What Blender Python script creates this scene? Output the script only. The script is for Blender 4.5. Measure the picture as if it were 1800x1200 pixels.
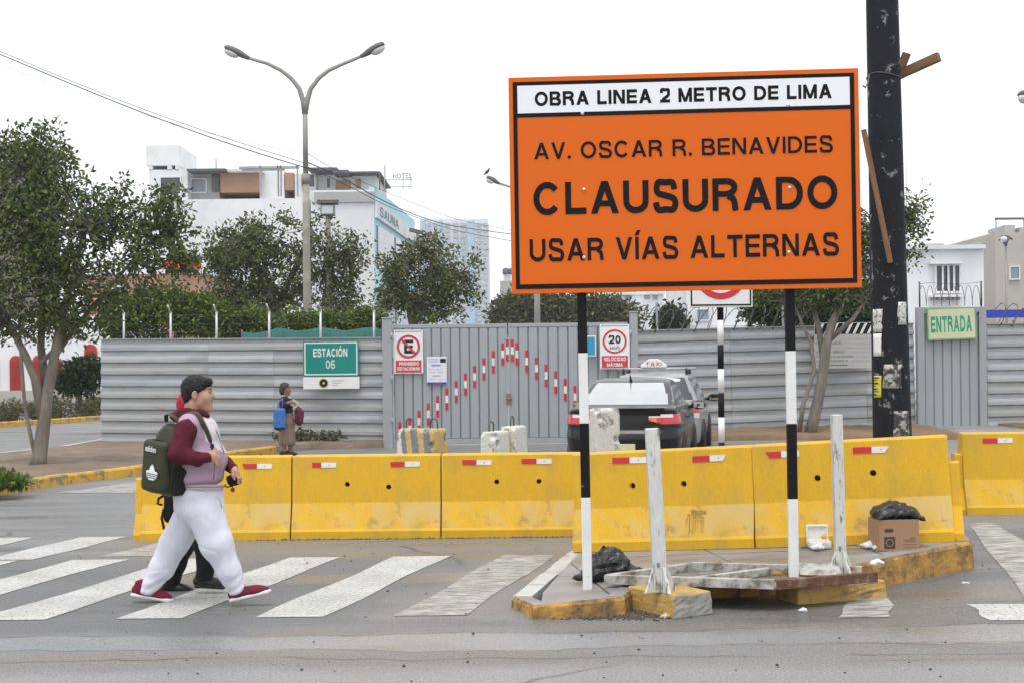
import bpy, bmesh, math, random
import numpy as np
from mathutils import Vector, Matrix, Euler

for _o in list(bpy.data.objects):
    bpy.data.objects.remove(_o)
SC = bpy.context.scene
COL = SC.collection
R = math.radians

# ------------------------------------------------------------------ camera
F, CH, HY, ROLL = 2500.0, 1.68, 645.0, 0.0105
cd = bpy.data.cameras.new('camera'); cam = bpy.data.objects.new('camera', cd); COL.objects.link(cam)
cd.sensor_width = 36.0; cd.lens = 36.0 * F / 1800.0
cd.shift_y = (HY - 600.0) / 1800.0
cd.clip_start = 0.1; cd.clip_end = 6000.0
cam.location = (0, 0, CH)
cam.rotation_euler = (Matrix.Rotation(R(90), 3, 'X') @ Matrix.Rotation(-ROLL, 3, 'Z')).to_euler()
SC.camera = cam

# ------------------------------------------------------------------ world, sun, exposure
w = bpy.data.worlds.new('World'); SC.world = w; w.use_nodes = True
nt = w.node_tree; nt.nodes.clear()
sky = nt.nodes.new('ShaderNodeTexSky'); sky.sky_type = 'NISHITA'; sky.sun_disc = False
sky.sun_elevation = R(72); sky.sun_rotation = R(200); sky.dust_density = 6.0; sky.ozone_density = 1.0
hs = nt.nodes.new('ShaderNodeHueSaturation'); hs.inputs['Saturation'].default_value = 0.12
hs.inputs['Value'].default_value = 1.0
mx = nt.nodes.new('ShaderNodeMix'); mx.data_type = 'RGBA'; mx.inputs[0].default_value = 0.88
mx.inputs[7].default_value = (7.1, 7.3, 7.5, 1)          # thick even cloud layer
bg = nt.nodes.new('ShaderNodeBackground'); bg.inputs['Strength'].default_value = 0.15
wo = nt.nodes.new('ShaderNodeOutputWorld')
nt.links.new(sky.outputs[0], hs.inputs['Color']); nt.links.new(hs.outputs[0], mx.inputs[6])
nt.links.new(mx.outputs[2], bg.inputs['Color']); nt.links.new(bg.outputs[0], wo.inputs['Surface'])
sl = bpy.data.lights.new('sun', 'SUN'); sun = bpy.data.objects.new('sun', sl); COL.objects.link(sun)
sl.energy = 1.5; sl.angle = R(28); sl.color = (1.0, 0.97, 0.93)
_d = Vector((math.sin(R(200)) * math.cos(R(72)), math.cos(R(200)) * math.cos(R(72)), math.sin(R(72))))
sun.rotation_euler = _d.to_track_quat('Z', 'Y').to_euler(); sun.location = _d * 60
SC.view_settings.view_transform = 'Standard'; SC.view_settings.look = 'None'
SC.view_settings.gamma = 1.0; SC.view_settings.exposure = 0.3
SC.view_settings.use_curve_mapping = False
SC.render.engine = 'CYCLES'
SC.cycles.max_bounces = 6; SC.cycles.diffuse_bounces = 3; SC.cycles.glossy_bounces = 3
SC.cycles.transmission_bounces = 4; SC.cycles.transparent_max_bounces = 8
SC.cycles.use_denoising = True

# ------------------------------------------------------------------ geometry of the place
def unroll(px, py):
    u, v = px - 900.0, py - HY
    return u - ROLL * v, v + ROLL * u
def at(px, py, Y):
    u, v = unroll(px, py)
    return Vector((u * Y / F, Y, CH - v * Y / F))
def sst(t):
    t = min(1.0, max(0.0, t)); return t * t * (3 - 2 * t)
def gz(x, y):                       # the road rises a little towards the right
    return 0.15 * sst((x - 0.5) / 4.5) * sst((y - 8.0) / 4.5)
def gnd(px, py, dz=0.0):            # picture point on the road surface
    u, v = unroll(px, py); z = 0.0
    for _ in range(12):
        Y = F * (CH - z) / v; z = gz(u * Y / F, Y) + dz
    return Vector((u * Y / F, Y, z))
def iz(x, y=0):                     # top of the island
    return 0.085 + 0.06 * x
def isl(px, py):
    u, v = unroll(px, py); z = 0.15
    for _ in range(12):
        Y = F * (CH - z) / v; z = iz(u * Y / F)
    return Vector((u * Y / F, Y, z))

# ------------------------------------------------------------------ materials
MATS = {}
def mat(name, col, rough=0.7, var=0.12, scale=6.0, bump=0.08, bscale=None, metal=0.0, spec=0.4,
        dirt=None, damt=0.0, dscale=3.0, dlo=0.5, dhi=0.65, coat=0.0, trans=0.0, emit=0.0, stretch=(1, 1, 1),
        rvar=0.1, detail=5.0, fine=0.0):
    if name in MATS: return MATS[name]
    m = bpy.data.materials.new(name); m.use_nodes = True; MATS[name] = m
    n = m.node_tree.nodes; l = m.node_tree.links
    p = n['Principled BSDF']
    p.inputs['Roughness'].default_value = rough; p.inputs['Metallic'].default_value = metal
    p.inputs['Specular IOR Level'].default_value = spec
    p.inputs['Coat Weight'].default_value = coat; p.inputs['Coat Roughness'].default_value = 0.06
    p.inputs['Transmission Weight'].default_value = trans
    c = (*col, 1)
    p.inputs['Base Color'].default_value = c
    if emit:
        p.inputs['Emission Color'].default_value = c; p.inputs['Emission Strength'].default_value = emit
    if not (var or bump or dirt): return m
    tc = n.new('ShaderNodeTexCoord'); mp = n.new('ShaderNodeMapping'); mp.inputs['Scale'].default_value = stretch
    l.new(tc.outputs['Object'], mp.inputs['Vector'])
    nz = n.new('ShaderNodeTexNoise'); nz.inputs['Scale'].default_value = scale; nz.inputs['Detail'].default_value = detail
    nz.inputs['Roughness'].default_value = 0.62
    l.new(mp.outputs[0], nz.inputs['Vector'])
    rp = n.new('ShaderNodeValToRGB')
    rp.color_ramp.elements[0].position = 0.28; rp.color_ramp.elements[1].position = 0.72
    rp.color_ramp.elements[0].color = (*[max(0, x * (1 - var)) for x in col], 1)
    rp.color_ramp.elements[1].color = (*[min(1, x * (1 + var)) for x in col], 1)
    l.new(nz.outputs['Fac'], rp.inputs['Fac']); out = rp.outputs['Color']
    if fine:
        nf = n.new('ShaderNodeTexNoise'); nf.inputs['Scale'].default_value = 160; nf.inputs['Detail'].default_value = 2
        l.new(mp.outputs[0], nf.inputs['Vector'])
        mr = n.new('ShaderNodeMapRange'); mr.inputs[1].default_value = .3; mr.inputs[2].default_value = .7
        mr.inputs[3].default_value = 1 - fine; mr.inputs[4].default_value = 1 + fine
        l.new(nf.outputs['Fac'], mr.inputs[0])
        mm = n.new('ShaderNodeMix'); mm.data_type = 'RGBA'; mm.blend_type = 'MULTIPLY'; mm.inputs[0].default_value = 1
        l.new(out, mm.inputs[6]); l.new(mr.outputs[0], mm.inputs[7]); out = mm.outputs[2]
    if dirt is not None:
        dn = n.new('ShaderNodeTexNoise'); dn.inputs['Scale'].default_value = dscale; dn.inputs['Detail'].default_value = 9
        dn.inputs['Roughness'].default_value = 0.68
        l.new(mp.outputs[0], dn.inputs['Vector'])
        dm = n.new('ShaderNodeMapRange'); dm.inputs[1].default_value = dlo; dm.inputs[2].default_value = dhi
        dm.inputs[3].default_value = 0; dm.inputs[4].default_value = damt
        l.new(dn.outputs['Fac'], dm.inputs[0])
        mm = n.new('ShaderNodeMix'); mm.data_type = 'RGBA'; mm.inputs[7].default_value = (*dirt, 1)
        l.new(dm.outputs[0], mm.inputs[0]); l.new(out, mm.inputs[6]); out = mm.outputs[2]
    l.new(out, p.inputs['Base Color'])
    if rvar:
        rm = n.new('ShaderNodeMapRange'); rm.inputs[3].default_value = max(0.02, rough - rvar); rm.inputs[4].default_value = min(1, rough + rvar)
        rm.inputs[1].default_value = .3; rm.inputs[2].default_value = .7
        l.new(nz.outputs['Fac'], rm.inputs[0]); l.new(rm.outputs[0], p.inputs['Roughness'])
    if bump:
        bn = n.new('ShaderNodeTexNoise'); bn.inputs['Scale'].default_value = bscale or scale * 6; bn.inputs['Detail'].default_value = 6
        l.new(mp.outputs[0], bn.inputs['Vector'])
        b = n.new('ShaderNodeBump'); b.inputs['Strength'].default_value = min(1.0, bump * 4); b.inputs['Distance'].default_value = 0.01
        l.new(bn.outputs['Fac'], b.inputs['Height']); l.new(b.outputs[0], p.inputs['Normal'])
    return m

# ------------------------------------------------------------------ objects
def tag(o, label=None, cat=None, group=None, kind=None):
    if label: o['label'] = label
    if cat: o['category'] = cat
    if group: o['group'] = group
    if kind: o['kind'] = kind
    return o
def thing(name, label, cat, loc=(0, 0, 0), rz=0.0, group=None, rot=None):
    o = bpy.data.objects.new(name, None); COL.objects.link(o); o.empty_display_size = 0.1
    o.location = loc; o.rotation_euler = rot if rot else (0, 0, rz)
    return tag(o, label, cat, group)
def dup(o, parent=None, loc=None, rz=None, label=None):
    c = o.copy(); COL.objects.link(c); c.parent = parent
    if loc is not None: c.location = loc
    if rz is not None: c.rotation_euler = (0, 0, rz)
    if label: c['label'] = label
    for ch in [x for x in o.children]: dup(ch, c)
    return c
def link(name, me, parent=None, loc=None, rot=None):
    o = bpy.data.objects.new(name, me); COL.objects.link(o)
    if parent: o.parent = parent
    if loc is not None: o.location = loc
    if rot is not None: o.rotation_euler = rot
    return o
def mesh_np(name, V, Fq, mats, smooth=False, mi=None):
    """V (n,3) array, Fq (m,k) array of equal-size faces"""
    me = bpy.data.meshes.new(name)
    V = np.asarray(V, np.float32); Fq = np.asarray(Fq, np.int32); m, k = Fq.shape
    me.vertices.add(len(V)); me.vertices.foreach_set('co', V.ravel())
    me.loops.add(m * k); me.loops.foreach_set('vertex_index', Fq.ravel())
    me.polygons.add(m)
    me.polygons.foreach_set('loop_start', np.arange(0, m * k, k, dtype=np.int32))
    me.polygons.foreach_set('loop_total', np.full(m, k, np.int32))
    if smooth: me.polygons.foreach_set('use_smooth', np.ones(m, bool))
    for x in (mats if isinstance(mats, (list, tuple)) else [mats]): me.materials.append(x)
    if mi is not None: me.polygons.foreach_set('material_index', np.asarray(mi, np.int32))
    me.update(calc_edges=True); me.validate()
    return me

class MB:
    def __init__(s): s.v = []; s.f = []; s.m = []; s.sm = []; s.cm = 0; s.cs = False
    def add(s, vs, fs, smooth=None):
        b = len(s.v); s.v += [tuple(x) for x in vs]
        for f in fs:
            s.f.append([b + i for i in f]); s.m.append(s.cm); s.sm.append(s.cs if smooth is None else smooth)
        return s
    def box(s, c, d, rot=None, ch=0.0):
        hx, hy, hz = d[0] / 2, d[1] / 2, d[2] / 2
        vs = [Vector((x * hx, y * hy, z * hz)) for z in (-1, 1) for y in (-1, 1) for x in (-1, 1)]
        if rot is not None:
            M = rot if isinstance(rot, Matrix) else Euler(rot).to_matrix()
            vs = [M @ v for v in vs]
        vs = [v + Vector(c) for v in vs]
        return s.add(vs, [(0, 2, 3, 1), (4, 5, 7, 6), (0, 1, 5, 4), (2, 6, 7, 3), (0, 4, 6, 2), (1, 3, 7, 5)], False)
    def bb(s, x0, x1, y0, y1, z0, z1): return s.box(((x0 + x1) / 2, (y0 + y1) / 2, (z0 + z1) / 2), (x1 - x0, y1 - y0, z1 - z0))
    def tube(s, pts, rad, n=8, caps=True, smooth=True, sq=None):
        pts = [Vector(p) for p in pts]
        if not isinstance(rad, (list, tuple)): rad = [rad] * len(pts)
        rad = [float(x) for x in rad]; b = len(s.v); up = None
        for i, p in enumerate(pts):
            t = (pts[min(i + 1, len(pts) - 1)] - pts[max(i - 1, 0)])
            t = t.normalized() if t.length > 1e-9 else Vector((0, 0, 1))
            if up is None: up = Vector((0, 0, 1)) if abs(t.z) < .9 else Vector((0, 1, 0))
            a = t.cross(up)
            if a.length < 1e-5: a = t.cross(Vector((1, 0, 0)))
            a.normalize(); c = a.cross(t).normalized(); up = c
            for k in range(n):
                an = 2 * math.pi * (k + .5) / n
                s.v.append(tuple(p + rad[i] * (a * math.cos(an) + c * math.sin(an))))
        for i in range(len(pts) - 1):
            for k in range(n):
                k2 = (k + 1) % n
                s.f.append([b + i * n + k, b + i * n + k2, b + (i + 1) * n + k2, b + (i + 1) * n + k]); s.m.append(s.cm); s.sm.append(smooth)
        if caps:
            s.f.append([b + k for k in range(n)][::-1]); s.m.append(s.cm); s.sm.append(False)
            e = b + (len(pts) - 1) * n
            s.f.append([e + k for k in range(n)]); s.m.append(s.cm); s.sm.append(False)
        return s
    def prism(s, poly, axis, a0, a1):
        """poly of 2d points extruded along axis: 'x' (y,z) 'y' (x,z) 'z' (x,y)"""
        n = len(poly)
        def P(q, a): return {'x': (a, q[0], q[1]), 'y': (q[0], a, q[1]), 'z': (q[0], q[1], a)}[axis]
        vs = [P(q, a0) for q in poly] + [P(q, a1) for q in poly]
        fs = [list(range(n))[::-1], list(range(n, 2 * n))] + [(i, (i + 1) % n, n + (i + 1) % n, n + i) for i in range(n)]
        return s.add(vs, fs, False)
    def lathe(s, prof, c=(0, 0, 0), n=16, smooth=True):
        b = len(s.v)
        for r, z in prof:
            for k in range(n):
                a = 2 * math.pi * k / n
                s.v.append((c[0] + r * math.cos(a), c[1] + r * math.sin(a), c[2] + z))
        for i in range(len(prof) - 1):
            for k in range(n):
                k2 = (k + 1) % n
                s.f.append([b + i * n + k, b + i * n + k2, b + (i + 1) * n + k2, b + (i + 1) * n + k]); s.m.append(s.cm); s.sm.append(smooth)
        s.f.append([b + k for k in range(n)][::-1]); s.m.append(s.cm); s.sm.append(False)
        e = b + (len(prof) - 1) * n; s.f.append([e + k for k in range(n)]); s.m.append(s.cm); s.sm.append(False)
        return s
    def xf(s, M, start=0):
        s.v = s.v[:start] + [tuple(M @ Vector(v)) for v in s.v[start:]]; return s
    def mesh(s, name, mats, fix=True):
        me = bpy.data.meshes.new(name); me.from_pydata(s.v, [], s.f)
        for x in (mats if isinstance(mats, (list, tuple)) else [mats]): me.materials.append(x)
        me.polygons.foreach_set('material_index', s.m); me.polygons.foreach_set('use_smooth', s.sm)
        if fix:
            bm = bmesh.new(); bm.from_mesh(me); bmesh.ops.recalc_face_normals(bm, faces=bm.faces); bm.to_mesh(me); bm.free()
        me.update(); return me
    def build(s, name, mats, parent=None, bevel=0.0, loc=None, rot=None, seg=2):
        o = link(name, s.mesh(name, mats), parent, loc, rot)
        if bevel:
            b = o.modifiers.new('bevel', 'BEVEL'); b.width = bevel; b.segments = seg; b.limit_method = 'ANGLE'; b.angle_limit = R(35)
        return o

def local(root, p):                  # world point -> local of an unparented root
    M = Matrix.LocRotScale(root.location, root.rotation_euler, None)
    return M.inverted() @ Vector(p)

# ------------------------------------------------------------------ lettering
class Pen:
    """plain grotesque capitals drawn stroke by stroke; cap height 1, stroke t"""
    def __init__(s, t): s.t = t; s.sh = []
    def poly(s, p): s.sh.append((p, [tuple(range(len(p)))])); return s
    def box(s, x0, x1, y0, y1): return s.poly([(x0, y0), (x1, y0), (x1, y1), (x0, y1)])
    def dia(s, x0, y0, x1, y1, k=1.0):
        th = s.t * k * math.hypot(x1 - x0, y1 - y0) / max(.05, abs(y1 - y0)) / 2
        return s.poly([(x0 - th, y0), (x0 + th, y0), (x1 + th, y1), (x1 - th, y1)])
    def rib(s, pts):
        pts = [Vector(p) for p in pts]; vs = []
        for i, p in enumerate(pts):
            d = (pts[min(i + 1, len(pts) - 1)] - pts[max(i - 1, 0)]).normalized(); n = Vector((-d.y, d.x)) * s.t / 2; vs += [tuple(p + n), tuple(p - n)]
        s.sh.append((vs, [(2 * i, 2 * i + 1, 2 * i + 3, 2 * i + 2) for i in range(len(pts) - 1)])); return s
    def arc(s, cx, cy, rx, ry, a0, a1, n=22):
        rx -= s.t / 2; ry -= s.t / 2
        return s.rib([(cx + rx * math.cos(R(a0 + (a1 - a0) * i / n)), cy + ry * math.sin(R(a0 + (a1 - a0) * i / n))) for i in range(n + 1)])
    def spl(s, P, m=5):
        out = []
        for i in range(len(P) - 1):
            p0, p1, p2, p3 = [Vector(P[max(0, min(len(P) - 1, q))]) for q in (i - 1, i, i + 1, i + 2)]
            for k in range(m):
                u = k / m; out.append(.5 * ((2 * p1) + (p2 - p0) * u + (2 * p0 - 5 * p1 + 4 * p2 - p3) * u * u + (3 * p1 - p0 - 3 * p2 + p3) * u ** 3))
        return s.rib(out + [Vector(P[-1])])
def glyph(c, t):
    p = Pen(t); h = t / 2; acc = {'Á': 'A', 'Í': 'I', 'Ó': 'O', 'Ñ': 'N'}.get(c); b = acc or c; w = .8
    if b == 'A': w = .94; p.dia(h * 1.15, 0, w / 2, 1, 1.05).dia(w - h * 1.15, 0, w / 2, 1, 1.05).box(.24, w - .24, .22, .22 + t * .92)
    elif b == 'B': w = .84; p.box(0, t, 0, 1).box(t, .5, 1 - t * .9, 1).box(t, .52, .5 - h * .8, .5 + h * .8).box(t, .52, 0, t * .9).arc(.5, .74, .29, .26 + h * .0, -90, 90).arc(.52, .27, .32, .27 + h * .3, -90, 90)
    elif b == 'C': w = .92; p.arc(w / 2, .5, w / 2, .515, 38, 322, 34)
    elif b == 'D': w = .88; p.box(0, t, 0, 1).box(t, .42, 1 - t * .92, 1).box(t, .42, 0, t * .92).arc(.42, .5, .46, .5, -90, 90, 26)
    elif b == 'E': w = .76; p.box(0, t, 0, 1).box(t, w, 1 - t, 1).box(t, w - .04, .5 - h * .85, .5 + h * .85).box(t, w, 0, t)
    elif b == 'F': w = .72; p.box(0, t, 0, 1).box(t, w, 1 - t, 1).box(t, w - .06, .5 - h, .5 + h * .85)
    elif b == 'H': w = .84; p.box(0, t, 0, 1).box(w - t, w, 0, 1).box(t, w - t, .5 - h, .5 + h)
    elif b == 'I': w = t
    elif b == 'J': w = .62; p.box(w - t, w, .3, 1).arc(w / 2, .3, w / 2, .315, 180, 360)
    elif b == 'L': w = .7; p.box(0, t, 0, 1).box(t, w, 0, t)
    elif b == 'M': w = 1.0; p.box(0, t, 0, 1).box(w - t, w, 0, 1).dia(w / 2, .02, t * .55, 1, .9).dia(w / 2, .02, w - t * .55, 1, .9)
    elif b == 'N': w = .86; p.box(0, t, 0, 1).box(w - t, w, 0, 1).dia(w - t * .62, 0, t * .62, 1, .95)
    elif b == 'O': w = .98; p.arc(w / 2, .5, w / 2, .515, 0, 360, 44)
    elif b == 'P': w = .8; p.box(0, t, 0, 1).box(t, .48, 1 - t * .95, 1).box(t, .48, .4, .4 + t * .95).arc(.48, .7, .32, .3, -90, 90)
    elif b == 'R': w = .86; p.box(0, t, 0, 1).box(t, .5, 1 - t * .95, 1).box(t, .52, .43, .43 + t * .9).arc(.5, .715, .32, .285, -90, 90).spl([(.5, .45), (.66, .38), (w - t * .72, .25), (w - t * .62, .1), (w - t * .5, -.0)], 4)
    elif b == 'S': w = .84; p.spl([(w - h - .03, .7), (w * .77, .905), (w * .5, 1 - h + .015), (w * .22, .92), (h + .03, .735), (w * .22, .585), (w * .5, .515), (w * .79, .43), (w - h, .27), (w * .79, .085), (w * .5, h - .015), (w * .2, .09), (h, .31)])
    elif b == 'T': w = .8; p.box((w - t) / 2, (w + t) / 2, 0, 1 - t).box(0, w, 1 - t, 1)
    elif b == 'U': w = .84; p.box(0, t, .36, 1).box(w - t, w, .36, 1).arc(w / 2, .36, w / 2, .375, 180, 360)
    elif b == 'V': w = .88; p.dia(w / 2, 0, h * 1.1, 1, 1.02).dia(w / 2, 0, w - h * 1.1, 1, 1.02)
    elif b == 'X': w = .86; p.dia(h * 1.3, 0, w - h * 1.3, 1).dia(w - h * 1.3, 0, h * 1.3, 1)
    elif b == 'Z': w = .8; p.box(0, w, 1 - t, 1).box(0, w, 0, t).dia(t * .75, t * .8, w - t * .75, 1 - t * .8)
    elif b == '0': w = .72; p.arc(w / 2, .5, w / 2, .51, 0, 360, 40)
    elif b == '2': w = .74; p.spl([(h, .68), (w * .2, .92), (w * .5, 1 - h + .01), (w * .82, .9), (w - h, .7), (w * .8, .5), (w * .4, .28), (t * .9, t * .9)]).box(0, w, 0, t)
    elif b == '6': w = .72; p.arc(w / 2, .31, w / 2, .32, 0, 360, 36).spl([(w - h - .03, .78), (w * .72, .94), (w * .48, 1 - h + .01), (w * .2, .88), (h, .55), (h, .3)])
    elif b == '.': w = t * 1.1; p.box(0, w, 0, t * 1.1)
    elif b == ':': w = t; p.box(0, w, 0, t * 1.1).box(0, w, .5, .5 + t * 1.1)
    elif b == '#': w = .7; p.box(.15, .15 + t * .8, 0, 1).box(.45, .45 + t * .8, 0, 1).box(0, w, .28, .28 + t * .8).box(0, w, .62, .62 + t * .8)
    elif b == '/': w = .4; p.dia(.05, -.05, .35, 1)
    elif b == 'a': w = .62; p.arc(.3, .35, .3, .35, 0, 360, 30).box(w - t, w, 0, .7)
    elif b == 'd': w = .62; p.arc(.3, .35, .3, .35, 0, 360, 30).box(w - t, w, 0, 1)
    elif b == 'i': w = t; p.box(0, t, 0, .7).box(0, t, .84, 1)
    elif b == 's': w = .54; p.spl([(w - h, .54), (w * .5, .7 - h), (h, .52), (w * .5, .36), (w - h, .19), (w * .5, h), (h, .16)])
    elif b == 'k': w = .58; p.box(0, t, 0, 1).dia(w - h * 1.4, 0, t + .03, .42).dia(t, .3, w - h * 1.4, .7)
    elif b == 'm': w = .96; p.box(0, t, 0, .7).box(w / 2 - h, w / 2 + h, 0, .5).box(w - t, w, 0, .5).arc(w / 4 + h / 2, .48, w / 4 + h / 2, .22, 0, 180).arc(w * .75 - h / 2, .48, w / 4 + h / 2, .22, 0, 180)
    elif b == 'h': w = .6; p.box(0, t, 0, 1).box(w - t, w, 0, .45).arc(w / 2, .44, w / 2, .26, 0, 180)
    else: w = .42
    if c in 'IÍ': p.box(0, t, 0, 1)
    if c in 'ÁÍÓ': p.dia(w / 2 - .03, 1.07, w / 2 + .1, 1.3, .9)
    if c == 'Ñ': p.spl([(w * .25, 1.12), (w * .4, 1.2), (w * .6, 1.12), (w * .75, 1.2)], 4)
    return w, p.sh
def text(name, body, mt, parent, c, wd, ht, bold=0.03, n=(0, -1, 0), up=(0, 0, 1), depth=0.0012):
    """flat lettering, centre c, fitted into wd x ht (metres), facing n"""
    t = .135 + bold; x0 = 0.0; V, Fc, wid = [], [], []; lay = 0; wi = 0
    for ch in body:
        w_, sh = glyph(ch, t); wi += ch == ' '
        for vs, fs in sh:
            b0_ = len(V); V += [(x0 + v[0], v[1], (lay % 9) * .00012) for v in vs]; Fc += [[b0_ + i for i in f] for f in fs]; wid += [wi] * len(fs); lay += 1
        x0 += w_ + (max(.07, .17 - .45 * bold) if ch != ' ' else .06)
    V = np.array(V, np.float32); lo, hi = V.min(0), V.max(0); mid = (lo + hi) / 2; sz = np.maximum(hi - lo, 1e-6)
    x = (V[:, 0] - mid[0]) / sz[0] * wd; y = (V[:, 1] - mid[1]) / sz[1] * ht
    N = Vector(n).normalized(); U_ = Vector(up).normalized(); X = U_.cross(N).normalized(); U_ = N.cross(X)
    W = np.array(c)[None] + x[:, None] * np.array(X)[None] + y[:, None] * np.array(U_)[None] + (depth + V[:, 2])[:, None] * np.array(N)[None]
    T = []
    for f in Fc:
        nn_ = np.cross(W[f[1]] - W[f[0]], W[f[2]] - W[f[0]]) @ np.array(N); T.append(f if nn_ > 0 else f[::-1])
    T = np.array(T); wid = np.array(wid); o = None
    for k in sorted(set(wid)):                       # one mesh for each word
        ids, inv = np.unique(T[wid == k], return_inverse=True); o = link(name, mesh_np(name, W[ids], inv.reshape(-1, T.shape[1]), mt), parent)
    return o

# ------------------------------------------------------------------ smooth solids (distance field + surface nets)
def cone(a, b, ra, rb=None, k=None, sc=None, sub=False): return ('c', Vector(a), Vector(b), ra, ra if rb is None else rb, k, sc, sub)
def ell(c, r, rot=None, k=None, sub=False): return ('e', Vector(c), r, rot, k, sub)
def rbox(c, h, rd=0.02, rot=None, k=None, sub=False): return ('b', Vector(c), h, rd, rot, k, sub)
def chain(pts, rad, k=None, sc=None):
    if not isinstance(rad, (list, tuple)): rad = [rad] * len(pts)
    return [cone(pts[i], pts[i + 1], rad[i], rad[i + 1], k, sc) for i in range(len(pts) - 1)]
def rotm(rot): return np.array((rot if isinstance(rot, Matrix) else Euler(rot).to_matrix()), np.float32)
def solid(prims, h, k0=0.03, disp=None):
    """returns V,F of the smooth union"""
    lo = np.full(3, 1e9); hi = -lo; bbs = []
    for p in prims:
        if p[0] == 'c':
            r = max(p[3], p[4]) * (max(p[6]) if p[6] else 1); a = np.minimum(p[1], p[2]) - r; b = np.maximum(p[1], p[2]) + r
        elif p[0] == 'e':
            r = max(p[2]) if p[3] else np.array(p[2]); a = np.array(p[1]) - r; b = np.array(p[1]) + r
        else:
            r = np.linalg.norm(p[2]) if p[4] else np.array(p[2]); a = np.array(p[1]) - r; b = np.array(p[1]) + r
        bbs.append((a, b))
        if not p[-1]: lo = np.minimum(lo, a); hi = np.maximum(hi, b)
    lo = lo - 4 * h; hi = hi + 4 * h
    n = np.ceil((hi - lo) / h).astype(int) + 1
    f = np.full(n, 1.0, np.float32)
    ax = [lo[i] + h * np.arange(n[i]) for i in range(3)]
    for p, (a, b) in zip(prims, bbs):
        k = {'c': p[5] if p[0] == 'c' else 0, 'e': p[4] if p[0] == 'e' else 0, 'b': p[5] if p[0] == 'b' else 0}[p[0]]
        k = k0 if k is None else k
        i0 = np.clip(np.floor((a - k - 3 * h - lo) / h).astype(int), 0, n - 1); i1 = np.clip(np.ceil((b + k + 3 * h - lo) / h).astype(int) + 1, 1, n)
        sl_ = tuple(slice(i0[i], i1[i]) for i in range(3))
        X, Y, Z = np.meshgrid(*[ax[i][sl_[i]].astype(np.float32) for i in range(3)], indexing='ij')
        if p[0] == 'c':
            s = p[6] or (1, 1, 1); A = np.array(p[1]) ; B = np.array(p[2]) ; ms = min(s)
            x, y, z = (X - A[0]) / s[0], (Y - A[1]) / s[1], (Z - A[2]) / s[2]; d = (B - A) / np.array(s); L = max(1e-9, float(d @ d))
            t = np.clip((x * d[0] + y * d[1] + z * d[2]) / L, 0, 1)
            g = (np.sqrt((x - d[0] * t) ** 2 + (y - d[1] * t) ** 2 + (z - d[2] * t) ** 2) - (p[3] + (p[4] - p[3]) * t)) * ms
        else:
            x, y, z = X - p[1][0], Y - p[1][1], Z - p[1][2]; rot = p[3] if p[0] == 'e' else p[4]
            if rot is not None:
                M = rotm(rot); x, y, z = M[0, 0] * x + M[1, 0] * y + M[2, 0] * z, M[0, 1] * x + M[1, 1] * y + M[2, 1] * z, M[0, 2] * x + M[1, 2] * y + M[2, 2] * z
            if p[0] == 'e':
                r = p[2]; q0 = np.sqrt((x / r[0]) ** 2 + (y / r[1]) ** 2 + (z / r[2]) ** 2)
                q1 = np.sqrt((x / r[0] ** 2) ** 2 + (y / r[1] ** 2) ** 2 + (z / r[2] ** 2) ** 2) + 1e-6
                g = q0 * (q0 - 1) / q1
            else:
                hh, rd = p[2], p[3]; qx, qy, qz = np.abs(x) - hh[0] + rd, np.abs(y) - hh[1] + rd, np.abs(z) - hh[2] + rd
                g = np.sqrt(np.maximum(qx, 0) ** 2 + np.maximum(qy, 0) ** 2 + np.maximum(qz, 0) ** 2) + np.minimum(np.maximum(qx, np.maximum(qy, qz)), 0) - rd
        o = f[sl_]
        if p[-1]:
            g = -g; q = np.maximum(k - np.abs(o - g), 0) / max(k, 1e-6); f[sl_] = np.maximum(o, g) + q * q * k / 4
        else:
            q = np.maximum(k - np.abs(o - g), 0) / max(k, 1e-6); f[sl_] = np.minimum(o, g) - q * q * k / 4
    if disp is not None:
        X, Y, Z = np.meshgrid(*[a_.astype(np.float32) for a_ in ax], indexing='ij'); f = f + disp(X, Y, Z)
    s = f < 0
    c8 = [s[i:n[0] - 1 + i, j:n[1] - 1 + j, q:n[2] - 1 + q] for i in (0, 1) for j in (0, 1) for q in (0, 1)]
    cnt = sum(c.astype(np.int8) for c in c8); act = (cnt > 0) & (cnt < 8)
    ci = np.argwhere(act); idx = np.full(act.shape, -1, np.int32); idx[act] = np.arange(len(ci))
    off = np.array([(i, j, q) for i in (0, 1) for j in (0, 1) for q in (0, 1)])
    val = np.stack([f[ci[:, 0] + o[0], ci[:, 1] + o[1], ci[:, 2] + o[2]] for o in off], 1)
    acc = np.zeros((len(ci), 3)); num = np.zeros(len(ci))
    for e0, e1 in [(0, 1), (2, 3), (4, 5), (6, 7), (0, 2), (1, 3), (4, 6), (5, 7), (0, 4), (1, 5), (2, 6), (3, 7)]:
        va, vb = val[:, e0], val[:, e1]; cr = (va < 0) != (vb < 0)
        t = np.where(cr, va / np.where(np.abs(va - vb) < 1e-12, 1, va - vb), 0)
        acc += np.where(cr[:, None], off[e0] + t[:, None] * (off[e1] - off[e0]), 0); num += cr
    V = lo + h * (ci + acc / num[:, None])
    faces = []
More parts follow.
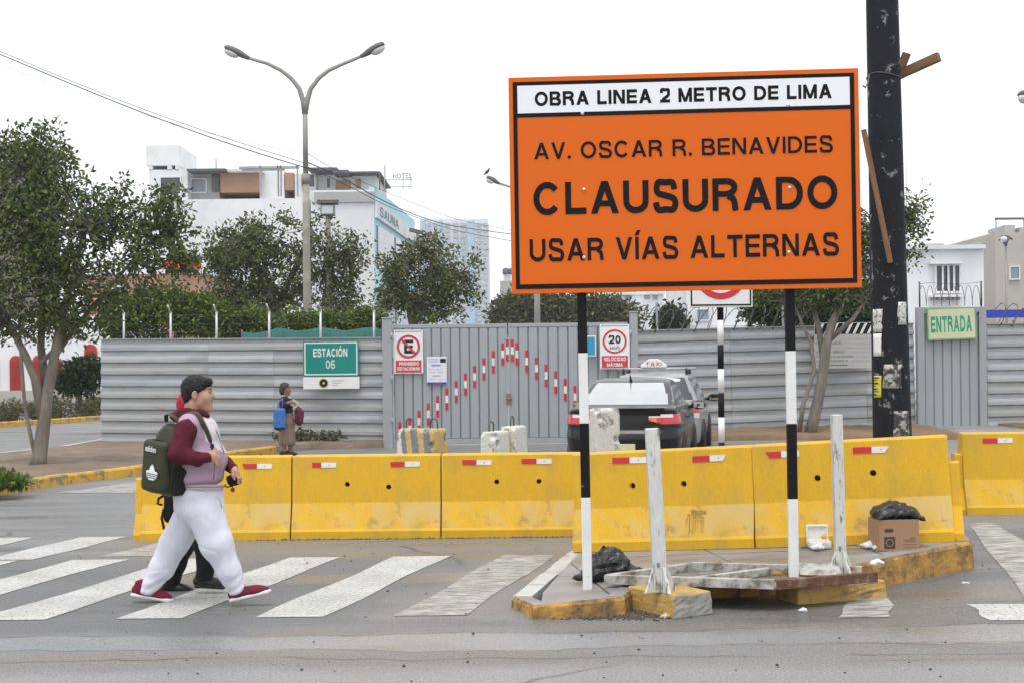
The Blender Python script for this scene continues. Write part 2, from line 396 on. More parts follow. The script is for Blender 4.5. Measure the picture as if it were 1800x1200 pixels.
    for a_ in range(3):
        b_, c_ = (a_ + 1) % 3, (a_ + 2) % 3
        s0 = np.take(s, range(n[a_] - 1), a_); s1 = np.take(s, range(1, n[a_]), a_)
        E = np.argwhere(s0 != s1); inn = s0[tuple(E.T)]
        ok = (E[:, b_] > 0) & (E[:, c_] > 0) & (E[:, b_] < n[b_] - 1) & (E[:, c_] < n[c_] - 1); E = E[ok]; inn = inn[ok]
        def cell(db, dc):
            q = E.copy(); q[:, b_] -= db; q[:, c_] -= dc; return idx[tuple(q.T)]
        Q = np.stack([cell(0, 0), cell(1, 0), cell(1, 1), cell(0, 1)], 1)
        Q[~inn] = Q[~inn][:, ::-1]; faces.append(Q)
    return V, np.concatenate(faces)
def solid_obj(name, prims, h, mats, parent=None, k=0.03, disp=None, mfun=None, loc=None, rot=None):
    V, Fq = solid(prims, h, k, disp); mi = None
    if mfun is not None: mi = mfun(V[Fq].mean(1))
    return link(name, mesh_np(name, V, Fq, mats, True, mi), parent, loc, rot)
RNG = np.random.default_rng(7); random.seed(11)
# ================================================================== GROUND
def ground_material():
    m = bpy.data.materials.new('asphalt'); m.use_nodes = True; n = m.node_tree.nodes; l = m.node_tree.links
    p = n['Principled BSDF']; tc = n.new('ShaderNodeTexCoord')
    def noise(sc, det=6, st=(1, 1, 1), rough=.6, dist=0.0):
        mp = n.new('ShaderNodeMapping'); mp.inputs['Scale'].default_value = st; l.new(tc.outputs['Object'], mp.inputs['Vector'])
        z = n.new('ShaderNodeTexNoise'); z.inputs['Scale'].default_value = sc; z.inputs['Detail'].default_value = det
        z.inputs['Roughness'].default_value = rough; z.inputs['Distortion'].default_value = dist
        l.new(mp.outputs[0], z.inputs['Vector']); return z.outputs['Fac']
    def rng(x, a, b, lo=0.0, hi=1.0):
        r = n.new('ShaderNodeMapRange'); r.inputs[1].default_value = a; r.inputs[2].default_value = b; r.inputs[3].default_value = lo; r.inputs[4].default_value = hi
        l.new(x, r.inputs[0]); return r.outputs[0]
    def mixc(f, a, b, bt='MIX'):
        x = n.new('ShaderNodeMix'); x.data_type = 'RGBA'; x.blend_type = bt
        if isinstance(f, float): x.inputs[0].default_value = f
        else: l.new(f, x.inputs[0])
        for s, k in ((a, 6), (b, 7)):
            if isinstance(s, tuple): x.inputs[k].default_value = (*s, 1)
            else: l.new(s, x.inputs[k])
        return x.outputs[2]
    def mul(a, b):
        x = n.new('ShaderNodeMath'); x.operation = 'MULTIPLY'
        for s, k in ((a, 0), (b, 1)):
            if isinstance(s, float): x.inputs[k].default_value = s
            else: l.new(s, x.inputs[k])
        return x.outputs[0]
    c = mixc(rng(noise(1.1, 6, (0.5, 1.6, 1)), .3, .7), (.135, .137, .142), (.21, .212, .217))
    c = mixc(rng(noise(.55, 7, (0.35, 1.5, 1), .65, .6), .47, .62, 0, .75), c, (.2, .192, .18))      # dry dust
    damp = rng(noise(.8, 6, (0.22, 1.7, 1), .55, .4), .5, .64)
    c = mixc(mul(damp, .55), c, (.115, .118, .125))
    sx = n.new('ShaderNodeSeparateXYZ'); l.new(tc.outputs['Object'], sx.inputs[0])
    def add(a, b, op='ADD'):
        x = n.new('ShaderNodeMath'); x.operation = op
        for s, k in ((a, 0), (b, 1)):
            if isinstance(s, float): x.inputs[k].default_value = s
            else: l.new(s, x.inputs[k])
        return x.outputs[0]
    yw = add(sx.outputs['Y'], mul(add(noise(.55, 4), .5, 'SUBTRACT'), .75)); yw2 = add(sx.outputs['Y'], mul(add(noise(.9, 5), .5, 'SUBTRACT'), 1.3)); xw = add(sx.outputs['X'], mul(add(noise(.7, 5), .5, 'SUBTRACT'), 2.6))
    def band(v, a, b, soft): return mul(rng(v, a - soft, a + soft), rng(v, b - soft, b + soft, 1, 0))
    strip = band(yw, 8.5, 8.98, .03); low = band(yw, 6.0, 7.95, .12); brown = mul(band(yw2, 7.95, 8.5, .12), rng(xw, -.2, .6, 1, .25))
    near = mul(band(yw2, 8.98, 13.0, .1), .7)
    c = mixc(near, c, (.105, .107, .111))                                            # older, darker surface of the crossing
    c = mixc(mul(strip, .75), c, (.235, .245, .262)); c = mixc(mul(low, .6), c, (.25, .255, .265)); c = mixc(mul(brown, .7), c, (.175, .158, .138))
    c = mixc(mul(mul(band(yw2, 12.7, 14.2, .25), band(xw, -4.2, 1.2, .5)), .65), c, (.19, .17, .15))   # dust blown against the barriers
    c = mixc(mul(mul(band(yw2, 9.3, 12.6, .3), band(xw, -.75, .9, .25)), .6), c, (.215, .192, .17))
    c = mixc(mul(mul(band(yw2, 8.9, 10.3, .2), band(xw, .9, 5.5, .4)), .6), c, (.15, .135, .12))
    g = rng(noise(62, 3, rough=.7), .28, .72, .38, 1.62)
    x = n.new('ShaderNodeCombineColor'); [l.new(g, x.inputs[i]) for i in range(3)]
    c = mixc(1.0, c, x.outputs[0], 'MULTIPLY')
    wsp = rng(noise(75, 1, rough=.5), .66, .7); c = mixc(mul(wsp, .35), c, (.42, .41, .39))
    sp = rng(noise(30, 2, rough=.5), .70, .73)
    c = mixc(mul(sp, .8), c, (.03, .03, .03))
    for yy in (8.99, 8.49, 8.2): c = mixc(mul(band(yw, yy, yy + .028, .012), mul(rng(noise(.8, 3), .38, .5), .7)), c, (.05, .048, .046))
    damp = add(damp, mul(strip, .9)); damp = add(damp, mul(low, .35)); dm_ = n.new('ShaderNodeClamp'); l.new(damp, dm_.inputs[0]); damp = dm_.outputs[0]
    mp = n.new('ShaderNodeMapping'); mp.inputs['Scale'].default_value = (.16, .62, 1); l.new(tc.outputs['Object'], mp.inputs['Vector'])
    wz = n.new('ShaderNodeTexNoise'); wz.inputs['Scale'].default_value = 1.3; wz.inputs['Detail'].default_value = 4; l.new(mp.outputs[0], wz.inputs['Vector'])
    av = n.new('ShaderNodeMix'); av.data_type = 'VECTOR'; av.inputs[0].default_value = .16; l.new(mp.outputs[0], av.inputs[4]); l.new(wz.outputs['Color'], av.inputs[5])
    vo = n.new('ShaderNodeTexVoronoi'); vo.feature = 'DISTANCE_TO_EDGE'; vo.inputs['Scale'].default_value = 1.5; l.new(av.outputs[1], vo.inputs['Vector'])
    cr = rng(vo.outputs['Distance'], .0, .008, 1, 0)
    crk = mul(cr, rng(noise(.5, 2), .46, .58))
    c = mixc(mul(crk, .75), c, (.035, .034, .033))
    l.new(c, p.inputs['Base Color'])
    rr = n.new('ShaderNodeMath'); rr.operation = 'SUBTRACT'; rr.inputs[0].default_value = .6; l.new(mul(damp, .36), rr.inputs[1])
    l.new(rr.outputs[0], p.inputs['Roughness']); p.inputs['Specular IOR Level'].default_value = .45
    b = n.new('ShaderNodeBump'); b.inputs['Strength'].default_value = .5; b.inputs['Distance'].default_value = .006
    hsum = n.new('ShaderNodeMath'); hsum.operation = 'SUBTRACT'; l.new(noise(120, 3), hsum.inputs[0]); l.new(mul(crk, 1.5), hsum.inputs[1])
    l.new(hsum.outputs[0], b.inputs['Height']); l.new(b.outputs[0], p.inputs['Normal'])
    return m
ASPH = ground_material()
DIRT = mat('dirt', (.17, .125, .09), .95, .25, 2.5, .35, 25, dirt=(.24, .2, .16), damt=.8, dscale=1.2, fine=.25)
DIRTR = mat('dirt_red', (.2, .13, .075), .95, .25, 2.5, .35, 25, dirt=(.12, .11, .06), damt=.8, dscale=1.5, fine=.25)
KERBY = mat('kerb_yellow', (.62, .36, .05), .8, .15, 5, .2, 40, dirt=(.2, .16, .12), damt=.9, dscale=6, dlo=.5, dhi=.6)
KERBO = mat('kerb_ochre', (.43, .24, .06), .85, .35, 7, .3, 30, dirt=(.13, .085, .05), damt=.95, dscale=6, dlo=.44, dhi=.58, fine=.2)
KERBW = mat('kerb_white', (.5, .49, .46), .85, .15, 5, .2, 40, dirt=(.2, .17, .14), damt=.8, dscale=5)
CONC = mat('concrete_pavement', (.3, .295, .295), .5, .2, 1.6, .12, 60, dirt=(.19, .165, .15), damt=.9, dscale=1.1, dlo=.42, dhi=.6, rvar=.28, fine=.12, stretch=(.6, 1.6, 1))
xs = [-3000, -1200, -500, -200, -90, -45, -25, -16] + [-12 + .5 * i for i in range(57)] + [20, 30, 60, 150, 500, 1200, 3000]
ys = [-40, -10, 0, 4] + [6 + .5 * i for i in range(21)] + [18, 22, 28, 36, 50, 80, 150, 300, 700, 1500, 3500]
V = [(x, y, gz(x, y)) for y in ys for x in xs]; nx_ = len(xs)
Fq = [(j * nx_ + i, j * nx_ + i + 1, (j + 1) * nx_ + i + 1, (j + 1) * nx_ + i) for j in range(len(ys) - 1) for i in range(nx_ - 1)]
tag(link('road', mesh_np('road', V, Fq, ASPH, True)), 'grey worn asphalt road with damp streaks and dust', kind='structure')

# crosswalk stripes, worn white paint
PAINT = mat('road_paint', (.47, .465, .445), .7, .2, 1.6, .2, 70, dirt=(.15, .147, .142), damt=.85, dscale=34, dlo=.52, dhi=.62, fine=.3)
PAINTW = mat('road_paint_worn', (.44, .43, .4), .75, .2, 2, .2, 70, dirt=(.18, .165, .148), damt=1, dscale=9, dlo=.4, dhi=.6, fine=.3, stretch=(.6, 2, 1))
def stripe(quad, mt=PAINT, n=8):
    a, b, c, d = [Vector((q[0], q[1], 0)) for q in quad]
    m = MB(); vs = []
    for i in range(n + 1):
        t = i / n
        for u in range(4):
            q = (a.lerp(d, t)).lerp(b.lerp(c, t), u / 3)
            e = .018 * math.sin(i * 7.3 + u * 3.1 + a.x * 9) if u in (0, 3) else 0
            vs.append((q.x + e, q.y, gz(q.x, q.y) + .004))
    m.add(vs, [(i * 4 + u, i * 4 + u + 1, i * 4 + u + 5, i * 4 + u + 4) for i in range(n) for u in range(3)], True)
    return tag(m.build('crosswalk_stripe', mt), kind='structure')
for i in range(-4, 2):
    x0 = -1.765 + .955 * (i); xt = -1.06 + .955 * i
    stripe([(x0, 9.65), (x0 + .47, 9.65), (xt + .48, 12.7), (xt, 12.7)], PAINT if i < 1 else PAINTW)
for i in range(0, 4):
    xt = -4.4 - .95 * i
    stripe([(xt - .36, 12.75), (xt + .1, 12.75), (xt + .48, 14.45), (xt, 14.45)], PAINT)
stripe([(-3.75, 12.9), (-3.3, 12.9), (-2.95, 14.2), (-3.4, 14.2)], PAINTW)
q = [gnd(*p) for p in ((1738, 1090), (1960, 1090), (1960, 1060), (1703, 1062))]; stripe(q)
q = [gnd(*p) for p in ((1800, 1052), (1900, 1040), (1745, 916), (1700, 922))]; stripe(q, PAINTW)
q = [gnd(*p) for p in ((1470, 1086), (1566, 1084), (1566, 1050), (1500, 1050))]; stripe(q, PAINTW)
q = [gnd(*p) for p in ((100, 866), (330, 866), (420, 838), (300, 838))]; stripe(q, PAINTW)

# kerbs made of stones
def kerb(name, label, pts, width, hgt, mt, L=.9, side=1, topz=None, rough=.006, top=None):
    """pts along the outer foot; side=+1 body lies to the left of travel"""
    r = bpy.data.objects.new(name, None); COL.objects.link(r); tag(r, label, kind='structure')
    pts = [Vector((p[0], p[1], 0)) for p in pts]; rnd = random.Random(len(pts) * 7 + int(abs(pts[0].x) * 100))
    for a, b in zip(pts[:-1], pts[1:]):
        d = (b - a); n = max(1, round(d.length / L)); t = d.normalized(); nn = Vector((-t.y, t.x, 0)) * side
        for i in range(n):
            p0 = a + d * (i / n) + t * .004; p1 = a + d * ((i + 1) / n) - t * .004
            o = nn * rnd.uniform(-rough, rough); dz = rnd.uniform(-rough, rough)
            vs = []
            for p in (p0, p1):
                zb = gz(p.x, p.y) - .06
                zt = (topz(p.x, p.y) if topz else gz(p.x, p.y) + hgt) + dz
                for w_, z in ((0, zb), (.012, zt - .025), (.03, zt), (width, zt), (width, zb)):
                    q = p + o + nn * w_; vs.append((q.x, q.y, z))
            m = MB(); m.add(vs, [(0, 1, 2, 3, 4)[::-1], (5, 6, 7, 8, 9)] + [(k, (k + 1) % 5, 5 + (k + 1) % 5, 5 + k) for k in range(5)], False); m.m[4] = 1 if top else 0
            m.build('kerb_stone', [mt, top or mt], r)
    return r
med_front = [gnd(*p) for p in ((-140, 893), (0, 869), (120, 850), (240, 836), (400, 809), (487, 796))]
med_back = [gnd(*p) for p in ((-140, 822), (0, 806), (100, 795), (180, 780))]
kerb('kerb', 'yellow kerb along the front of the dirt median', med_front, .17, .15, KERBY, 1.0, 1)
kerb('kerb', 'pale kerb along the back of the dirt median', med_back, .15, .13, KERBW, 1.0, -1)
farY = [gnd(*p) for p in ((-150, 764), (0, 751), (185, 738))]
kerb('kerb', 'yellow kerb below the far hedge', farY, .25, .16, KERBY, 2.0, 1)
def bumpy_slab(name, poly, zf, mt, step=.35, amp=.02, label=None, skirt=.3):
    """filled polygon, triangulated on a grid with small bumps"""
    bm = bmesh.new(); vs = [bm.verts.new((p[0], p[1], 0)) for p in poly]; bm.faces.new(vs)
    x0, x1 = min(p[0] for p in poly), max(p[0] for p in poly); y0, y1 = min(p[1] for p in poly), max(p[1] for p in poly)
    for k in range(1, int((x1 - x0) / step) + 1):
        bmesh.ops.bisect_plane(bm, geom=bm.verts[:] + bm.edges[:] + bm.faces[:], plane_co=(x0 + k * step, 0, 0), plane_no=(1, 0, 0))
    for k in range(1, int((y1 - y0) / step) + 1):
        bmesh.ops.bisect_plane(bm, geom=bm.verts[:] + bm.edges[:] + bm.faces[:], plane_co=(0, y0 + k * step, 0), plane_no=(0, 1, 0))
    rnd = random.Random(5)
    for v in bm.verts:
        bd = any(e.is_boundary for e in v.link_edges)
        v.co.z = zf(v.co.x, v.co.y) + (0 if bd else rnd.uniform(-amp, amp * 1.5))
    ed = [e for e in bm.edges if e.is_boundary]
    ex = bmesh.ops.extrude_edge_only(bm, edges=ed)['geom']
    for g in ex:
        if isinstance(g, bmesh.types.BMVert): g.co.z -= skirt
    bmesh.ops.recalc_face_normals(bm, faces=bm.faces)
    me = bpy.data.meshes.new(name); bm.to_mesh(me); bm.free(); me.materials.append(mt)
    for p in me.polygons: p.use_smooth = True
    o = link(name, me); return tag(o, label, kind='structure')
def inset(pts, d):
    out = []
    for i, p in enumerate(pts):
        t = (pts[min(i + 1, len(pts) - 1)] - pts[max(i - 1, 0)]); t.z = 0; t.normalize()
        out.append(Vector((p.x - t.y * d, p.y + t.x * d, 0)))
    return out
FL0, FL1 = Vector((-9.25, 32.0, 0)), Vector((-2.72, 30.5, 0))           # line of the left fence
poly = [(p.x, p.y) for p in inset(med_front, .15)] + [(-4.2, 29.75), (-2.75, 30.2), (-2.75, 30.75), (-9.4, 32.3)] + [(p.x, p.y) for p in inset(med_back, -.13)][::-1]
bumpy_slab('dirt_median', poly, lambda x, y: .13, DIRT, .5, .025, 'bare brown earth of the median under the tree')
bumpy_slab('dirt_strip', [(3.1, 29.2), (6, 28.6), (9.0, 28.4), (9.05, 33.2), (3.1, 32.6)], lambda x, y: gz(x, y) + .10 + .05 * sst((y - 28.6) / 2), DIRTR, .45, .03, 'reddish earth strip along the right fence')
bumpy_slab('dirt_strip', [(10.95, 28.5), (14.5, 28.5), (14.5, 33.2), (10.95, 33.2)], lambda x, y: gz(x, y) + .10 + .05 * sst((y - 28.6) / 2), DIRTR, .45, .03, 'reddish earth right of the entrance door')
bumpy_slab('concrete_apron', [(9.1, 28.0), (10.9, 28.0), (10.9, 33.2), (9.1, 33.2)], lambda x, y: gz(x, y) + .11, CONC, .6, .0, 'grey concrete apron before the entrance door')

# island: slabs with joints inside an ochre kerb
isl_front = [isl(895, 1046), isl(937, 1064), isl(1100, 1048), isl(1140, 1020), isl(1300, 1007), isl(1500, 992), isl(1712, 949)]
isl_left = [isl(1003, 962), isl(985, 975), isl(895, 1046)]
isl_right = [isl(1712, 949), isl(1694, 930)]
kerb('kerb', 'chipped ochre kerb along the front of the traffic island', isl_front, .13, 0, KERBO, .75, 1, lambda x, y: iz(x), .008, CONC)
kerb('kerb', 'pale worn kerb at the left side of the traffic island', isl_left, .16, 0, KERBW, .5, 1, lambda x, y: iz(x), .005)
kerb('kerb', 'short ochre kerb at the right end of the traffic island', isl_right, .13, 0, KERBO, .6, 1, lambda x, y: iz(x), .006, CONC)
def clip(poly, n, d):                # keep n.p <= d
    out = []
    for i in range(len(poly)):
        a, b = poly[i], poly[(i + 1) % len(poly)]; da = n[0] * a[0] + n[1] * a[1] - d; db = n[0] * b[0] + n[1] * b[1] - d
        if da <= 0: out.append(a)
        if da * db < 0:
            t = da / (da - db); out.append((a[0] + t * (b[0] - a[0]), a[1] + t * (b[1] - a[1])))
    return out
ip = [(p.x, p.y) for p in inset(isl_front, .125)]
ip[0] = (ip[0][0] + .12, ip[0][1] + .03)
ip = ip + [(isl_right[1].x - .05, 12.3), (isl_left[0].x + .15, 12.3), (isl_left[1].x + .14, isl_left[1].y)]
isl_root = bpy.data.objects.new('traffic_island', None); COL.objects.link(isl_root); tag(isl_root, 'raised concrete traffic island under the orange sign', kind='structure')
MB().prism([(x, y) for x, y in ip], 'z', -.02, .06).build('island_bed', CONC, isl_root)
cuts_x = [-9, .62, 1.75, 2.85, 9]; cuts_y = [-9, 10.55, 11.5, 99]
for i in range(4):
    for j in range(3):
        pl = ip
        for nn, d in (((-1, -.12), -(cuts_x[i] + .006) - .12 * 10), ((1, .12), cuts_x[i + 1] - .006 + .12 * 10), ((-.25, -1), -(cuts_y[j] + .006) - .25 * 1), ((.25, 1), cuts_y[j + 1] - .006 + .25 * 1)):
            pl = clip(pl, nn, d) if pl else pl
        if len(pl) < 3: continue
        m = MB(); k = len(pl); dz = random.uniform(-.004, .004)
        m.add([(x, y, iz(x) - .004 + dz) for x, y in pl] + [(x, y, .02) for x, y in pl], [list(range(k)), list(range(k, 2 * k))[::-1]] + [(a, k + a, k + (a + 1) % k, (a + 1) % k) for a in range(k)], False)
        m.build('slab', CONC, isl_root)
# ================================================================== FENCES, GATE, SIGNS
FGREY = mat('fence_grey', (.33, .35, .37), .55, .12, 1.5, .05, 30, metal=.15, dirt=(.44, .45, .46), damt=.7, dscale=1.7, dlo=.5, dhi=.62, stretch=(.35, 1, 1.8))
FGREY2 = mat('fence_grey_pale', (.4, .42, .44), .5, .14, 1.5, .05, 30, metal=.15, dirt=(.22, .225, .23), damt=.7, dscale=1.9, stretch=(.35, 1, 1.8))
FGREY3 = mat('fence_grey_dusty', (.35, .36, .365), .6, .16, 1.5, .05, 30, metal=.1, dirt=(.23, .21, .185), damt=.8, dscale=1.6, stretch=(.35, 1, 1.8))
GATE = mat('gate_grey', (.35, .375, .4), .5, .06, 1.2, .03, 30, metal=.1, dirt=(.29, .29, .29), damt=.3, dscale=1.4, stretch=(1.5, 1, .4))
GATEB = mat('gate_stain', (.2, .18, .14), .8, .2, 5, .05)
POSTG = mat('post_grey', (.34, .355, .37), .55, .08, 2, .03)
WIRE = mat('wire_dark', (.12, .115, .11), .6, .2, 8, 0, metal=.6)
WHITE = mat('white_paint', (.78, .78, .78), .5, .04, 4, .02)
WHITEB = mat('white_blue_paper', (.72, .74, .82), .6, .04, 4, .02)
BLACK = mat('black_paint', (.012, .012, .013), .6, .2, 4, .04, spec=.12)
INK = mat('ink_black', (.02, .02, .024), .6, 0, 1, 0, spec=.15)
RED = mat('sign_red', (.58, .035, .05), .5, .06, 4, .02)
REDT = mat('tape_red', (.55, .02, .035), .4, .1, 12, .02)
WHITET = mat('tape_white', (.74, .74, .74), .4, .06, 12, .02, dirt=(.45, .44, .42), damt=.5, dscale=9)
GREEN = mat('sign_green', (.0, .235, .19), .45, .05, 2, .01)
BLUE = mat('sign_blue', (.03, .28, .48), .45, .05, 2, .01)
ALU = mat('bare_aluminium', (.55, .55, .55), .4, .08, 6, .02, metal=.7)
GREYTXT = mat('grey_print', (.2, .2, .21), .6, 0, 1, 0)

SLAT = {}
def slat_mesh(L, pitch, mt):
    key = (round(L, 3), round(pitch, 3), mt.name)
    if key not in SLAT:
        p = pitch; pr = [(0.0, p * 1.02), (-.012, p * .97), (-.016, p * .62), (-.04, p * .34), (-.044, p * .06), (-.03, 0.0), (0.0, 0.0)]
        SLAT[key] = MB().prism(pr, 'x', 0, L).mesh('slat', mt)
    return SLAT[key]
def slat_fence(name, label, A, B, zA, zB, rows, pitch, seams):
    A = Vector(A); B = Vector(B); d = B - A; L = Vector((d.x, d.y, 0)).length
    r = thing(name, label, 'fence', (A.x, A.y, zA), rot=(0, -math.atan2(zB - zA, L), math.atan2(d.y, d.x)))
    ms = [FGREY, FGREY2, FGREY3]; rnd = random.Random(int(A.x * 100))
    sm = [0] + [s * L for s in seams] + [L]
    for j in range(rows):
        for k in range(len(sm) - 1):
            l0 = sm[k]; o = link('slat', slat_mesh(sm[k + 1] - l0 - .004, pitch - .012, rnd.choice(ms)), r)
            o.location = (l0, -.004 * (k % 2) + rnd.uniform(-.004, .004), j * pitch + rnd.uniform(-.004, .004)); o.rotation_euler = (rnd.uniform(-.01, .01), rnd.uniform(-.0015, .0015), 0)
    MB().bb(.005, L - .005, .002, .02, 0, rows * pitch - .03).build('backing_sheet', FGREY, r)
    MB().bb(-.0, L, -.05, .03, rows * pitch - .012, rows * pitch + .012).build('cap_rail', POSTG, r)
    return r, L
lf, LL = slat_fence('corrugated_fence', 'grey corrugated metal fence with green station sign and thin posts on top', FL0, FL1, .04, -.02, 9, .262, (.39, .62))
for px in (200, 289, 375, 472, 565, 660):
    t = ((px - 900) * 31.2 / F - FL0.x) / (FL1.x - FL0.x); x = t * LL
    m = MB().tube([(x, .05, 1.9), (x, .05, 2.96)], .026, 8); m.tube([(x, .05, 2.94), (x, -.1, 3.1)], .018, 6)
    m.build('wire_post', ALU, lf)
for z in (2.5, 2.68, 2.88):
    MB().tube([(LL * i / 12, .05, z + .02 * math.sin(i * 2.1)) for i in range(13)], .005, 4).build('barbed_wire', WIRE, lf)
rf, RL = slat_fence('corrugated_fence', 'grey corrugated metal fence behind the taxi and the bare trunk', (2.74, 30.9, 0), (9.1, 32.1, 0), .10, .23, 9, .26, (.33, .55, .82))
rf2, RL2 = slat_fence('corrugated_fence', 'grey corrugated metal fence section right of the entrance door', (10.72, 32.1, 0), (14.4, 32.6, 0), .18, .2, 9, .262, (.5,))
def coil(name, label, root, x0, x1, z, rad, pitch, y=0.0):
    n = int((x1 - x0) / pitch * 14); rnd = random.Random(3); pts = []
    for i in range(n + 1):
        a = i / 14 * 2 * math.pi; rr = rad * (1 + .14 * math.sin(a * .37) + rnd.uniform(-.05, .05))
        pts.append((x0 + (x1 - x0) * i / n + .12 * math.sin(a), y + rr * math.cos(a) * .8, z + rr + rr * math.sin(a)))
    m = MB().tube(pts, .009, 4); 
    for p in pts[::3]: m.box(p, (.06, .012, .02), (rnd.random() * 3, rnd.random() * 3, rnd.random() * 3))
    return m.build(name, WIRE, root)
coil('razor_wire', '', rf, .02, RL * .62, 2.3, .27, .3)
coil('razor_wire', '', rf2, .2, RL2, 2.3, .24, .3)
for x in (.5, 2.0, 3.4): MB().bb(x - .02, x + .02, .02, .06, 2.0, 2.95).build('wire_post', POSTG, rf)
# hinge posts of the gate
def gatepost(px0, px1, top, label):
    Y = 30.35; a = at(px0, top, Y); b = at(px1, top, Y); r = thing('gate_post', label, 'post', ((a.x + b.x) / 2, Y, 0))
    w_ = b.x - a.x; MB().bb(-w_ / 2, w_ / 2, -.1, .12, -.05, a.z).build('post_column', POSTG, r, .01)
    MB().bb(-w_ / 2 - .012, w_ / 2 + .012, -.112, .132, a.z + .002, a.z + .03).build('post_cap', POSTG, r, .006)
    for z in (.5, 1.4, 2.3): MB().tube([(w_ / 2 if px0 < 900 else -w_ / 2, -.12, z), (w_ / 2 if px0 < 900 else -w_ / 2, -.12, z + .14)], .022, 8).build('hinge', POSTG, r)
gatepost(672, 689, 561, 'square grey hinge post left of the gate')
gatepost(1107, 1120, 550, 'square grey hinge post right of the gate by the speed sign')
# gate of two leaves
gx0, gx1, gs = (690 - 900) * 30.4 / F, (1106 - 900) * 30.4 / F, (893 - 900) * 30.4 / F
gate = thing('double_gate', 'tall grey ribbed metal gate with a red and white tape arrow', 'gate', (0, 30.4, .06))
for side, (a, b) in enumerate(((gx0 + .03, gs - .012), (gs + .012, gx1 - .03))):
    leaf = bpy.data.objects.new('gate_leaf', None); COL.objects.link(leaf); leaf.parent = gate
    n = 12; pw = (b - a) / n
    bm_ = MB().prism([(0.008, .0), (.02, -.022), (pw - .02, -.022), (pw - .008, 0), (pw - .008, .02), (.008, .02)], 'z', .12, 2.46).mesh('rib_panel', GATE)
    for i in range(n): link('rib_panel', bm_, leaf, (a + i * pw, 0, 0))
    MB().bb(a, b, -.026, .03, 2.47, 2.55).build('top_rail', GATE, leaf, .004)
    MB().bb(a, b, -.026, .03, .0, .11).build('bottom_rail', GATE, leaf, .004)
    MB().bb(a, b, .021, .028, .1, 2.48).build('back_sheet', FGREY, leaf)
    xs_ = (b - .035, b) if side == 0 else (a, a + .035)
    MB().bb(xs_[0], xs_[1], -.034, .032, .0, 2.56).build('meeting_stile', GATE, leaf, .003)
m = MB().bb(gs - .05, gs + .06, -.05, -.036, .82, 1.06); m.tube([(gs - .03, -.06, .95), (gs + .09, -.06, .95)], .016, 8)
m.build('lock_bolt', GATEB, gate)
tape = [(106, 835, 1015), (187, 805, 985), (261, 743, 922), (337, 683, 862), (412, 623, 800), (487, 562, 740), (563, 502, 680), (638, 442, 620), (712, 381, 560), (788, 320, 497), (864, 259, 440), (940, 197, 378), (978, 168, 350), (1018, 168, 350), (1056, 197, 378), (1135, 255, 435), (1214, 312, 493), (1292, 370, 550), (1370, 425, 607), (1449, 485, 665), (1527, 542, 722), (1605, 600, 780)]
for zx, za, zb in tape:
    p0 = at(680 + zx / 4.616, 560 + za / 4.616, 30.36); p1 = at(680 + zx / 4.616, 560 + zb / 4.616, 30.36)
    x = (p0.x + p1.x) / 2; zt, zl = p0.z - .06, p1.z - .06; h3 = (zt - zl) / 3; m = MB()
    for k in range(3):
        m.cm = 1 if k == 1 else 0; m.bb(x - .03, x + .03, -.0375, -.0355, zl + k * h3, zl + (k + 1) * h3 - .0006)
    m.build('tape_strip', [REDT, WHITET], gate)
# entrance door
dr = thing('entrance_door', 'grey ribbed metal door in a tall frame under the entrance sign', 'door', (0, 32.0, .2))
a, b = at(1612, 700, 32).x, at(1733, 700, 32).x
for x0, x1 in ((a, a + .16), (b - .16, b)): MB().bb(x0, x1, -.09, .1, -.1, 2.72).build('door_post', POSTG, dr, .006)
MB().bb(a + .162, b - .162, -.08, .08, 2.6, 2.72).build('lintel', POSTG, dr, .006)
pw = (b - a - .34) / 6
for i in range(6):
    MB().prism([(.005, 0), (.02, -.03), (pw - .02, -.03), (pw - .005, 0)], 'z', .03, 2.59).build('rib_panel', GATE, dr, loc=(a + .17 + i * pw, 0, 0))
MB().bb(a + .17, b - .17, .001, .02, .03, 2.59).build('back_sheet', FGREY, dr)
for x in (a + .08, b - .08):
    MB().tube([(x, 0, 2.71), (x, 0, 3.3)], .02, 6).build('wire_post', WIRE, dr)
MB().tube([(a + .08 + (b - a - .16) * i / 8, 0, 3.25 + .02 * math.sin(i)) for i in range(9)], .006, 4).build('barbed_wire', WIRE, dr)
pts = [(a + .1 + (b - a - .2) * i / 70, .1 * math.cos(i * .7), 2.98 + .23 * math.sin(i * .7)) for i in range(71)]
MB().tube(pts, .007, 4).build('razor_wire', WIRE, dr)

# ------------------------------------------------------------------ flat signs
def sign(name, label, x0, y0, x1, y1, Y, mt, cat='sign', th=.02, edge=None, rotx=0.0):
    c = at((x0 + x1) / 2, y1, Y); k = Y / F; r = thing(name, label, cat, c, rot=(0, rotx, 0))
    W, H = (x1 - x0) * k, (y1 - y0) * k
    MB().bb(-W / 2, W / 2, 0, th, 0, H).build('panel', mt, r, .004)
    def P(px, py): return ((px - (x0 + x1) / 2) * k, (y1 - py) * k)
    return r, P, k
def flat(name, r, x0, x1, z0, z1, mt, off=.003):
    return MB().bb(x0, x1, -off, -off + .002, z0, z1).build(name, mt, r)
def ring(name, r, c, ro, ri, mt, off=.005, n=40):
    m = MB(); vs = []
    for y in (-off, -off + .002):
        for i in range(n):
            a = 2 * math.pi * i / n
            for q in (ro, ri): vs.append((c[0] + q * math.cos(a), y, c[1] + q * math.sin(a)))
    fs = []
    for i in range(n):
        j = (i + 1) % n; A, B, C_, D = 2 * i, 2 * i + 1, 2 * j + 1, 2 * j; k = 2 * n
        fs += [(A, B, C_, D), (A + k, D + k, C_ + k, B + k), (A, D, D + k, A + k), (B, B + k, C_ + k, C_)]
    m.add(vs, fs, False); return m.build(name, mt, r)
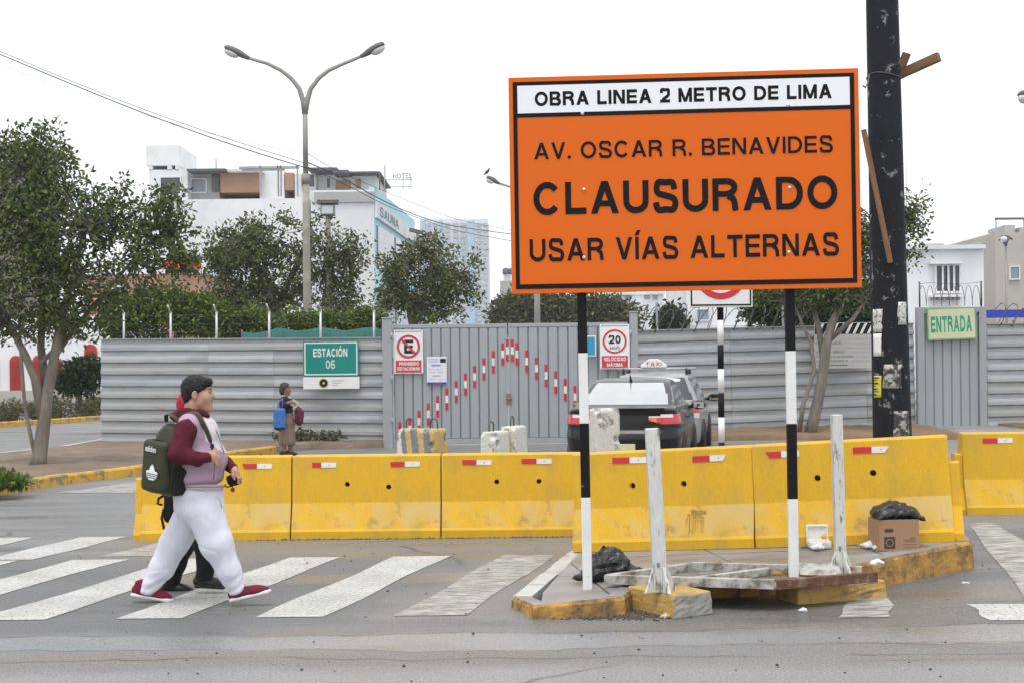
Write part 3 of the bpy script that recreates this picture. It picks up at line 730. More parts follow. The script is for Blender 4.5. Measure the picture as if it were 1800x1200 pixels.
def bar(name, r, p, q, w_, mt, off=.006):
    p = Vector((p[0], 0, p[1])); q = Vector((q[0], 0, q[1])); d = q - p
    return MB().box((0, 0, 0), (d.length, .002, w_)).build(name, mt, r, loc=((p.x + q.x) / 2, -off, (p.z + q.z) / 2), rot=(0, -math.atan2(d.z, d.x), 0))
# station sign
r, P, k = sign('station_sign', 'green station sign on the left fence above a white plate', 533, 599, 631, 661, 30.5, GREEN, th=.03)
W, H = 98 * k, 62 * k
for (x0, x1, z0, z1) in ((-W / 2 + .03, W / 2 - .03, H - .055, H - .03), (-W / 2 + .03, W / 2 - .03, .03, .055), (-W / 2 + .03, -W / 2 + .055, .055, H - .055), (W / 2 - .055, W / 2 - .03, .055, H - .055)):
    flat('white_border', r, x0, x1, z0, z1, WHITE)
text('lettering', 'ESTACIÓN', WHITE, r, (P(581, 618)[0], -.004, P(581, 617.5)[1]), 60 * k, 19 * k, .07)
text('lettering', '06', WHITE, r, (P(581, 640)[0], -.004, P(581, 640)[1]), 16 * k, 15 * k, .012)
r, P, k = sign('sponsor_plate', 'white plate with round yellow and black emblem under the green sign', 533, 662, 632, 683, 30.5, WHITE, th=.02)
YEL = mat('emblem_yellow', (.55, .5, .08), .5, .1, 9, 0); TXL = mat('pale_print', (.5, .45, .46), .6, 0, 1, 0)
ring('emblem', r, P(569, 672.5), 8.5 * k, .001, YEL, .004); ring('emblem', r, P(569, 672.5), 7 * k, 2.2 * k, INK, .0065)
for i in range(3): flat('print_line', r, P(584, 0)[0], P(604 - 5 * i, 0)[0], P(0, 669 + i * 4)[1], P(0, 667.6 + i * 4)[1], TXL)
# no-parking sign
r, P, k = sign('no_parking_sign', 'white no parking sign with struck letter E on the left gate leaf', 693, 580, 744, 656, 30.32, WHITE, th=.012)
for a_ in ((695, 742, 582, 583.2), (695, 742, 653.2, 654.4)): flat('border_line', r, P(a_[0], 0)[0], P(a_[1], 0)[0], P(0, a_[3])[1], P(0, a_[2])[1], GREYTXT)
text('letter', 'E', INK, r, (P(719, 0)[0], -.004, P(0, 609)[1]), 16 * k, 24 * k, .09)
ring('red_ring', r, P(718.5, 609), 20.5 * k, 16.5 * k, RED, .0065); bar('red_slash', r, P(706, 596.5), P(731, 621.5), 4 * k, RED, .009)
flat('red_band', r, P(696, 0)[0], P(741, 0)[0], P(0, 653)[1], P(0, 633)[1], RED)
text('lettering', 'PROHIBIDO', WHITE, r, (P(719, 0)[0], -.005, P(0, 638.8)[1]), 35 * k, 6.4 * k, .1)
text('lettering', 'ESTACIONAR', WHITE, r, (P(718.5, 0)[0], -.005, P(0, 647.5)[1]), 39 * k, 6.4 * k, .1)
# notice
r, P, k = sign('notice_sheet', 'small pale notice with blue foot on the left gate leaf', 750.5, 626.5, 785.5, 676, 30.33, WHITEB, 'notice', th=.006)
NB = mat('notice_blue', (.03, .06, .36), .5, 0, 1, 0); NL = mat('notice_pale', (.4, .42, .55), .6, 0, 1, 0)
flat('blue_foot', r, P(751, 0)[0], P(785, 0)[0], P(0, 675.5)[1], P(0, 671)[1], NB)
flat('red_mark', r, P(764, 0)[0], P(772, 0)[0], P(0, 674.5)[1], P(0, 672)[1], REDT, .006)
flat('print_block', r, P(774, 0)[0], P(784, 0)[0], P(0, 637)[1], P(0, 630)[1], INK)
flat('print_line', r, P(758, 0)[0], P(775, 0)[0], P(0, 642.4)[1], P(0, 640.8)[1], NB); flat('print_line', r, P(760, 0)[0], P(775, 0)[0], P(0, 660.4)[1], P(0, 659.2)[1], RED)
for y, a_, b_ in ((630, 753, 770), (633, 753, 771), (636, 753, 769), (648, 754, 764), (648, 768, 778), (653, 754, 766), (653, 770, 780), (665, 755, 766), (666, 772, 781)):
    flat('print_line', r, P(a_, 0)[0], P(b_, 0)[0], P(0, y + .9)[1], P(0, y)[1], NL)
# speed sign
r, P, k = sign('speed_limit_sign', 'white speed limit sign reading 20 at the right end of the gate', 1055, 570, 1107, 648, 30.2, WHITE, th=.02)
for a_ in ((1057, 1105, 572, 573.2), (1057, 1105, 645.2, 646.4)): flat('border_line', r, P(a_[0], 0)[0], P(a_[1], 0)[0], P(0, a_[3])[1], P(0, a_[2])[1], GREYTXT)
ring('red_ring', r, P(1081, 600), 21.2 * k, 17.8 * k, RED); text('number', '20', INK, r, (P(1081, 0)[0], -.004, P(0, 596.5)[1]), 21 * k, 15 * k, .08)
text('lettering', 'km/h', INK, r, (P(1081, 0)[0], -.004, P(0, 611)[1]), 17 * k, 6.5 * k, .0)
flat('red_band', r, P(1058, 0)[0], P(1104, 0)[0], P(0, 645)[1], P(0, 625)[1], RED)
text('lettering', 'VELOCIDAD', WHITE, r, (P(1081, 0)[0], -.005, P(0, 630.8)[1]), 39 * k, 6.8 * k, .09)
text('lettering', 'MÁXIMA', WHITE, r, (P(1081, 0)[0], -.005, P(0, 639.6)[1]), 28 * k, 8.2 * k, .09)
r, P, k = sign('information_sign', 'plain blue sign with pale rim half hidden by the left sign post', 1026, 590, 1048, 626, 30.25, WHITE, th=.01)
flat('blue_field', r, P(1028, 0)[0], P(1046, 0)[0], P(0, 624)[1], P(0, 592)[1], BLUE)
# entrance sign
CREAM = mat('cream_board', (.62, .63, .42), .5, .06, 3, .02); EG = mat('entrance_green', (.02, .34, .2), .5, .15, 9, .02); EGR = mat('entrance_rim', (.2, .4, .2), .5, .2, 7, .02)
r, P, k = sign('entrance_sign', 'cream sign with green letters on the entrance door', 1631, 541, 1717, 597, 31.85, EGR, th=.08, rotx=-.025)
flat('cream_field', r, P(1633.5, 0)[0], P(1714.5, 0)[0], P(0, 594.5)[1], P(0, 543.5)[1], CREAM)
text('lettering', 'ENTRADA', EG, r, (P(1673, 0)[0], -.004, P(0, 570)[1]), 72 * k, 29 * k, .09)
# works board
PW = mat('board_grey', (.5, .5, .5), .6, .08, 3, .02)
r, P, k = sign('works_board', 'pale works information board with hazard stripes behind the bare trunk', 1432, 567, 1536, 647, 31.35, PW, th=.03)
flat('black_band', r, P(1433, 0)[0], P(1535, 0)[0], P(0, 587)[1], P(0, 568)[1], BLACK)
for i in range(8):
    x = 1436 + i * 12.6; m = MB().prism([P(x, 586.5), P(x + 5, 586.5), P(x + 14, 568.5), P(x + 9, 568.5)], 'y', -.0052, -.0035); m.build('white_hazard_stripe', WHITE, r)
for i, (s_, wd) in enumerate((('COMPAÑÍA:', 34), ('CONTRATANTE:', 46), ('', 0), ('ZONA DE OBRAS:', 52), ('PLAZO DE EJECUCIÓN:', 66), ('AUTORIZACIÓN #', 56))):
    y = 592 + i * 7.6
    if s_: tag(text('lettering', s_, GREYTXT, r, (P(1434 + wd / 2, 0)[0], -.004, P(0, y + 3)[1]), wd * k, 4.6 * k, .03), kind='stuff')
    flat('print_line', r, P(1436 + wd + 4, 0)[0], P(1530, 0)[0], P(0, y + 4.2)[1], P(0, y + 2.4)[1], TXL)
flat('print_line', r, P(1436, 0)[0], P(1490, 0)[0], P(0, 642)[1], P(0, 640)[1], GREYTXT)
# no-turn road sign on a striped pole
rp = at(1266, 545, 17.0); r = thing('road_sign', 'white prohibition road sign on a black and white banded pole', 'road sign', (rp.x, 17.0, gz(rp.x, 17)))
zb = gz(rp.x, 17); ed = [at(1265, y, 17).z - zb for y in (380, 563, 606, 648, 690, 733, 777)] + [.35, 0]
for i in range(len(ed) - 1): MB().tube([(0, 0, ed[i]), (0, 0, ed[i + 1] + .0005)], .037, 14).build('pole_band', BLACK if i % 2 == 0 else WHITE, r)
kk = 17 / F; zc = at(1266, 482, 17).z - zb; zb2 = at(1266, 541, 17).z - zb
m = MB().bb(-55.5 * kk, 55.5 * kk, -.07, -.05, zb2, zb2 + 150 * kk); m.build('panel', WHITE, r, .02)
for (x0, x1, z0, z1) in ((-53, 53, 3, 5.6), (-53, 53, 144, 146.6), (-53, -50.4, 5.6, 144), (50.4, 53, 5.6, 144)):
    MB().bb(x0 * kk, x1 * kk, -.074, -.071, zb2 + z0 * kk, zb2 + z1 * kk).build('black_border', BLACK, r)
rr_ = ring('red_ring', r, (0, zc), 45 * kk, 34 * kk, RED, .075); bar('red_slash', r, (-24 * kk, zc + 24 * kk), (24 * kk, zc - 24 * kk), 8 * kk, RED, .079)
m = MB().bb(-6 * kk, 4 * kk, -.0735, -.0715, zc - 26 * kk, zc + 12 * kk); m.bb(-16 * kk, -6 * kk, -.0735, -.0715, zc + 3 * kk, zc + 12 * kk); m.build('arrow', INK, r)

# ------------------------------------------------------------------ the big orange sign
ORANGE = mat('sign_orange', (.7, .125, .003), .5, .03, .8, .01, 20, spec=.25)
SB = mat('sign_black', (.012, .011, .013), .6, .1, 4, .01, spec=.08); SWH = mat('sign_white', (.8, .82, .86), .45, .02, 2, .01)
PB = mat('post_black', (.01, .01, .011), .55, .2, 5, .05, spec=.12, dirt=(.5, .5, .5), damt=.8, dscale=14, dlo=.66, dhi=.7)
PWH = mat('post_white', (.74, .74, .73), .5, .06, 5, .03, dirt=(.22, .2, .18), damt=.8, dscale=13, dlo=.62, dhi=.68)
TL, BL, TR, BR = at(897, 137, 10.0), at(904, 517, 10.0), at(1513, 120, 9.86), at(1519, 505, 9.86)
C0 = (TL + BL + TR + BR) / 4; ax_ = ((TR - TL) + (BR - BL)).normalized(); uz = ((TL - BL) + (TR - BR)).normalized(); ny = uz.cross(ax_).normalized(); uz = ax_.cross(ny)
SW, SH = ((TR - TL).length + (BR - BL).length) / 2, ((TL - BL).length + (TR - BR).length) / 2
Mr = Matrix((ax_, ny, uz)).transposed()
big = thing('detour_sign', 'large orange road closure sign with black lettering on two banded posts', 'road sign', (C0.x, C0.y, iz(C0.x)), rot=Mr.to_euler())
zo = local(big, C0).z
MB().bb(-SW / 2, SW / 2, 0, .03, zo - SH / 2, zo + SH / 2).build('panel', ORANGE, big, .002)
def U(u): return -SW / 2 + u * SW
def Vv(v): return zo + SH / 2 - v * SH
MB().bb(U(.026), U(.974), -.002, -.0005, Vv(.167), Vv(.039)).build('white_field', SWH, big)
b0, b1 = .0125, .0245
for nm, q in (('border', (b0, 1 - b0, .0385, .0215)), ('border', (b0, 1 - b0, .979, .957)), ('border', (b0, b1, .957, .0385)), ('border', (1 - b1, 1 - b0, .957, .0385)), ('divider', (b1, 1 - b1, .186, .1675))):
    MB().bb(U(q[0]), U(q[1]), -.0025, -.0004, Vv(q[2]), Vv(q[3])).build(nm, SB, big)
text('lettering', 'OBRA LINEA 2 METRO DE LIMA', SB, big, (U(.4995), -.002, Vv(.102)), .848 * SW, .07 * SH, .085)
text('lettering', 'AV. OSCAR R. BENAVIDES', SB, big, (U(.498), -.002, Vv(.343)), .853 * SW, .08 * SH, .035)
text('lettering', 'CLAUSURADO', SB, big, (U(.501), -.002, Vv(.563)), .868 * SW, .158 * SH, .062)
text('lettering', 'USAR VÍAS ALTERNAS', SB, big, (U(.4955), -.002, Vv(.786)), .883 * SW, .136 * SH, .047)
for zx, zy in ((380, 260), (1335, 232), (388, 615), (1341, 613), (388, 932), (1338, 912)):
    p = at(880 + zx / 2.647, 100 + zy / 2.647, 9.93); p = local(big, p); MB().lathe([(.014, 0), (.013, .004), (.008, .008), (.002, .0095)], n=10).build('bolt', ALU, big, loc=(p.x, -.001, p.z), rot=(R(90), 0, 0))
for px, py, cuts in ((1033, 1030, (620, 744, 874)), (1385, 1000, (617, 744, 875))):
    foot = isl(px, py); fl = local(big, foot); top = zo + SH / 2 - .06; px_t = fl.x - (.014 if px < 1200 else -.004)
    po = bpy.data.objects.new('post', None); COL.objects.link(po); po.parent = big
    zs = [top] + [local(big, at(px, c, 10.0)).z for c in cuts] + [fl.z - .01]
    for i in range(4):
        x0 = fl.x + (px_t - fl.x) * (zs[i] - fl.z) / (top - fl.z); x1 = fl.x + (px_t - fl.x) * (zs[i + 1] - fl.z) / (top - fl.z); h_ = .033
        vs = [(x + sx * h_, .066 + sy * h_, z) for (x, z) in ((x1, zs[i + 1] + .0005), (x0, zs[i])) for sx, sy in ((-1, -1), (1, -1), (1, 1), (-1, 1))]
        MB().add(vs, [(3, 2, 1, 0), (4, 5, 6, 7), (0, 1, 5, 4), (1, 2, 6, 5), (2, 3, 7, 6), (3, 0, 4, 7)], False).build('post_band', PB if i % 2 == 0 else PWH, po, .004)
for z in (zo - .45, zo + .5): MB().bb(U(.08), U(.92), .031, .034, z - .03, z + .03).build('back_rail', ALU, big)

# ------------------------------------------------------------------ barriers
YB = mat('barrier_yellow', (.67, .392, .013), .6, .1, 1.6, .1, 30, dirt=(.45, .29, .06), damt=.6, dscale=2.6, dlo=.48, dhi=.66, fine=.1, stretch=(1, 1, .45))
YBD = mat('hole_shade', (.03, .025, .018), .9, .2, 6, .1)
def barrier_scuff():
    m = YB.copy(); m.name = 'barrier_yellow_scuffed'; n = m.node_tree.nodes; l = m.node_tree.links; p = n['Principled BSDF']
    src = p.inputs['Base Color'].links[0].from_socket; tc = n.new('ShaderNodeTexCoord')
    z = n.new('ShaderNodeTexNoise'); z.inputs['Scale'].default_value = 2.1; z.inputs['Detail'].default_value = 8; z.inputs['Distortion'].default_value = 1.2; l.new(tc.outputs['Object'], z.inputs['Vector'])
    r1 = n.new('ShaderNodeMapRange'); r1.inputs[1].default_value = .42; r1.inputs[2].default_value = .62; r1.inputs[4].default_value = .8; l.new(z.outputs['Fac'], r1.inputs[0])
    a = n.new('ShaderNodeMix'); a.data_type = 'RGBA'; l.new(r1.outputs[0], a.inputs[0]); l.new(src, a.inputs[6]); a.inputs[7].default_value = (.56, .4, .15, 1)
    z2 = n.new('ShaderNodeTexNoise'); z2.inputs['Scale'].default_value = 5.5; z2.inputs['Detail'].default_value = 10; z2.inputs['Roughness'].default_value = .7; l.new(tc.outputs['Object'], z2.inputs['Vector'])
    r2 = n.new('ShaderNodeMapRange'); r2.inputs[1].default_value = .55; r2.inputs[2].default_value = .66; r2.inputs[4].default_value = .8; l.new(z2.outputs['Fac'], r2.inputs[0])
    b = n.new('ShaderNodeMix'); b.data_type = 'RGBA'; l.new(r2.outputs[0], b.inputs[0]); l.new(a.outputs[2], b.inputs[6]); b.inputs[7].default_value = (.27, .18, .085, 1)
    l.new(b.outputs[2], p.inputs['Base Color']); return m
YBS = barrier_scuff()
def barrier(label, p0, p1, holes, strips, tl=False, tr=False, group='yellow concrete barriers'):
    """p0,p1: left and right end of the front foot line (world)"""
    p0, p1 = Vector(p0), Vector(p1); d = p1 - p0; L = d.length - .014; yaw = math.atan2(d.y, d.x); c = (p0 + p1) / 2
    nb = Vector((-math.sin(yaw), math.cos(yaw), 0))
    r = thing('concrete_barrier', label, 'barrier', c + nb * .25, rot=(0, -math.atan2(d.z, Vector((d.x, d.y, 0)).length), yaw), group=group)
    H = .82; pr = [(-.25, 0), (-.25, .075), (-.235, .1), (-.135, .35), (-.09, H - .015), (-.075, H)]
    pr = pr + [(-y, z) for y, z in pr[::-1]]
    m = MB(); n = len(pr); vs = []
    rows = [-L / 2, -L / 2 + .02, L / 2 - .02, L / 2]
    for i, x in enumerate(rows):
        k = .965 if i in (0, 3) else 1.0
        for y, z in pr: vs.append((x, y * k, z if z < .01 else z * (.99 if i in (0, 3) else 1)))
    m.add(vs, [list(range(n)), list(range(3 * n, 4 * n))[::-1]], False)
    for i in range(3):
        for q in range(n):
            q2 = (q + 1) % n; m.cm = 1 if q in (2,) else 0
            m.f.append([i * n + q, (i + 1) * n + q, (i + 1) * n + q2, i * n + q2]); m.m.append(m.cm); m.sm.append(False)
    body = m.build('barrier_body', [YB, YBS], r)
    cut = MB()
    for u, z in holes: cut.tube([(-L / 2 + u * L, -.2, z), (-L / 2 + u * L, -.02, z)], .026, 14)
    if holes:
        co = cut.build('cut', YBD); co.parent = r; bm_ = body.modifiers.new('b', 'BOOLEAN'); bm_.object = co; bm_.operation = 'DIFFERENCE'; bm_.solver = 'EXACT'
        bpy.context.view_layer.update(); me = bpy.data.meshes.new_from_object(body.evaluated_get(bpy.context.evaluated_depsgraph_get()))
        body.modifiers.clear(); body.data = me; bpy.data.objects.remove(co)
        for u, z in holes: MB().tube([(-L / 2 + u * L, -.05, z), (-L / 2 + u * L, -.021, z)], .0255, 12).build('hole_shade_plug', YBD, r)  # dark plug at the back of each hole, shade put into its colour
    for s_, on in ((-1, tl), (1, tr)):
        if on:
            q = [(y * .8, z * .74) for y, z in pr]; x0 = s_ * L / 2
            MB().prism(q, 'x', min(x0 + s_ * .001, x0 + s_ * .075), max(x0 + s_ * .001, x0 + s_ * .075)).build('end_tongue', YB, r)
    for u, z, w_ in strips:
        x = -L / 2 + u * L; yf = -.135 + (z - .35) / (H - .015 - .35) * .045; m = MB()
        sl_ = math.atan2(.045, .455)
        tv = random.random(); cl, cr_ = (random.uniform(.01, .06) if tv < .35 else 0), (random.uniform(.01, .05) if tv > .7 else 0); hh = .025
        m.cm = 0; m.prism([(-w_ / 2 + cl, -hh), (-.0003, -hh), (-.0003, hh), (-w_ / 2 + cl * random.random(), hh)], 'y', -.0015, .0015)
        m.cm = 1; m.prism([(.0003, -hh), (w_ / 2 - cr_, -hh), (w_ / 2 - cr_ * random.random(), hh), (.0003, hh)], 'y', -.0015, .0015)
        m.cm = 2; m.box((w_ / 4, -.002, .0), (.012, .001, .006))
        m.build('reflector_strip', [REDT, WHITET, INK], r, loc=(x, yf - .004, z), rot=(-sl_, random.uniform(-.02, .02), 0))
    return r
Yb = gnd(500, 948).y
def rowp(px): return Vector(((px - 900) * Yb / F, Yb, 0))
barrier('yellow barrier at the left end of the row, behind the walking man', rowp(241), rowp(507), [], [(.77, .72, .3)], tl=True)
barrier('yellow barrier second from the left with two drain holes', rowp(507), rowp(772), [(.37, .53), (.65, .5)], [(.195, .725, .3), (.76, .725, .3)])
barrier('yellow barrier third from the left, right end hidden by the sign post', rowp(772), rowp(1038), [(.37, .54), (.655, .54)], [(.235, .735, .3), (.64, .74, .3)])
ia, ib, ic = isl(1005, 970), isl(1327, 962.5), isl(1680, 951)
ba = barrier('yellow barrier on the island behind the leaning white post', ia, ib, [(.34, .53), (.625, .53)], [(.33, .745, .3), (.775, .73, .29)])
bb_ = barrier('yellow barrier on the island behind the cardboard box', ib, ic, [(.335, .53), (.62, .55)], [(.155, .735, .29), (.62, .735, .29)], tr=True)
STAIN = mat('mud_stain', (.3, .19, .05), .9, .4, 20, .1)
m = MB(); rnd = random.Random(4)
for i in range(15):
    x = .03 + i * .0105 + rnd.uniform(-.004, .004); z0 = .30 - .02 * abs(i - 7) / 3; ln = rnd.uniform(.06, .2); wd = rnd.uniform(.003, .006)
    f_ = lambda z: -.235 + (z - .1) / .25 * .1 - .002
    m.add([(x, f_(z0), z0), (x + wd, f_(z0), z0), (x + wd * .4, f_(z0 - ln), max(z0 - ln, .1)), (x, f_(z0 - ln), max(z0 - ln, .1))], [(0, 1, 2, 3)], False)
for i in range(24):
    a = rnd.uniform(0, 6.28); x, z = .11 + rnd.gauss(0, .045), .29 + rnd.gauss(0, .012); s_ = rnd.uniform(.006, .016)
    m.add([(x + s_ * 1.4 * math.cos(a + t * 1.257), f_(z + s_ * math.sin(a + t * 1.257)) - .0003 * i / 8, z + s_ * math.sin(a + t * 1.257)) for t in range(5)], [(0, 1, 2, 3, 4)], False)
m.xf(Matrix.Translation((.18, 0, 0))); m.build('mud_splash', STAIN, ba)
q0 = gnd(1700, 905); barrier('yellow barrier standing apart at the right edge of the picture', q0, Vector((q0.x + 1.47, q0.y - .05, q0.z)), [], [(.24, .74, .3)], tl=True)

# ------------------------------------------------------------------ weathered white concrete blocks
WCON = mat('white_concrete', (.6, .58, .53), .85, .15, 5, .25, 30, dirt=(.2, .18, .15), damt=.9, dscale=5, dlo=.56, dhi=.63, fine=.15)
GCON = mat('grey_concrete', (.2, .2, .2), .9, .2, 6, .25, 30, dirt=(.45, .44, .42), damt=.8, dscale=7, dlo=.58, dhi=.64)
OCH = mat('faded_ochre', (.55, .38, .14), .85, .15, 6, .15, dirt=(.3, .26, .2), damt=.6, dscale=7)
def loop(r, x, y, z, rad, rz=0.0):
    pts = [(x + rad * math.cos(a) * math.cos(rz), y + rad * math.cos(a) * math.sin(rz), z + (.07 + rad * math.sin(a) if 0 < a < math.pi else 0)) for a in [0] + [math.pi * i / 10 for i in range(11)] + [math.pi]]
    pts[0] = (pts[1][0], pts[1][1], z - .03); pts[-1] = (pts[-2][0], pts[-2][1], z - .03)
    MB().tube(pts, .011, 6).build('lifting_loop', WIRE, r)
def block(label, px, Y, top, yaw, bl, bw, tp, mt, loops, chips):
    c = at(px, 700, Y); z0 = gz(c.x, Y); H = at(px, top, Y).z - z0
    r = thing('concrete_block', label, 'concrete block', (c.x, Y, z0), rz=yaw, group='weathered concrete blocks before the gate')
    rot = Euler((0, 0, 0)); prims = [cone((-bl / 2 + .06, 0, .05), (bl / 2 - .06, 0, .05), .05)]
    rnd = random.Random(chips); ch = []
    for i in range(26):
        ch.append(ell((rnd.choice((-1, 1)) * bl / 2 * rnd.choice((1, rnd.random())), rnd.choice((-1, 1)) * bw / 2 * rnd.uniform(.7, .95), H * rnd.choice((1, rnd.random()))), (rnd.uniform(.02, .06),) * 3, None, .01, True))
    V, Fq = solid([rbox((0, 0, H / 2), (bl / 2, bw / 2, H / 2), .03)] + ch, .016, .01)
    tz = np.clip(V[:, 2] / H, 0, 1); V[:, 1] *= (1 - (1 - tp) * tz); V[:, 0] *= 1 - .06 * tz
    mi = mt(V[Fq].mean(1)) if callable(mt) else None
    link('block_body', mesh_np('block', V, Fq, [WCON, GCON, OCH], True, mi), r)
    for x in loops: loop(r, x, 0, H, .06)
    return r
block('striped concrete block with ochre and grey bands before the gate', 741, 19.0, 752, R(-33), .62, .42, .8,
      lambda C: np.where(C[:, 0] + C[:, 2] * .16 < -.1, 0, np.where(((C[:, 0] + C[:, 2] * .16 + .02) % .2) < .085, 2, 1)), (-.2, .2), 3)
block('white concrete block with one lifting loop, left of the closest pair', 871, 18.6, 757, R(62), .5, .25, .82, lambda C: np.where(C[:, 0] > .16, 2, 0), (-.12,), 5)
block('white concrete block with a pale filled loop, right of the closest pair', 902, 19.0, 748, R(70), .5, .3, .7, None, (-.05,), 8)
block('tall weathered white concrete block behind the left sign post', 1061, 17.4, 717, R(20), .34, .3, .86, None, (), 9)
# ================================================================== POLE, LAMPS, CARS, LITTER
POLE = mat('pole_black', (.014, .015, .019), .65, .3, 3, .15, 18, spec=.15, dirt=(.3, .3, .31), damt=.7, dscale=8, dlo=.6, dhi=.65)
WOOD = mat('rough_wood', (.2, .11, .055), .8, .35, 6, .2, 30, stretch=(.3, 3, 3))
PAPER = mat('old_paper', (.6, .6, .58), .8, .1, 9, .05, dirt=(.08, .08, .09), damt=.85, dscale=30, dlo=.52, dhi=.58)
YPAP = mat('yellow_paper', (.62, .56, .06), .7, .06, 9, .03)
pb, pt = at(1569, 790, 13.8), at(1550, -20, 13.8); pz = gz(pb.x, 13.8); dv = (pt - pb) / (pt.z - pb.z)
base = pb + dv * (pz - pb.z - .02); top = base + dv * 9.5
pole = thing('utility_pole', 'thick black painted utility pole with torn paper posters', 'pole', base)
d9 = top - base
def prad(z): return .19 - .0072 * z
MB().tube([d9 * t for t in (0, .1, .2, .3, .45, .6, .8, 1)], [prad(9.5 * t) for t in (0, .1, .2, .3, .45, .6, .8, 1)], 32).build('pole_shaft', POLE, pole)
def flyer(nm, px0, px1, py0, py1, mt, lines=None, jag=.0, n=7, off=.0025):
    """paper wrapped on the pole: picture columns px0..px1, rows py0..py1"""
    vs = []; rows = 5; rnd = random.Random(int(px0))
    for j in range(rows + 1):
        py = py0 + (py1 - py0) * j / rows
        z = at(1567, py, 13.62).z - base.z; cx = base.x + d9.x * z / 9.5; cy = base.y + d9.y * z / 9.5; r_ = prad(z) + off
        for i in range(n + 1):
            px = px0 + (px1 - px0) * i / n + (rnd.uniform(-jag, jag) if j in (0, rows) or i in (0, n) else 0)
            X = (unroll(px, py)[0]) * 13.65 / F; s_ = max(-.97, min(.97, (X - cx) / r_)); a = math.asin(s_)
            vs.append((cx + r_ * math.sin(a) - base.x, cy - r_ * math.cos(a) - base.y, z))
    m = MB().add(vs, [(j * (n + 1) + i, (j + 1) * (n + 1) + i, (j + 1) * (n + 1) + i + 1, j * (n + 1) + i + 1) for j in range(rows) for i in range(n)], True)
    o = m.build(nm, mt, pole); so = o.modifiers.new('t', 'SOLIDIFY'); so.thickness = .0015; so.offset = 0
    return o
flyer('poster', 1531, 1551, 543, 584, PAPER, jag=1.5); flyer('poster', 1532, 1550, 586, 625, WHITE, jag=.5); flyer('poster', 1577, 1594, 531, 571, PAPER, jag=1.2)
TORN = mat('torn_paper', (.05, .05, .055), .8, .3, 5, .1, dirt=(.45, .43, .4), damt=1, dscale=13, dlo=.49, dhi=.55)
flyer('torn_poster', 1569, 1599, 722, 768, TORN, jag=1); flyer('torn_poster', 1553, 1584, 640, 682, TORN, jag=2)
flyer('torn_poster', 1530, 1537, 437, 505, PAPER, jag=1.5, n=3)
f1 = flyer('yellow_flyer', 1533, 1540, 632, 657, YPAP, n=3); f2 = flyer('yellow_flyer', 1533, 1550, 660, 698, YPAP)
for i in range(7): flyer('print_line', 1534.5, 1547 - (i * 3 % 5), 662 + i * 5, 664.6 + i * 5 - (i % 2), INK, n=4, off=.0045)
for i in range(4): flyer('print_line', 1534, 1539, 634 + i * 5.5, 636.4 + i * 5.5, INK, n=2, off=.0045)
wz_ = at(1560, 128, 13.6).z - base.z
MB().tube([(prad(wz_) * 1.03 * math.cos(a) + d9.x * wz_ / 9.5, prad(wz_) * 1.03 * math.sin(a) + d9.y * wz_ / 9.5, wz_ + .02 * math.sin(a * 2)) for a in [2 * math.pi * i / 24 for i in range(25)]], .006, 5).build('binding_wire', WIRE, pole)
def plank(label, a, b, w_, t_):
    a, b = Vector(a), Vector(b); d = b - a; c = (a + b) / 2; r = thing('wooden_plank', label, 'plank', c, rot=d.to_track_quat('X', 'Z').to_euler())
    MB().bb(-d.length / 2, d.length / 2, -t_ / 2, t_ / 2, -w_ / 2, w_ / 2).build('plank_board', WOOD, r, .003)
    for x in (-.42, .42): MB().lathe([(.006, -.001), (.006, .003), (.003, .005)], n=6).build('nail_head', WIRE, r, loc=(x * d.length, -t_ / 2, 0), rot=(R(90), 0, 0))
    return r
plank('thick wooden plank jutting right from the top of the black pole', at(1560, 141, 14.05), at(1651, 100, 13.7), .085, .06)
plank('short wooden plank end sticking up beside the jutting plank', at(1572, 150, 14.1), at(1594, 94, 14.05), .08, .04)
plank('thin wooden lath leaning against the front of the black pole', at(1518, 228, 13.52), at(1565, 462, 13.55), .045, .03)
sw = [at(1517, 151, 10.0), at(1521, 143, 10.6), at(1528, 131, 13.6)]
tag(MB().tube([sw[0], sw[0].lerp(sw[2], .3) - Vector((0, 0, .05)), sw[0].lerp(sw[2], .7) - Vector((0, 0, .05)), sw[2]], .006, 5).build('tie_wire', WIRE), 'thin tie wire between the orange sign and the black pole', 'wire')

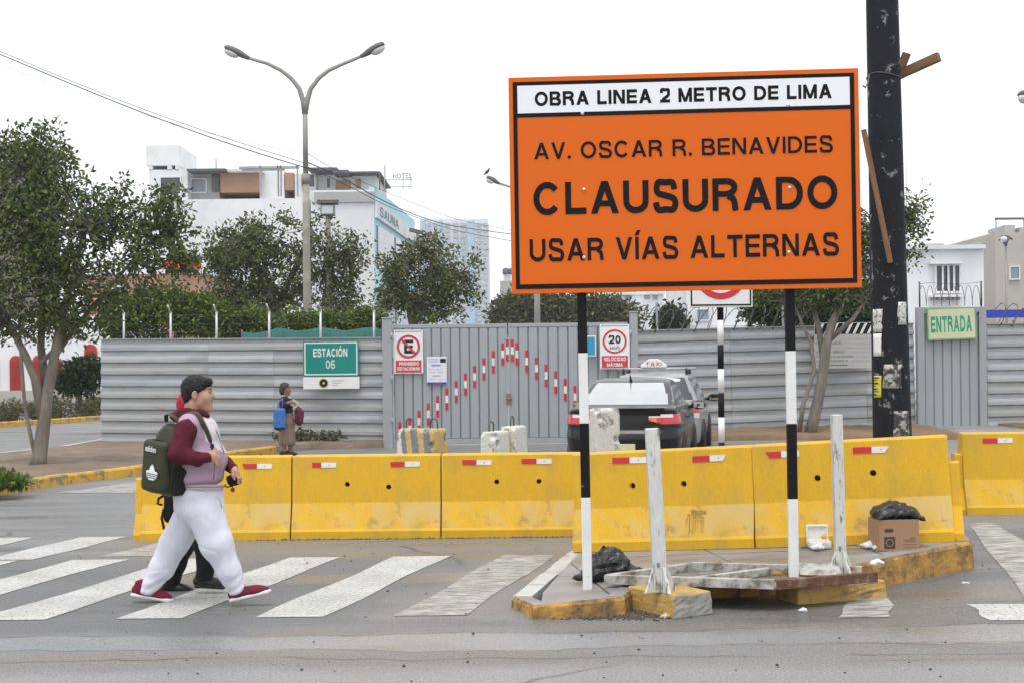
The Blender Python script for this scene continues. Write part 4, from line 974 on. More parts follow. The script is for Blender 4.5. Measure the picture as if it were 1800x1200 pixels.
# ------------------------------------------------------------------ street lamps
GALV = mat('weathered_galvanised', (.3, .29, .27), .6, .15, 2, .06, metal=.2)
LAMPH = mat('lamp_housing', (.12, .115, .1), .55, .2, 6, .05); LENS = mat('lamp_glass', (.62, .64, .66), .25, .04, 4, 0, spec=.6)
LPC = mat('pole_concrete', (.3, .29, .25), .85, .15, 2, .15, 15, dirt=(.5, .48, .42), damt=.6, dscale=3)
def lamp_head(r, p, q, nm='lamp_head', up=Vector((0, 0, 1))):
    """housing from arm end p towards tip q"""
    p, q = Vector(p), Vector(q); d = (q - p); L = d.length; x = d.normalized(); y = up.cross(x).normalized(); z = x.cross(y)
    M = Matrix((x, y, z)).transposed().to_4x4(); M.translation = p; m = MB()
    secs = [(0, .05, .05, .05), (.12, .06, .06, .06), (.3, .09, .07, .09), (.5, .14, .06, .11), (.75, .15, .05, .11), (.93, .13, .04, .09), (1, .08, .02, .05)]
    n = 10; vs = []
    for t, w_, lo_, hi_ in secs:
        for k in range(n):
            a = 2 * math.pi * k / n; s_ = math.sin(a); vs.append((t * L, w_ * math.cos(a), hi_ * s_ if s_ > 0 else lo_ * s_))
    m.add(vs, [(i * n + k, i * n + (k + 1) % n, (i + 1) * n + (k + 1) % n, (i + 1) * n + k) for i in range(len(secs) - 1) for k in range(n)] + [list(range(n))[::-1], list(range((len(secs) - 1) * n, len(secs) * n))], True); m.xf(M)
    h = m.build(nm, LAMPH, r)
    V, Fq = solid([ell((L * .68, 0, -.06), (L * .29, .125, .1))], .02); V = np.array([M @ Vector(v) for v in V])
    link('lamp_glass', mesh_np('lens', V, Fq, LENS, True), h); return h
Yl = 36.0; bl = at(541, 620, Yl); bl = Vector((bl.x, Yl, 0)); J = at(536, 180, Yl) - bl
sl_ = thing('street_lamp', 'tall double-armed street lamp rising from the trees', 'street lamp', bl)
MB().tube([(0, 0, 0), (J.x * .25, 0, J.z * .25), (J.x * .6, 0, J.z * .6), (J.x * .78, 0, J.z * .78)], [.115, .108, .092, .085], 14).build('concrete_post', LPC, sl_)
MB().tube([(J.x * .775, 0, J.z * .775), (J.x, 0, J.z)], [.07, .062], 12).build('steel_post', GALV, sl_)
MB().tube([(J.x * .755, 0, J.z * .755), (J.x * .785, 0, J.z * .785)], .105, 12).build('collar', GALV, sl_)
for pts, tip in (([(536, 200), (533, 178), (526, 156), (512, 138), (494, 124), (470, 112), (438, 103)], (395, 84)), ([(536, 200), (540, 178), (546, 157), (560, 138), (578, 124), (600, 114), (634, 100)], (676, 78))):
    pp = [at(x, y, Yl) - bl for x, y in pts]; MB().tube(pp, [.075, .07, .062, .056, .05, .045, .04], 10).build('arm', GALV, sl_)
    lamp_head(sl_, pp[-1], at(*tip, Yl) - bl)
Y2 = 52.0; b2 = Vector((at(945, 600, Y2).x, Y2, 0)); l2 = thing('street_lamp', 'grey street lamp reaching out from behind the orange sign with a bird on it', 'street lamp', b2)
J2 = at(945, 340, Y2) - b2; MB().tube([(0, 0, 0), (0, 0, J2.z)], [.14, .09], 10).build('lamp_post', GALV, l2)
pp = [J2, at(925, 336, Y2) - b2, at(898, 329, Y2) - b2, at(878, 323, Y2) - b2]; MB().tube(pp, .04, 8).build('arm', GALV, l2); lamp_head(l2, pp[-1], at(855, 312, Y2) - b2)
bp = at(856.5, 307, Y2); bd = thing('bird', 'small dark bird perched on the far lamp head', 'bird', bp)
BIRD = mat('bird_dark', (.05, .05, .055), .8, .2, 20, 0)
solid_obj('bird_body', [ell((0, 0, .1), (.09, .05, .055), (0, -.7, 0)), ell((.06, 0, .19), (.035, .03, .033)), cone((.09, 0, .19), (.125, 0, .185), .012, .003), cone((-.05, 0, .05), (-.14, 0, -.03), .035, .012), cone((0, .02, .06), (0, .02, .0), .008), cone((0, -.02, .06), (0, -.02, .0), .008)], .008, BIRD, bd, .02)
# floodlight mast
Y3 = 39.0; b3 = Vector((at(579, 600, Y3).x, Y3, 0)); fm = thing('floodlight_mast', 'slim mast with a square floodlight box beside the street lamp', 'floodlight', b3)
h3 = at(579, 380, Y3).z; MB().tube([(0, 0, 0), (0, 0, h3)], [.1, .07], 10).build('mast', LPC, fm)
MB().bb(-.19, .19, -.14, .14, h3 + .0, h3 + .32).build('lamp_box', mat('flood_box', (.2, .21, .2), .5, .1, 5, .02), fm, .03)
MB().bb(-.16, .16, -.155, -.141, h3 + .05, h3 + .27).build('lamp_glass', LENS, fm); MB().bb(-.28, .28, -.2, .2, h3 + .325, h3 + .37).build('lamp_roof', LAMPH, fm, .01); MB().bb(-.3, .3, -.03, .03, h3 + .38, h3 + .44).build('crossbar', LAMPH, fm)
# small camera mast far right and slim mast
Y4 = 60.0; b4 = Vector((at(739, 600, Y4).x, Y4, 0)); cm_ = thing('camera_mast', 'thin mast with a small dark camera above the third tree', 'mast', b4)
h4 = at(739, 408, Y4).z; MB().tube([(0, 0, 0), (0, 0, h4 - .3), (-.1, 0, h4)], .06, 8).build('mast', GALV, cm_); MB().box((-.12, 0, h4 + .03), (.6, .2, .16), (0, .25, 0)).build('camera_box', LAMPH, cm_, .02); MB().tube([(-.1, 0, h4 - .1), (.15, 0, h4 - .25), (.2, 0, h4 - .6)], .04, 6).build('bracket', LAMPH, cm_)

# ------------------------------------------------------------------ cars
GLASS = mat('car_glass', (.03, .035, .04), .04, 0, 1, 0, spec=.7, coat=.6); RGLASS = mat('rear_glass_sky', (.34, .37, .375), .06, .12, 2, 0, spec=1.0, coat=1.0)  # rear glass base is pale to imitate the sky reflected in it
TYRE = mat('tyre', (.02, .02, .02), .85, .1, 9, .1); RIM = mat('alloy_rim', (.5, .5, .5), .35, .05, 6, 0, metal=.9)
TAILR = mat('tail_red', (.55, .012, .015), .15, .1, 12, .02, coat=1.0); TAILW = mat('tail_clear', (.75, .7, .68), .12, .12, 14, .03, coat=1.0); TAILO = mat('tail_orange', (.8, .16, .04), .15, .05, 9, 0, coat=1.0)
CBLACK = mat('car_black', (.006, .0065, .008), .3, .1, 2, 0, spec=.2, coat=.3, dirt=(.02, .018, .016), damt=.5, dscale=2.5)
CGREY = mat('car_silver', (.33, .34, .345), .35, .06, 2, 0, metal=.4, coat=.6, dirt=(.3, .27, .23), damt=.5, dscale=2)
PLAST = mat('black_plastic', (.02, .02, .021), .55, .1, 8, .02)
def lin(a, b, t): return a + (b - a) * t
def shell(name, P, mt, parent, nu=10, nv=8, th=.004):
    """curved sheet through a grid function P(u,v) -> Vector"""
    vs = [P(i / nu, j / nv) for j in range(nv + 1) for i in range(nu + 1)]
    m = MB().add(vs, [(j * (nu + 1) + i, j * (nu + 1) + i + 1, (j + 1) * (nu + 1) + i + 1, (j + 1) * (nu + 1) + i) for j in range(nv) for i in range(nu)], True)
    o = m.build(name, mt, parent); so = o.modifiers.new('t', 'SOLIDIFY'); so.thickness = th; so.offset = 0; return o
def wheel(r, x, y, s_, rad=.31, wd=.2):
    w_ = MB().lathe([(rad * .66, -wd / 2), (rad * .95, -wd / 2), (rad, -wd / 2 + .03), (rad, wd / 2 - .03), (rad * .95, wd / 2), (rad * .66, wd / 2)], n=28).build('wheel', TYRE, r, loc=(x, y, rad), rot=(R(90), 0, 0))
    m = MB().lathe([(rad * .65, -wd / 2 + .02), (rad * .65, wd / 2 - .02)], n=24)
    for k in range(8):
        a = k * math.pi / 4; m.box((rad * .34 * math.cos(a), rad * .34 * math.sin(a), -s_ * wd * .42), (rad * .6, .05, .03), (0, 0, a))
    m.build('rim', RIM, w_)

def ringcar(keys, nr, bow=.07, fbow=.25):
    """stack of rounded plan outlines; returns V, F"""
    K = np.array(keys, float); t = np.arange(len(K)); tt = np.linspace(0, len(K) - 1, nr)
    def cr(c):                                     # Catmull-Rom with light tension
        out = []
        for x in tt:
            i = min(int(x), len(K) - 2); f = x - i; p0, p1, p2, p3 = K[max(i - 1, 0)][c], K[i][c], K[i + 1][c], K[min(i + 2, len(K) - 1)][c]
            m1, m2 = (p2 - p0) * .33, (p3 - p1) * .33
            out.append((2 * f ** 3 - 3 * f * f + 1) * p1 + (f ** 3 - 2 * f * f + f) * m1 + (-2 * f ** 3 + 3 * f * f) * p2 + (f ** 3 - f * f) * m2)
        return np.array(out)
    z, xr, xf_, hw, rc = [cr(c) for c in range(5)]; V = []
    for a in range(nr):
        w_, rr, x0, x1 = hw[a], min(rc[a], hw[a] * .8), xr[a], xf_[a]; P = []
        for u in np.linspace(-1, 1, 41): P.append((x0, u * (w_ - rr)))
        for q in np.linspace(0, math.pi / 2, 10)[1:]: P.append((x0 + rr * (1 - math.cos(q)), w_ - rr + rr * math.sin(q)))
        for u in np.linspace(0, 1, 41)[1:]: P.append((x0 + rr + u * (x1 - x0 - 2 * rr), w_))
        for q in np.linspace(0, math.pi / 2, 10)[1:]: P.append((x1 - rr + rr * math.sin(q), w_ - rr + rr * math.cos(q)))
        for u in np.linspace(1, -1, 13)[1:]: P.append((x1, u * (w_ - rr)))
        for q in np.linspace(0, math.pi / 2, 10)[1:]: P.append((x1 - rr + rr * math.cos(q), -(w_ - rr) - rr * math.sin(q)))
        for u in np.linspace(1, 0, 41)[1:]: P.append((x0 + rr + u * (x1 - x0 - 2 * rr), -w_))
        for q in np.linspace(math.pi / 2, 0, 10)[1:-1]: P.append((x0 + rr * (1 - math.cos(q)), -(w_ - rr) - rr * math.sin(q)))
        mid = (x0 + x1) / 2
        for x, y in P:
            s_ = (y / max(w_, .01)) ** 2
            if x < mid: x = x + bow * s_ * min(1, (mid - x) / max(mid - x0, .01)) ** 4
            else: x = x - fbow * s_ * min(1, (x - mid) / max(x1 - mid, .01)) ** 4
            V.append((x, y * (1 - .03 * (abs(x) / 2.1) ** 3), z[a]))
    k = len(P); F_ = [(a * k + j, a * k + (j + 1) % k, (a + 1) * k + (j + 1) % k, (a + 1) * k + j) for a in range(nr - 1) for j in range(k)]
    V = np.array(V); c0 = len(V); V = np.vstack([V, V[:k].mean(0)[None], V[-k:].mean(0)[None] + np.array([[0, 0, .012]])])
    F_ += [(c0, (j + 1) % k, j, j) for j in range(k)] + [(c0 + 1, (nr - 1) * k + j, (nr - 1) * k + (j + 1) % k, (nr - 1) * k + (j + 1) % k) for j in range(k)]
    return V, np.array(F_)
def subset(name, V, Fq, mask, mt, parent, off=0.0, nrm=None):
    f = Fq[mask]
    if len(f) == 0: return None
    ids, inv = np.unique(f, return_inverse=True); v = V[ids] + (off * nrm[ids] if off else 0); f = inv.reshape(f.shape)
    me = bpy.data.meshes.new(name); me.from_pydata([tuple(x) for x in v], [], [tuple(dict.fromkeys(q)) for q in f.tolist()]); me.materials.append(mt)
    for p in me.polygons: p.use_smooth = True
    return link(name, me, parent)
def car(name, label, loc, yaw, paint, wagon):
    r = thing(name, label, 'car', loc, rz=yaw)          # local +x is the front
    if not wagon:
        keys = [(.20, -1.93, 1.95, .70, .2), (.27, -2.08, 2.06, .80, .3), (.42, -2.15, 2.12, .845, .34), (.58, -2.17, 2.12, .86, .34), (.66, -2.14, 2.08, .862, .32), (.72, -2.10, 2.04, .855, .3), (.82, -2.09, 1.94, .85, .28), (.93, -2.07, 1.6, .835, .26),
                (.995, -2.09, 1.27, .80, .22), (1.03, -2.02, 1.12, .775, .2), (1.05, -1.74, 1.03, .75, .2), (1.15, -1.47, .87, .715, .18), (1.27, -1.14, .67, .665, .16), (1.37, -.84, .49, .615, .16), (1.42, -.62, .33, .57, .18), (1.445, -.4, .15, .47, .2), (1.452, -.2, 0, .3, .15)]
    else:
        keys = [(.20, -1.95, 1.95, .70, .2), (.27, -2.08, 2.06, .80, .3), (.42, -2.13, 2.12, .835, .3), (.6, -2.14, 2.12, .845, .3), (.68, -2.10, 2.06, .845, .24), (.80, -2.09, 1.96, .84, .2), (.92, -2.07, 1.6, .825, .18), (1.0, -2.05, 1.24, .79, .17),
                (1.06, -2.02, 1.05, .765, .17), (1.2, -1.95, .8, .71, .16), (1.36, -1.86, .5, .645, .15), (1.43, -1.79, .38, .605, .15), (1.465, -1.62, .2, .55, .18), (1.485, -1.3, .0, .45, .18), (1.492, -.9, -.3, .25, .12)]
    V, Fq = ringcar(keys, 110)
    v0 = V[Fq[:, 1]] - V[Fq[:, 0]]; v1 = V[Fq[:, 2]] - V[Fq[:, 0]]; N = np.cross(v0, v1); N /= np.linalg.norm(N, axis=1)[:, None] + 1e-9; C = V[Fq].mean(1)
    N *= np.sign((N * (C - np.array([0, 0, .7]))).sum(1))[:, None]
    vn = np.zeros_like(V)
    for q in range(4): np.add.at(vn, Fq[:, q], N)
    vn /= np.linalg.norm(vn, axis=1)[:, None] + 1e-9
    x, y, z = C.T; ay = np.abs(y)
    if not wagon:
        cabw = np.interp(z, [1.03, 1.15, 1.27, 1.37, 1.42], [.76, .715, .665, .615, .57])
        rear = (z > 1.07) & (z < 1.385) & (ay < cabw - .1) & (x < -.5) & (N[:, 0] < -.2)
        side = (z > 1.02) & (z < 1.34) & (ay > cabw - .045) & (x > -1.25 - (1.34 - z) * .9) & (x < .95 - (z - 1.02) * 1.25) & (np.abs(N[:, 1]) > .4)
        pil = side & (np.abs(x + .12) < .045)
        tl = (z > .80) & (z < .945 - .03 * (ay < .55)) & (ay > .385) & (x < -1.74) & (N[:, 0] < .3) & ~((z < .80 + (.56 - ay) * .3) & (ay < .56))
        clear = tl & (z > .885) & (ay < .72); orange = tl & (ay < .5) & ~clear
    else:
        cabw = np.interp(z, [1.0, 1.06, 1.2, 1.36, 1.43], [.79, .765, .71, .645, .605])
        rear = (z > 1.02) & (z < 1.40) & (ay < cabw - .085) & (x < -1.7) & (N[:, 0] < -.5)
        side = (z > 1.03) & (z < 1.39) & (ay > cabw - .04) & (x > -1.72) & (x < .9 - (z - 1.02) * 1.35) & (np.abs(N[:, 1]) > .4)
        pil = side & ((np.abs(x + .12) < .045) | (np.abs(x + 1.0) < .04))
        tl = (z > .70) & (z < 1.0) & (ay > .68) & (x < -1.93) ; clear = tl & (z < .79); orange = tl & (z < 0)
    trim = (z < .27)
    rest = ~(rear | side | tl | trim) | pil
    side = side & ~pil
    subset('body', V, Fq, rest, paint, r)
    subset('sill_trim', V, Fq, trim, PLAST, r)
    subset('rear_window', V, Fq, rear, RGLASS if not wagon else GLASS, r)
    for s_ in (1, -1):
        if wagon: groups = [(-9, -1.0), (-1.0, -.12), (-.12, 9)]
        else: groups = [(-9, -.12), (-.12, 9)]
        for a, b in groups: subset('side_window', V, Fq, side & (y * s_ > 0) & (x > a) & (x < b), GLASS, r)
        t = subset('tail_light', V, Fq, tl & ~clear & ~orange & (y * s_ > 0), TAILR, r, .012, vn)
        subset('clear_lens', V, Fq, clear & (y * s_ > 0), TAILW, t, .012, vn); subset('indicator_lens', V, Fq, orange & (y * s_ > 0), TAILO, t, .012, vn)
        for wx in (-1.28, 1.28):
            wheel(r, wx, s_ * .78, s_)
            m = MB(); pts = [(wx + .36 * math.cos(a), s_ * .862, .31 + .36 * math.sin(a)) for a in [math.pi * i / 14 for i in range(15)]]
            vs = [(wx, s_ * .868, .31)] + [(p[0], s_ * .868, p[2]) for p in pts]; vs2 = [(p[0], s_ * .80, p[2]) for p in vs]
            m.add(vs + vs2, [(0, i + 1, i + 2) for i in range(14)] + [(16, 16 + i + 2, 16 + i + 1) for i in range(14)] + [(i + 1, 16 + i + 1, 16 + i + 2, i + 2) for i in range(14)], False); m.build('wheel_arch', PLAST, r)
        mm = solid_obj('mirror', [ell((.62, s_ * .97, 1.0), (.08, .12, .075)), cone((.66, s_ * .8, .97), (.64, s_ * .9, .98), .03)], .015, PLAST, r, .02)
        MB().box((.545, s_ * .975, 1.0), (.004, .17, .1)).build('mirror_glass', mat('mirror_glass', (.6, .62, .64), .03, 0, 1, 0, metal=1), mm)
        for dx in (-.55, .45): MB().box((dx, s_ * .868, .86), (.16, .02, .03)).build('door_handle', paint, r, .006)
        MB().box((-2.125 if not wagon else -2.115, s_ * .62, .36), (.02, .2, .05), (0, 0, s_ * -.2)).build('bumper_reflector', TAILR, r, .004)
    MB().box((-2.17 if not wagon else -2.15, 0, .46), (.03, .4, .11)).build('number_plate', mat('plate', (.62, .6, .4), .5, .05, 6, 0), r, .004)
    m = MB().bb(-2.165, -2.145, -.55, .55, .3, .42); m.build('bumper_insert', PLAST, r, .005)
    return r
th1 = R(10.5); fx, fy = math.sin(th1), math.cos(th1); rc = at(1092, 700, 20.6)
cs = car('sedan_car', 'black sedan parked before the gate, seen from behind', (rc.x + 2.12 * fx, 20.6 + 2.12 * fy, gz(rc.x, 21)+.02), R(90) - th1, CBLACK, False)
solid_obj('roof_antenna', [cone((-.72, 0, 1.42), (-.82, 0, 1.52), .018, .006), cone((-.62, 0, 1.415), (-.72, 0, 1.425), .02, .022)], .006, PLAST, cs, .01)
shell('boot_lip', lambda u, v: Vector((-2.10 - .03 * v + .07 * ((u - .5) * 2) ** 2, lin(-.62, .62, u), 1.0 + .028 * v)), CBLACK, cs, 12, 2, .012)
th2 = R(10); fx, fy = math.sin(th2), math.cos(th2); rc = at(1146, 700, 24.6)
cw = car('taxi_car', 'grey station wagon taxi with roof rack parked behind the black sedan', (rc.x + 2.12 * fx, 24.6 + 2.12 * fy, gz(rc.x, 25)+.01), R(90) - th2, CGREY, True)
for x in (-1.35, -.35):
    MB().tube([(x, -.68, 1.56), (x, .68, 1.56)], .02, 8).build('rack_bar', ALU, cw)
    for s_ in (-1, 1): MB().tube([(x, s_ * .56, 1.45), (x, s_ * .56, 1.57)], .025, 6).build('rack_foot', PLAST, cw)
tx = thing('taxi_sign', 'small white lit-shaped taxi sign on the wagon roof rack', 'taxi sign', cw.location + Euler((0, 0, R(90) - th2)).to_matrix() @ Vector((-1.35, .02, 1.582)), rz=R(90) - th2)
tx['label'] = 'small white taxi sign on the roof rack of the grey wagon'
m = MB(); vs = []
for X in (-.06, .06): vs += [(X, yy, zz) for yy, zz in ((-.23, 0), (-.23, .04), (-.15, .1), (-.08, .15), (.08, .15), (.15, .1), (.23, .04), (.23, 0))]
m.add(vs, [tuple(range(8)), tuple(range(8, 16))[::-1]] + [(i, (i + 1) % 8, 8 + (i + 1) % 8, 8 + i) for i in range(8)], False); m.build('sign_shell', WHITE, tx, .012)
text('lettering', 'TAXI', REDT, tx, (-.0615, 0, .06), .28, .07, .03, n=(-1, 0, 0))

# ------------------------------------------------------------------ litter on and before the island
def crumple(f, amp, seed):
    rnd = np.random.default_rng(seed); D = rnd.normal(size=(9, 3)); D /= np.linalg.norm(D, axis=1)[:, None]; ph = rnd.uniform(0, 6, 9); fr = f * rnd.uniform(.6, 1.9, 9)
    def fn(X, Y, Z):
        o = 0
        for d, p, q in zip(D, ph, fr): o = o + (1 - 2 * np.abs(np.sin((d[0] * X + d[1] * Y + d[2] * Z) * q + p + 1.3 * np.sin((d[1] * X - d[0] * Z + d[2] * Y) * q * .7)))) / 9
        return -amp * o
    return fn
BAG = mat('black_plastic_bag', (.008, .008, .01), .24, .2, 8, .25, 30, spec=.55)
bg_ = isl(1058, 1024); gb = thing('garbage_bag', 'crumpled black garbage bag behind the left sign post', 'garbage bag', (bg_.x, bg_.y + .12, bg_.z - .005))
solid_obj('bag_body', [ell((.06, .05, .1), (.17, .15, .13)), ell((-.02, .02, .06), (.12, .13, .09)), ell((.2, .05, .05), (.12, .1, .06)), cone((-.05, 0, .05), (-.24, -.04, .015), .06, .012), cone((.25, .05, .05), (.36, .05, .015), .045, .012), ell((.08, .05, .2), (.08, .07, .05))], .0085, BAG, gb, .03, crumple(34, .03, 2))
CARD = mat('cardboard', (.36, .22, .125), .85, .08, 3, .06, 40); CARDP = mat('cardboard_print', (.06, .045, .04), .8, .15, 9, 0)
cb0 = isl(1579, 966); bx = thing('cardboard_box', 'brown cardboard box printed in black by the right island barrier', 'box', (cb0.x, cb0.y + .14, cb0.z - .005), rz=R(4))
w_, d_, h_ = .31, .26, .235
for nm, q in (('box_front', (-w_ / 2, w_ / 2, -d_ / 2, -d_ / 2 + .006, 0, h_)), ('box_back', (-w_ / 2, w_ / 2, d_ / 2 - .006, d_ / 2, 0, h_)), ('box_side', (-w_ / 2, -w_ / 2 + .006, -d_ / 2 + .007, d_ / 2 - .007, 0, h_)), ('box_side', (w_ / 2 - .006, w_ / 2, -d_ / 2 + .007, d_ / 2 - .007, 0, h_)), ('box_floor', (-w_ / 2 + .007, w_ / 2 - .007, -d_ / 2 + .007, d_ / 2 - .007, 0.002, .01))):
    MB().bb(*q).build(nm, CARD, bx)
MB().box((w_ / 2 + .03, 0, h_ - .006), (.075, d_ * .95, .004), (0, .35, 0)).build('box_flap', CARD, bx)
MB().bb(-.115, -.03, -d_ / 2 - .0015, -d_ / 2 - .0003, .015, .105).build('printed_panel', CARDP, bx)
ring('printed_ring', bx, (-.073, .06), .03, .024, CARD, d_ / 2 + .003, 20)
m = MB().bb(-.11, -.045, -d_ / 2 - .0015, -d_ / 2 - .0003, .14, .165); m.build('printed_logo', CARDP, bx)
for x0, x1, z0, z1 in ((.085, .13, .09, .096), (.03, .13, .078, .081), (.05, .13, .065, .068), (.03, .135, .02, .022), (.03, .135, .044, .046)): MB().bb(x0, x1, -d_ / 2 - .0015, -d_ / 2 - .0003, z0, z1).build('printed_line', CARDP, bx)
gb2 = thing('garbage_bag', 'black garbage bag stuffed into the cardboard box', 'garbage bag', (cb0.x, cb0.y + .14, cb0.z + .15), rz=R(4))
solid_obj('bag_body', [ell((0, 0, .04), (.135, .105, .07)), ell((-.05, 0, .12), (.13, .13, .07)), ell((.07, 0, .12), (.11, .12, .065)), cone((.12, -.08, .12), (.2, -.15, .07), .055, .012), cone((-.1, -.08, .11), (-.16, -.14, .09), .045, .015), ell((0, -.01, .17), (.09, .09, .05))], .008, BAG, gb2, .03, crumple(34, .022, 5))
FOAM = mat('white_foam', (.72, .72, .7), .7, .05, 9, .05, dirt=(.4, .37, .33), damt=.4, dscale=9); PAPW = mat('white_paper', (.74, .74, .78), .75, .05, 9, .05)
fp = isl(1443, 963); fb = thing('foam_container', 'open white foam food container against the island barrier', 'container', (fp.x, fp.y + .1, fp.z), rz=R(-4))
solid_obj('container_lid', [rbox((0, .04, .09), (.088, .016, .082), .014, Euler((-.18, 0, 0))), rbox((0, .03, .09), (.072, .012, .066), .01, Euler((-.18, 0, 0)), .004, True)], .005, FOAM, fb, .004)
solid_obj('container_tray', [rbox((0, -.07, .03), (.085, .08, .03), .014), rbox((0, -.07, .045), (.07, .065, .03), .01, None, .004, True)], .005, FOAM, fb, .004)
for i, (px, py, w_, on, lb) in enumerate(((1437, 966, 26, 1, 'crumpled white paper at the foot of the foam container'), (1412, 962, 30, 1, 'flattened dark blue and white wrapper left of the foam container'), (1528, 963, 30, 1, 'crumpled white paper left of the cardboard box'), (1543, 966, 22, 1, 'small crumpled paper at the corner of the cardboard box'), (1480, 965, 14, 1, 'small yellowish paper scrap right of the foam container'),
        (1617, 1003, 22, 0, 'crumpled paper on the road below the island kerb, left of a pair'), (1642, 1003, 14, 0, 'crumpled paper on the road below the island kerb, right of a pair'), (1411, 1075, 16, 0, 'small white paper ball on the road under the fallen frame'), (1168, 1086, 18, 0, 'pale lump lying at the corner of the left concrete base'), (1696, 1024, 16, 0, 'thin white paper strip lying on the road at right'), (1540, 1010, 26, 2, 'white paper caught between the fallen frame and the kerb'), (1035, 1082, 12, 0, 'tiny white scrap by the front kerb of the island'))):
    p = isl(px, py) if on == 1 else (gnd(px, py) if on == 0 else at(px, py, 10.15)); k = p.y / F; s_ = w_ * k / 2
    hgt = .5 if i not in (1, 9) else .12
    if on == 2: p.z = iz(p.x) - .0
    t = thing('crumpled_paper', lb, 'litter', p)
    solid_obj('paper_sheet', [ell((0, 0, s_ * hgt * .8), (s_, s_ * .8, s_ * hgt)), ell((s_ * .3, 0, s_ * hgt), (s_ * .5, s_ * .6, s_ * hgt))], max(.003, s_ / 12), PAPW if i not in (1, 4, 8) else (mat('blue_wrapper', (.1, .1, .25), .5, .6, 30, .1) if i == 1 else mat('dirty_paper', (.5, .45, .36), .8, .2, 20, .1)), t, .01, crumple(2.4 / s_, s_ * .5, i))

# fallen angle-iron frame, two white posts on concrete bases
RUSTW = mat('chipped_white_steel', (.47, .46, .43), .65, .2, 7, .08, dirt=(.14, .11, .085), damt=.9, dscale=8, dlo=.45, dhi=.6)
RUST = mat('rusty_steel', (.13, .055, .03), .85, .35, 9, .2, dirt=(.3, .26, .22), damt=.5, dscale=8)
OBL = mat('base_ochre', (.5, .31, .09), .85, .25, 6, .25, 40, dirt=(.22, .16, .1), damt=.85, dscale=6, dlo=.5, dhi=.62); BRK = mat('broken_concrete', (.29, .28, .25), .95, .25, 14, .4, 30)
OLDW = mat('weathered_white_wood', (.6, .6, .57), .7, .15, 5, .2, 30, dirt=(.17, .15, .13), damt=.9, dscale=13, dlo=.55, dhi=.62, stretch=(2.5, 2.5, .5))
def cbase(label, pts, h_, px, post_px, tilt):
    """pts: four foot corners (world) near-left-going order; material by face"""
    pts = [Vector(p) for p in pts]; c = sum(pts, Vector()) / 4; r = thing('post_base', label, 'post', (c.x, c.y, min(p.z for p in pts)))
    rnd = random.Random(px); m = MB(); q = [p - r.location for p in pts]
    lo = [Vector((p.x, p.y, 0)) for p in q]; hi = [Vector((p.x * .96, p.y * .96, h_ + rnd.uniform(-.012, .008))) for p in q]
    bm = bmesh.new(); vs = [bm.verts.new(v) for v in lo + hi]
    fs = [bm.faces.new([vs[i] for i in f]) for f in ((3, 2, 1, 0), (4, 5, 6, 7), (0, 1, 5, 4), (1, 2, 6, 5), (2, 3, 7, 6), (3, 0, 4, 7))]
    fs[3].material_index = 1
    bmesh.ops.subdivide_edges(bm, edges=bm.edges[:], cuts=6, use_grid_fill=True)
    for v in bm.verts:
        rough = .0025 if all(f.material_index == 0 for f in v.link_faces) else .005
        v.co += Vector((rnd.uniform(-1, 1), rnd.uniform(-1, 1), rnd.uniform(-1, 1))) * rough
        v.co.z = max(v.co.z, 0)
    bmesh.ops.recalc_face_normals(bm, faces=bm.faces); me = bpy.data.meshes.new('base'); bm.to_mesh(me); bm.free(); me.materials.append(OBL); me.materials.append(BRK)
    o = link('concrete_base', me, r); b = o.modifiers.new('b', 'BEVEL'); b.width = .012; b.segments = 2; b.limit_method = 'ANGLE'; b.angle_limit = R(50)
    for p_ in o.data.polygons: p_.use_smooth = False
    return r, h_
def wpost(r, foot, topw, wd):
    a, b = local(r, foot), local(r, topw); d = b - a; M = d.to_track_quat('Z', 'Y').to_matrix()
    MB().bb(-wd / 2, wd / 2, -wd / 2, wd / 2, 0, d.length).build('wooden_post', OLDW, r, .006, loc=a, rot=M.to_euler())
    for ang in (0, 90, 180, 270):
        m = MB().prism([(wd / 2, 0), (wd / 2 + .075, 0), (wd / 2 + .065, .02), (wd / 2 + .008, .17), (wd / 2, .17)], 'y', -.012, .012)
        m.build('gusset', OLDW, r, .002, loc=a + Vector((0, 0, .0)), rot=(0, 0, R(ang + 25)))
    MB().box((0, 0, 0), (.018, .004, .03)).build('nail_plate', GREYTXT, r, loc=a + d * .17 + Vector((-.01, -wd / 2 - .004, 0)))
K = gnd(1185, 1088); Lb = gnd(1101, 1069); Rb = gnd(1254, 1079); Ob = Lb + Rb - K
r1, h1 = cbase('leaning white wooden post on a chipped ochre concrete base, left', [Lb, K, Rb, Ob], .165, 1185, 1160, 0)
foot = at(1161, 1036, K.y + .17); foot = Vector((foot.x, foot.y, r1.location.z + .158)); tp = at(1146, 752, foot.y - .0); wpost(r1, foot, tp, .092)
K = gnd(1402, 1064); Rb = gnd(1561, 1049); Lb = Vector((K.x - .1, K.y + .34, K.z)); Ob = Lb + Rb - K
r2, h2 = cbase('upright white wooden post on an ochre concrete base by the kerb, right', [Lb, K, Rb, Ob], .145, 1402, 1475, 0)
for ch_ in r2.children: ch_.data.polygons.foreach_set('material_index', [0] * len(ch_.data.polygons))
foot = Vector((at(1478, 1000, K.y + .3).x, K.y + .3, K.z + .165)); tp = at(1470, 728, foot.y); wpost(r2, foot, tp, .075)
fa, fb_, fc, fd = at(1062, 1018, 9.98), at(1360, 1027, 9.6), at(1543, 1013, 9.85), at(1215, 996, 10.45)
fr = thing('steel_frame', 'fallen white and rusty steel frame lying across the concrete bases', 'frame', ((fa.x + fc.x) / 2, (fa.y + fc.y) / 2, .0))
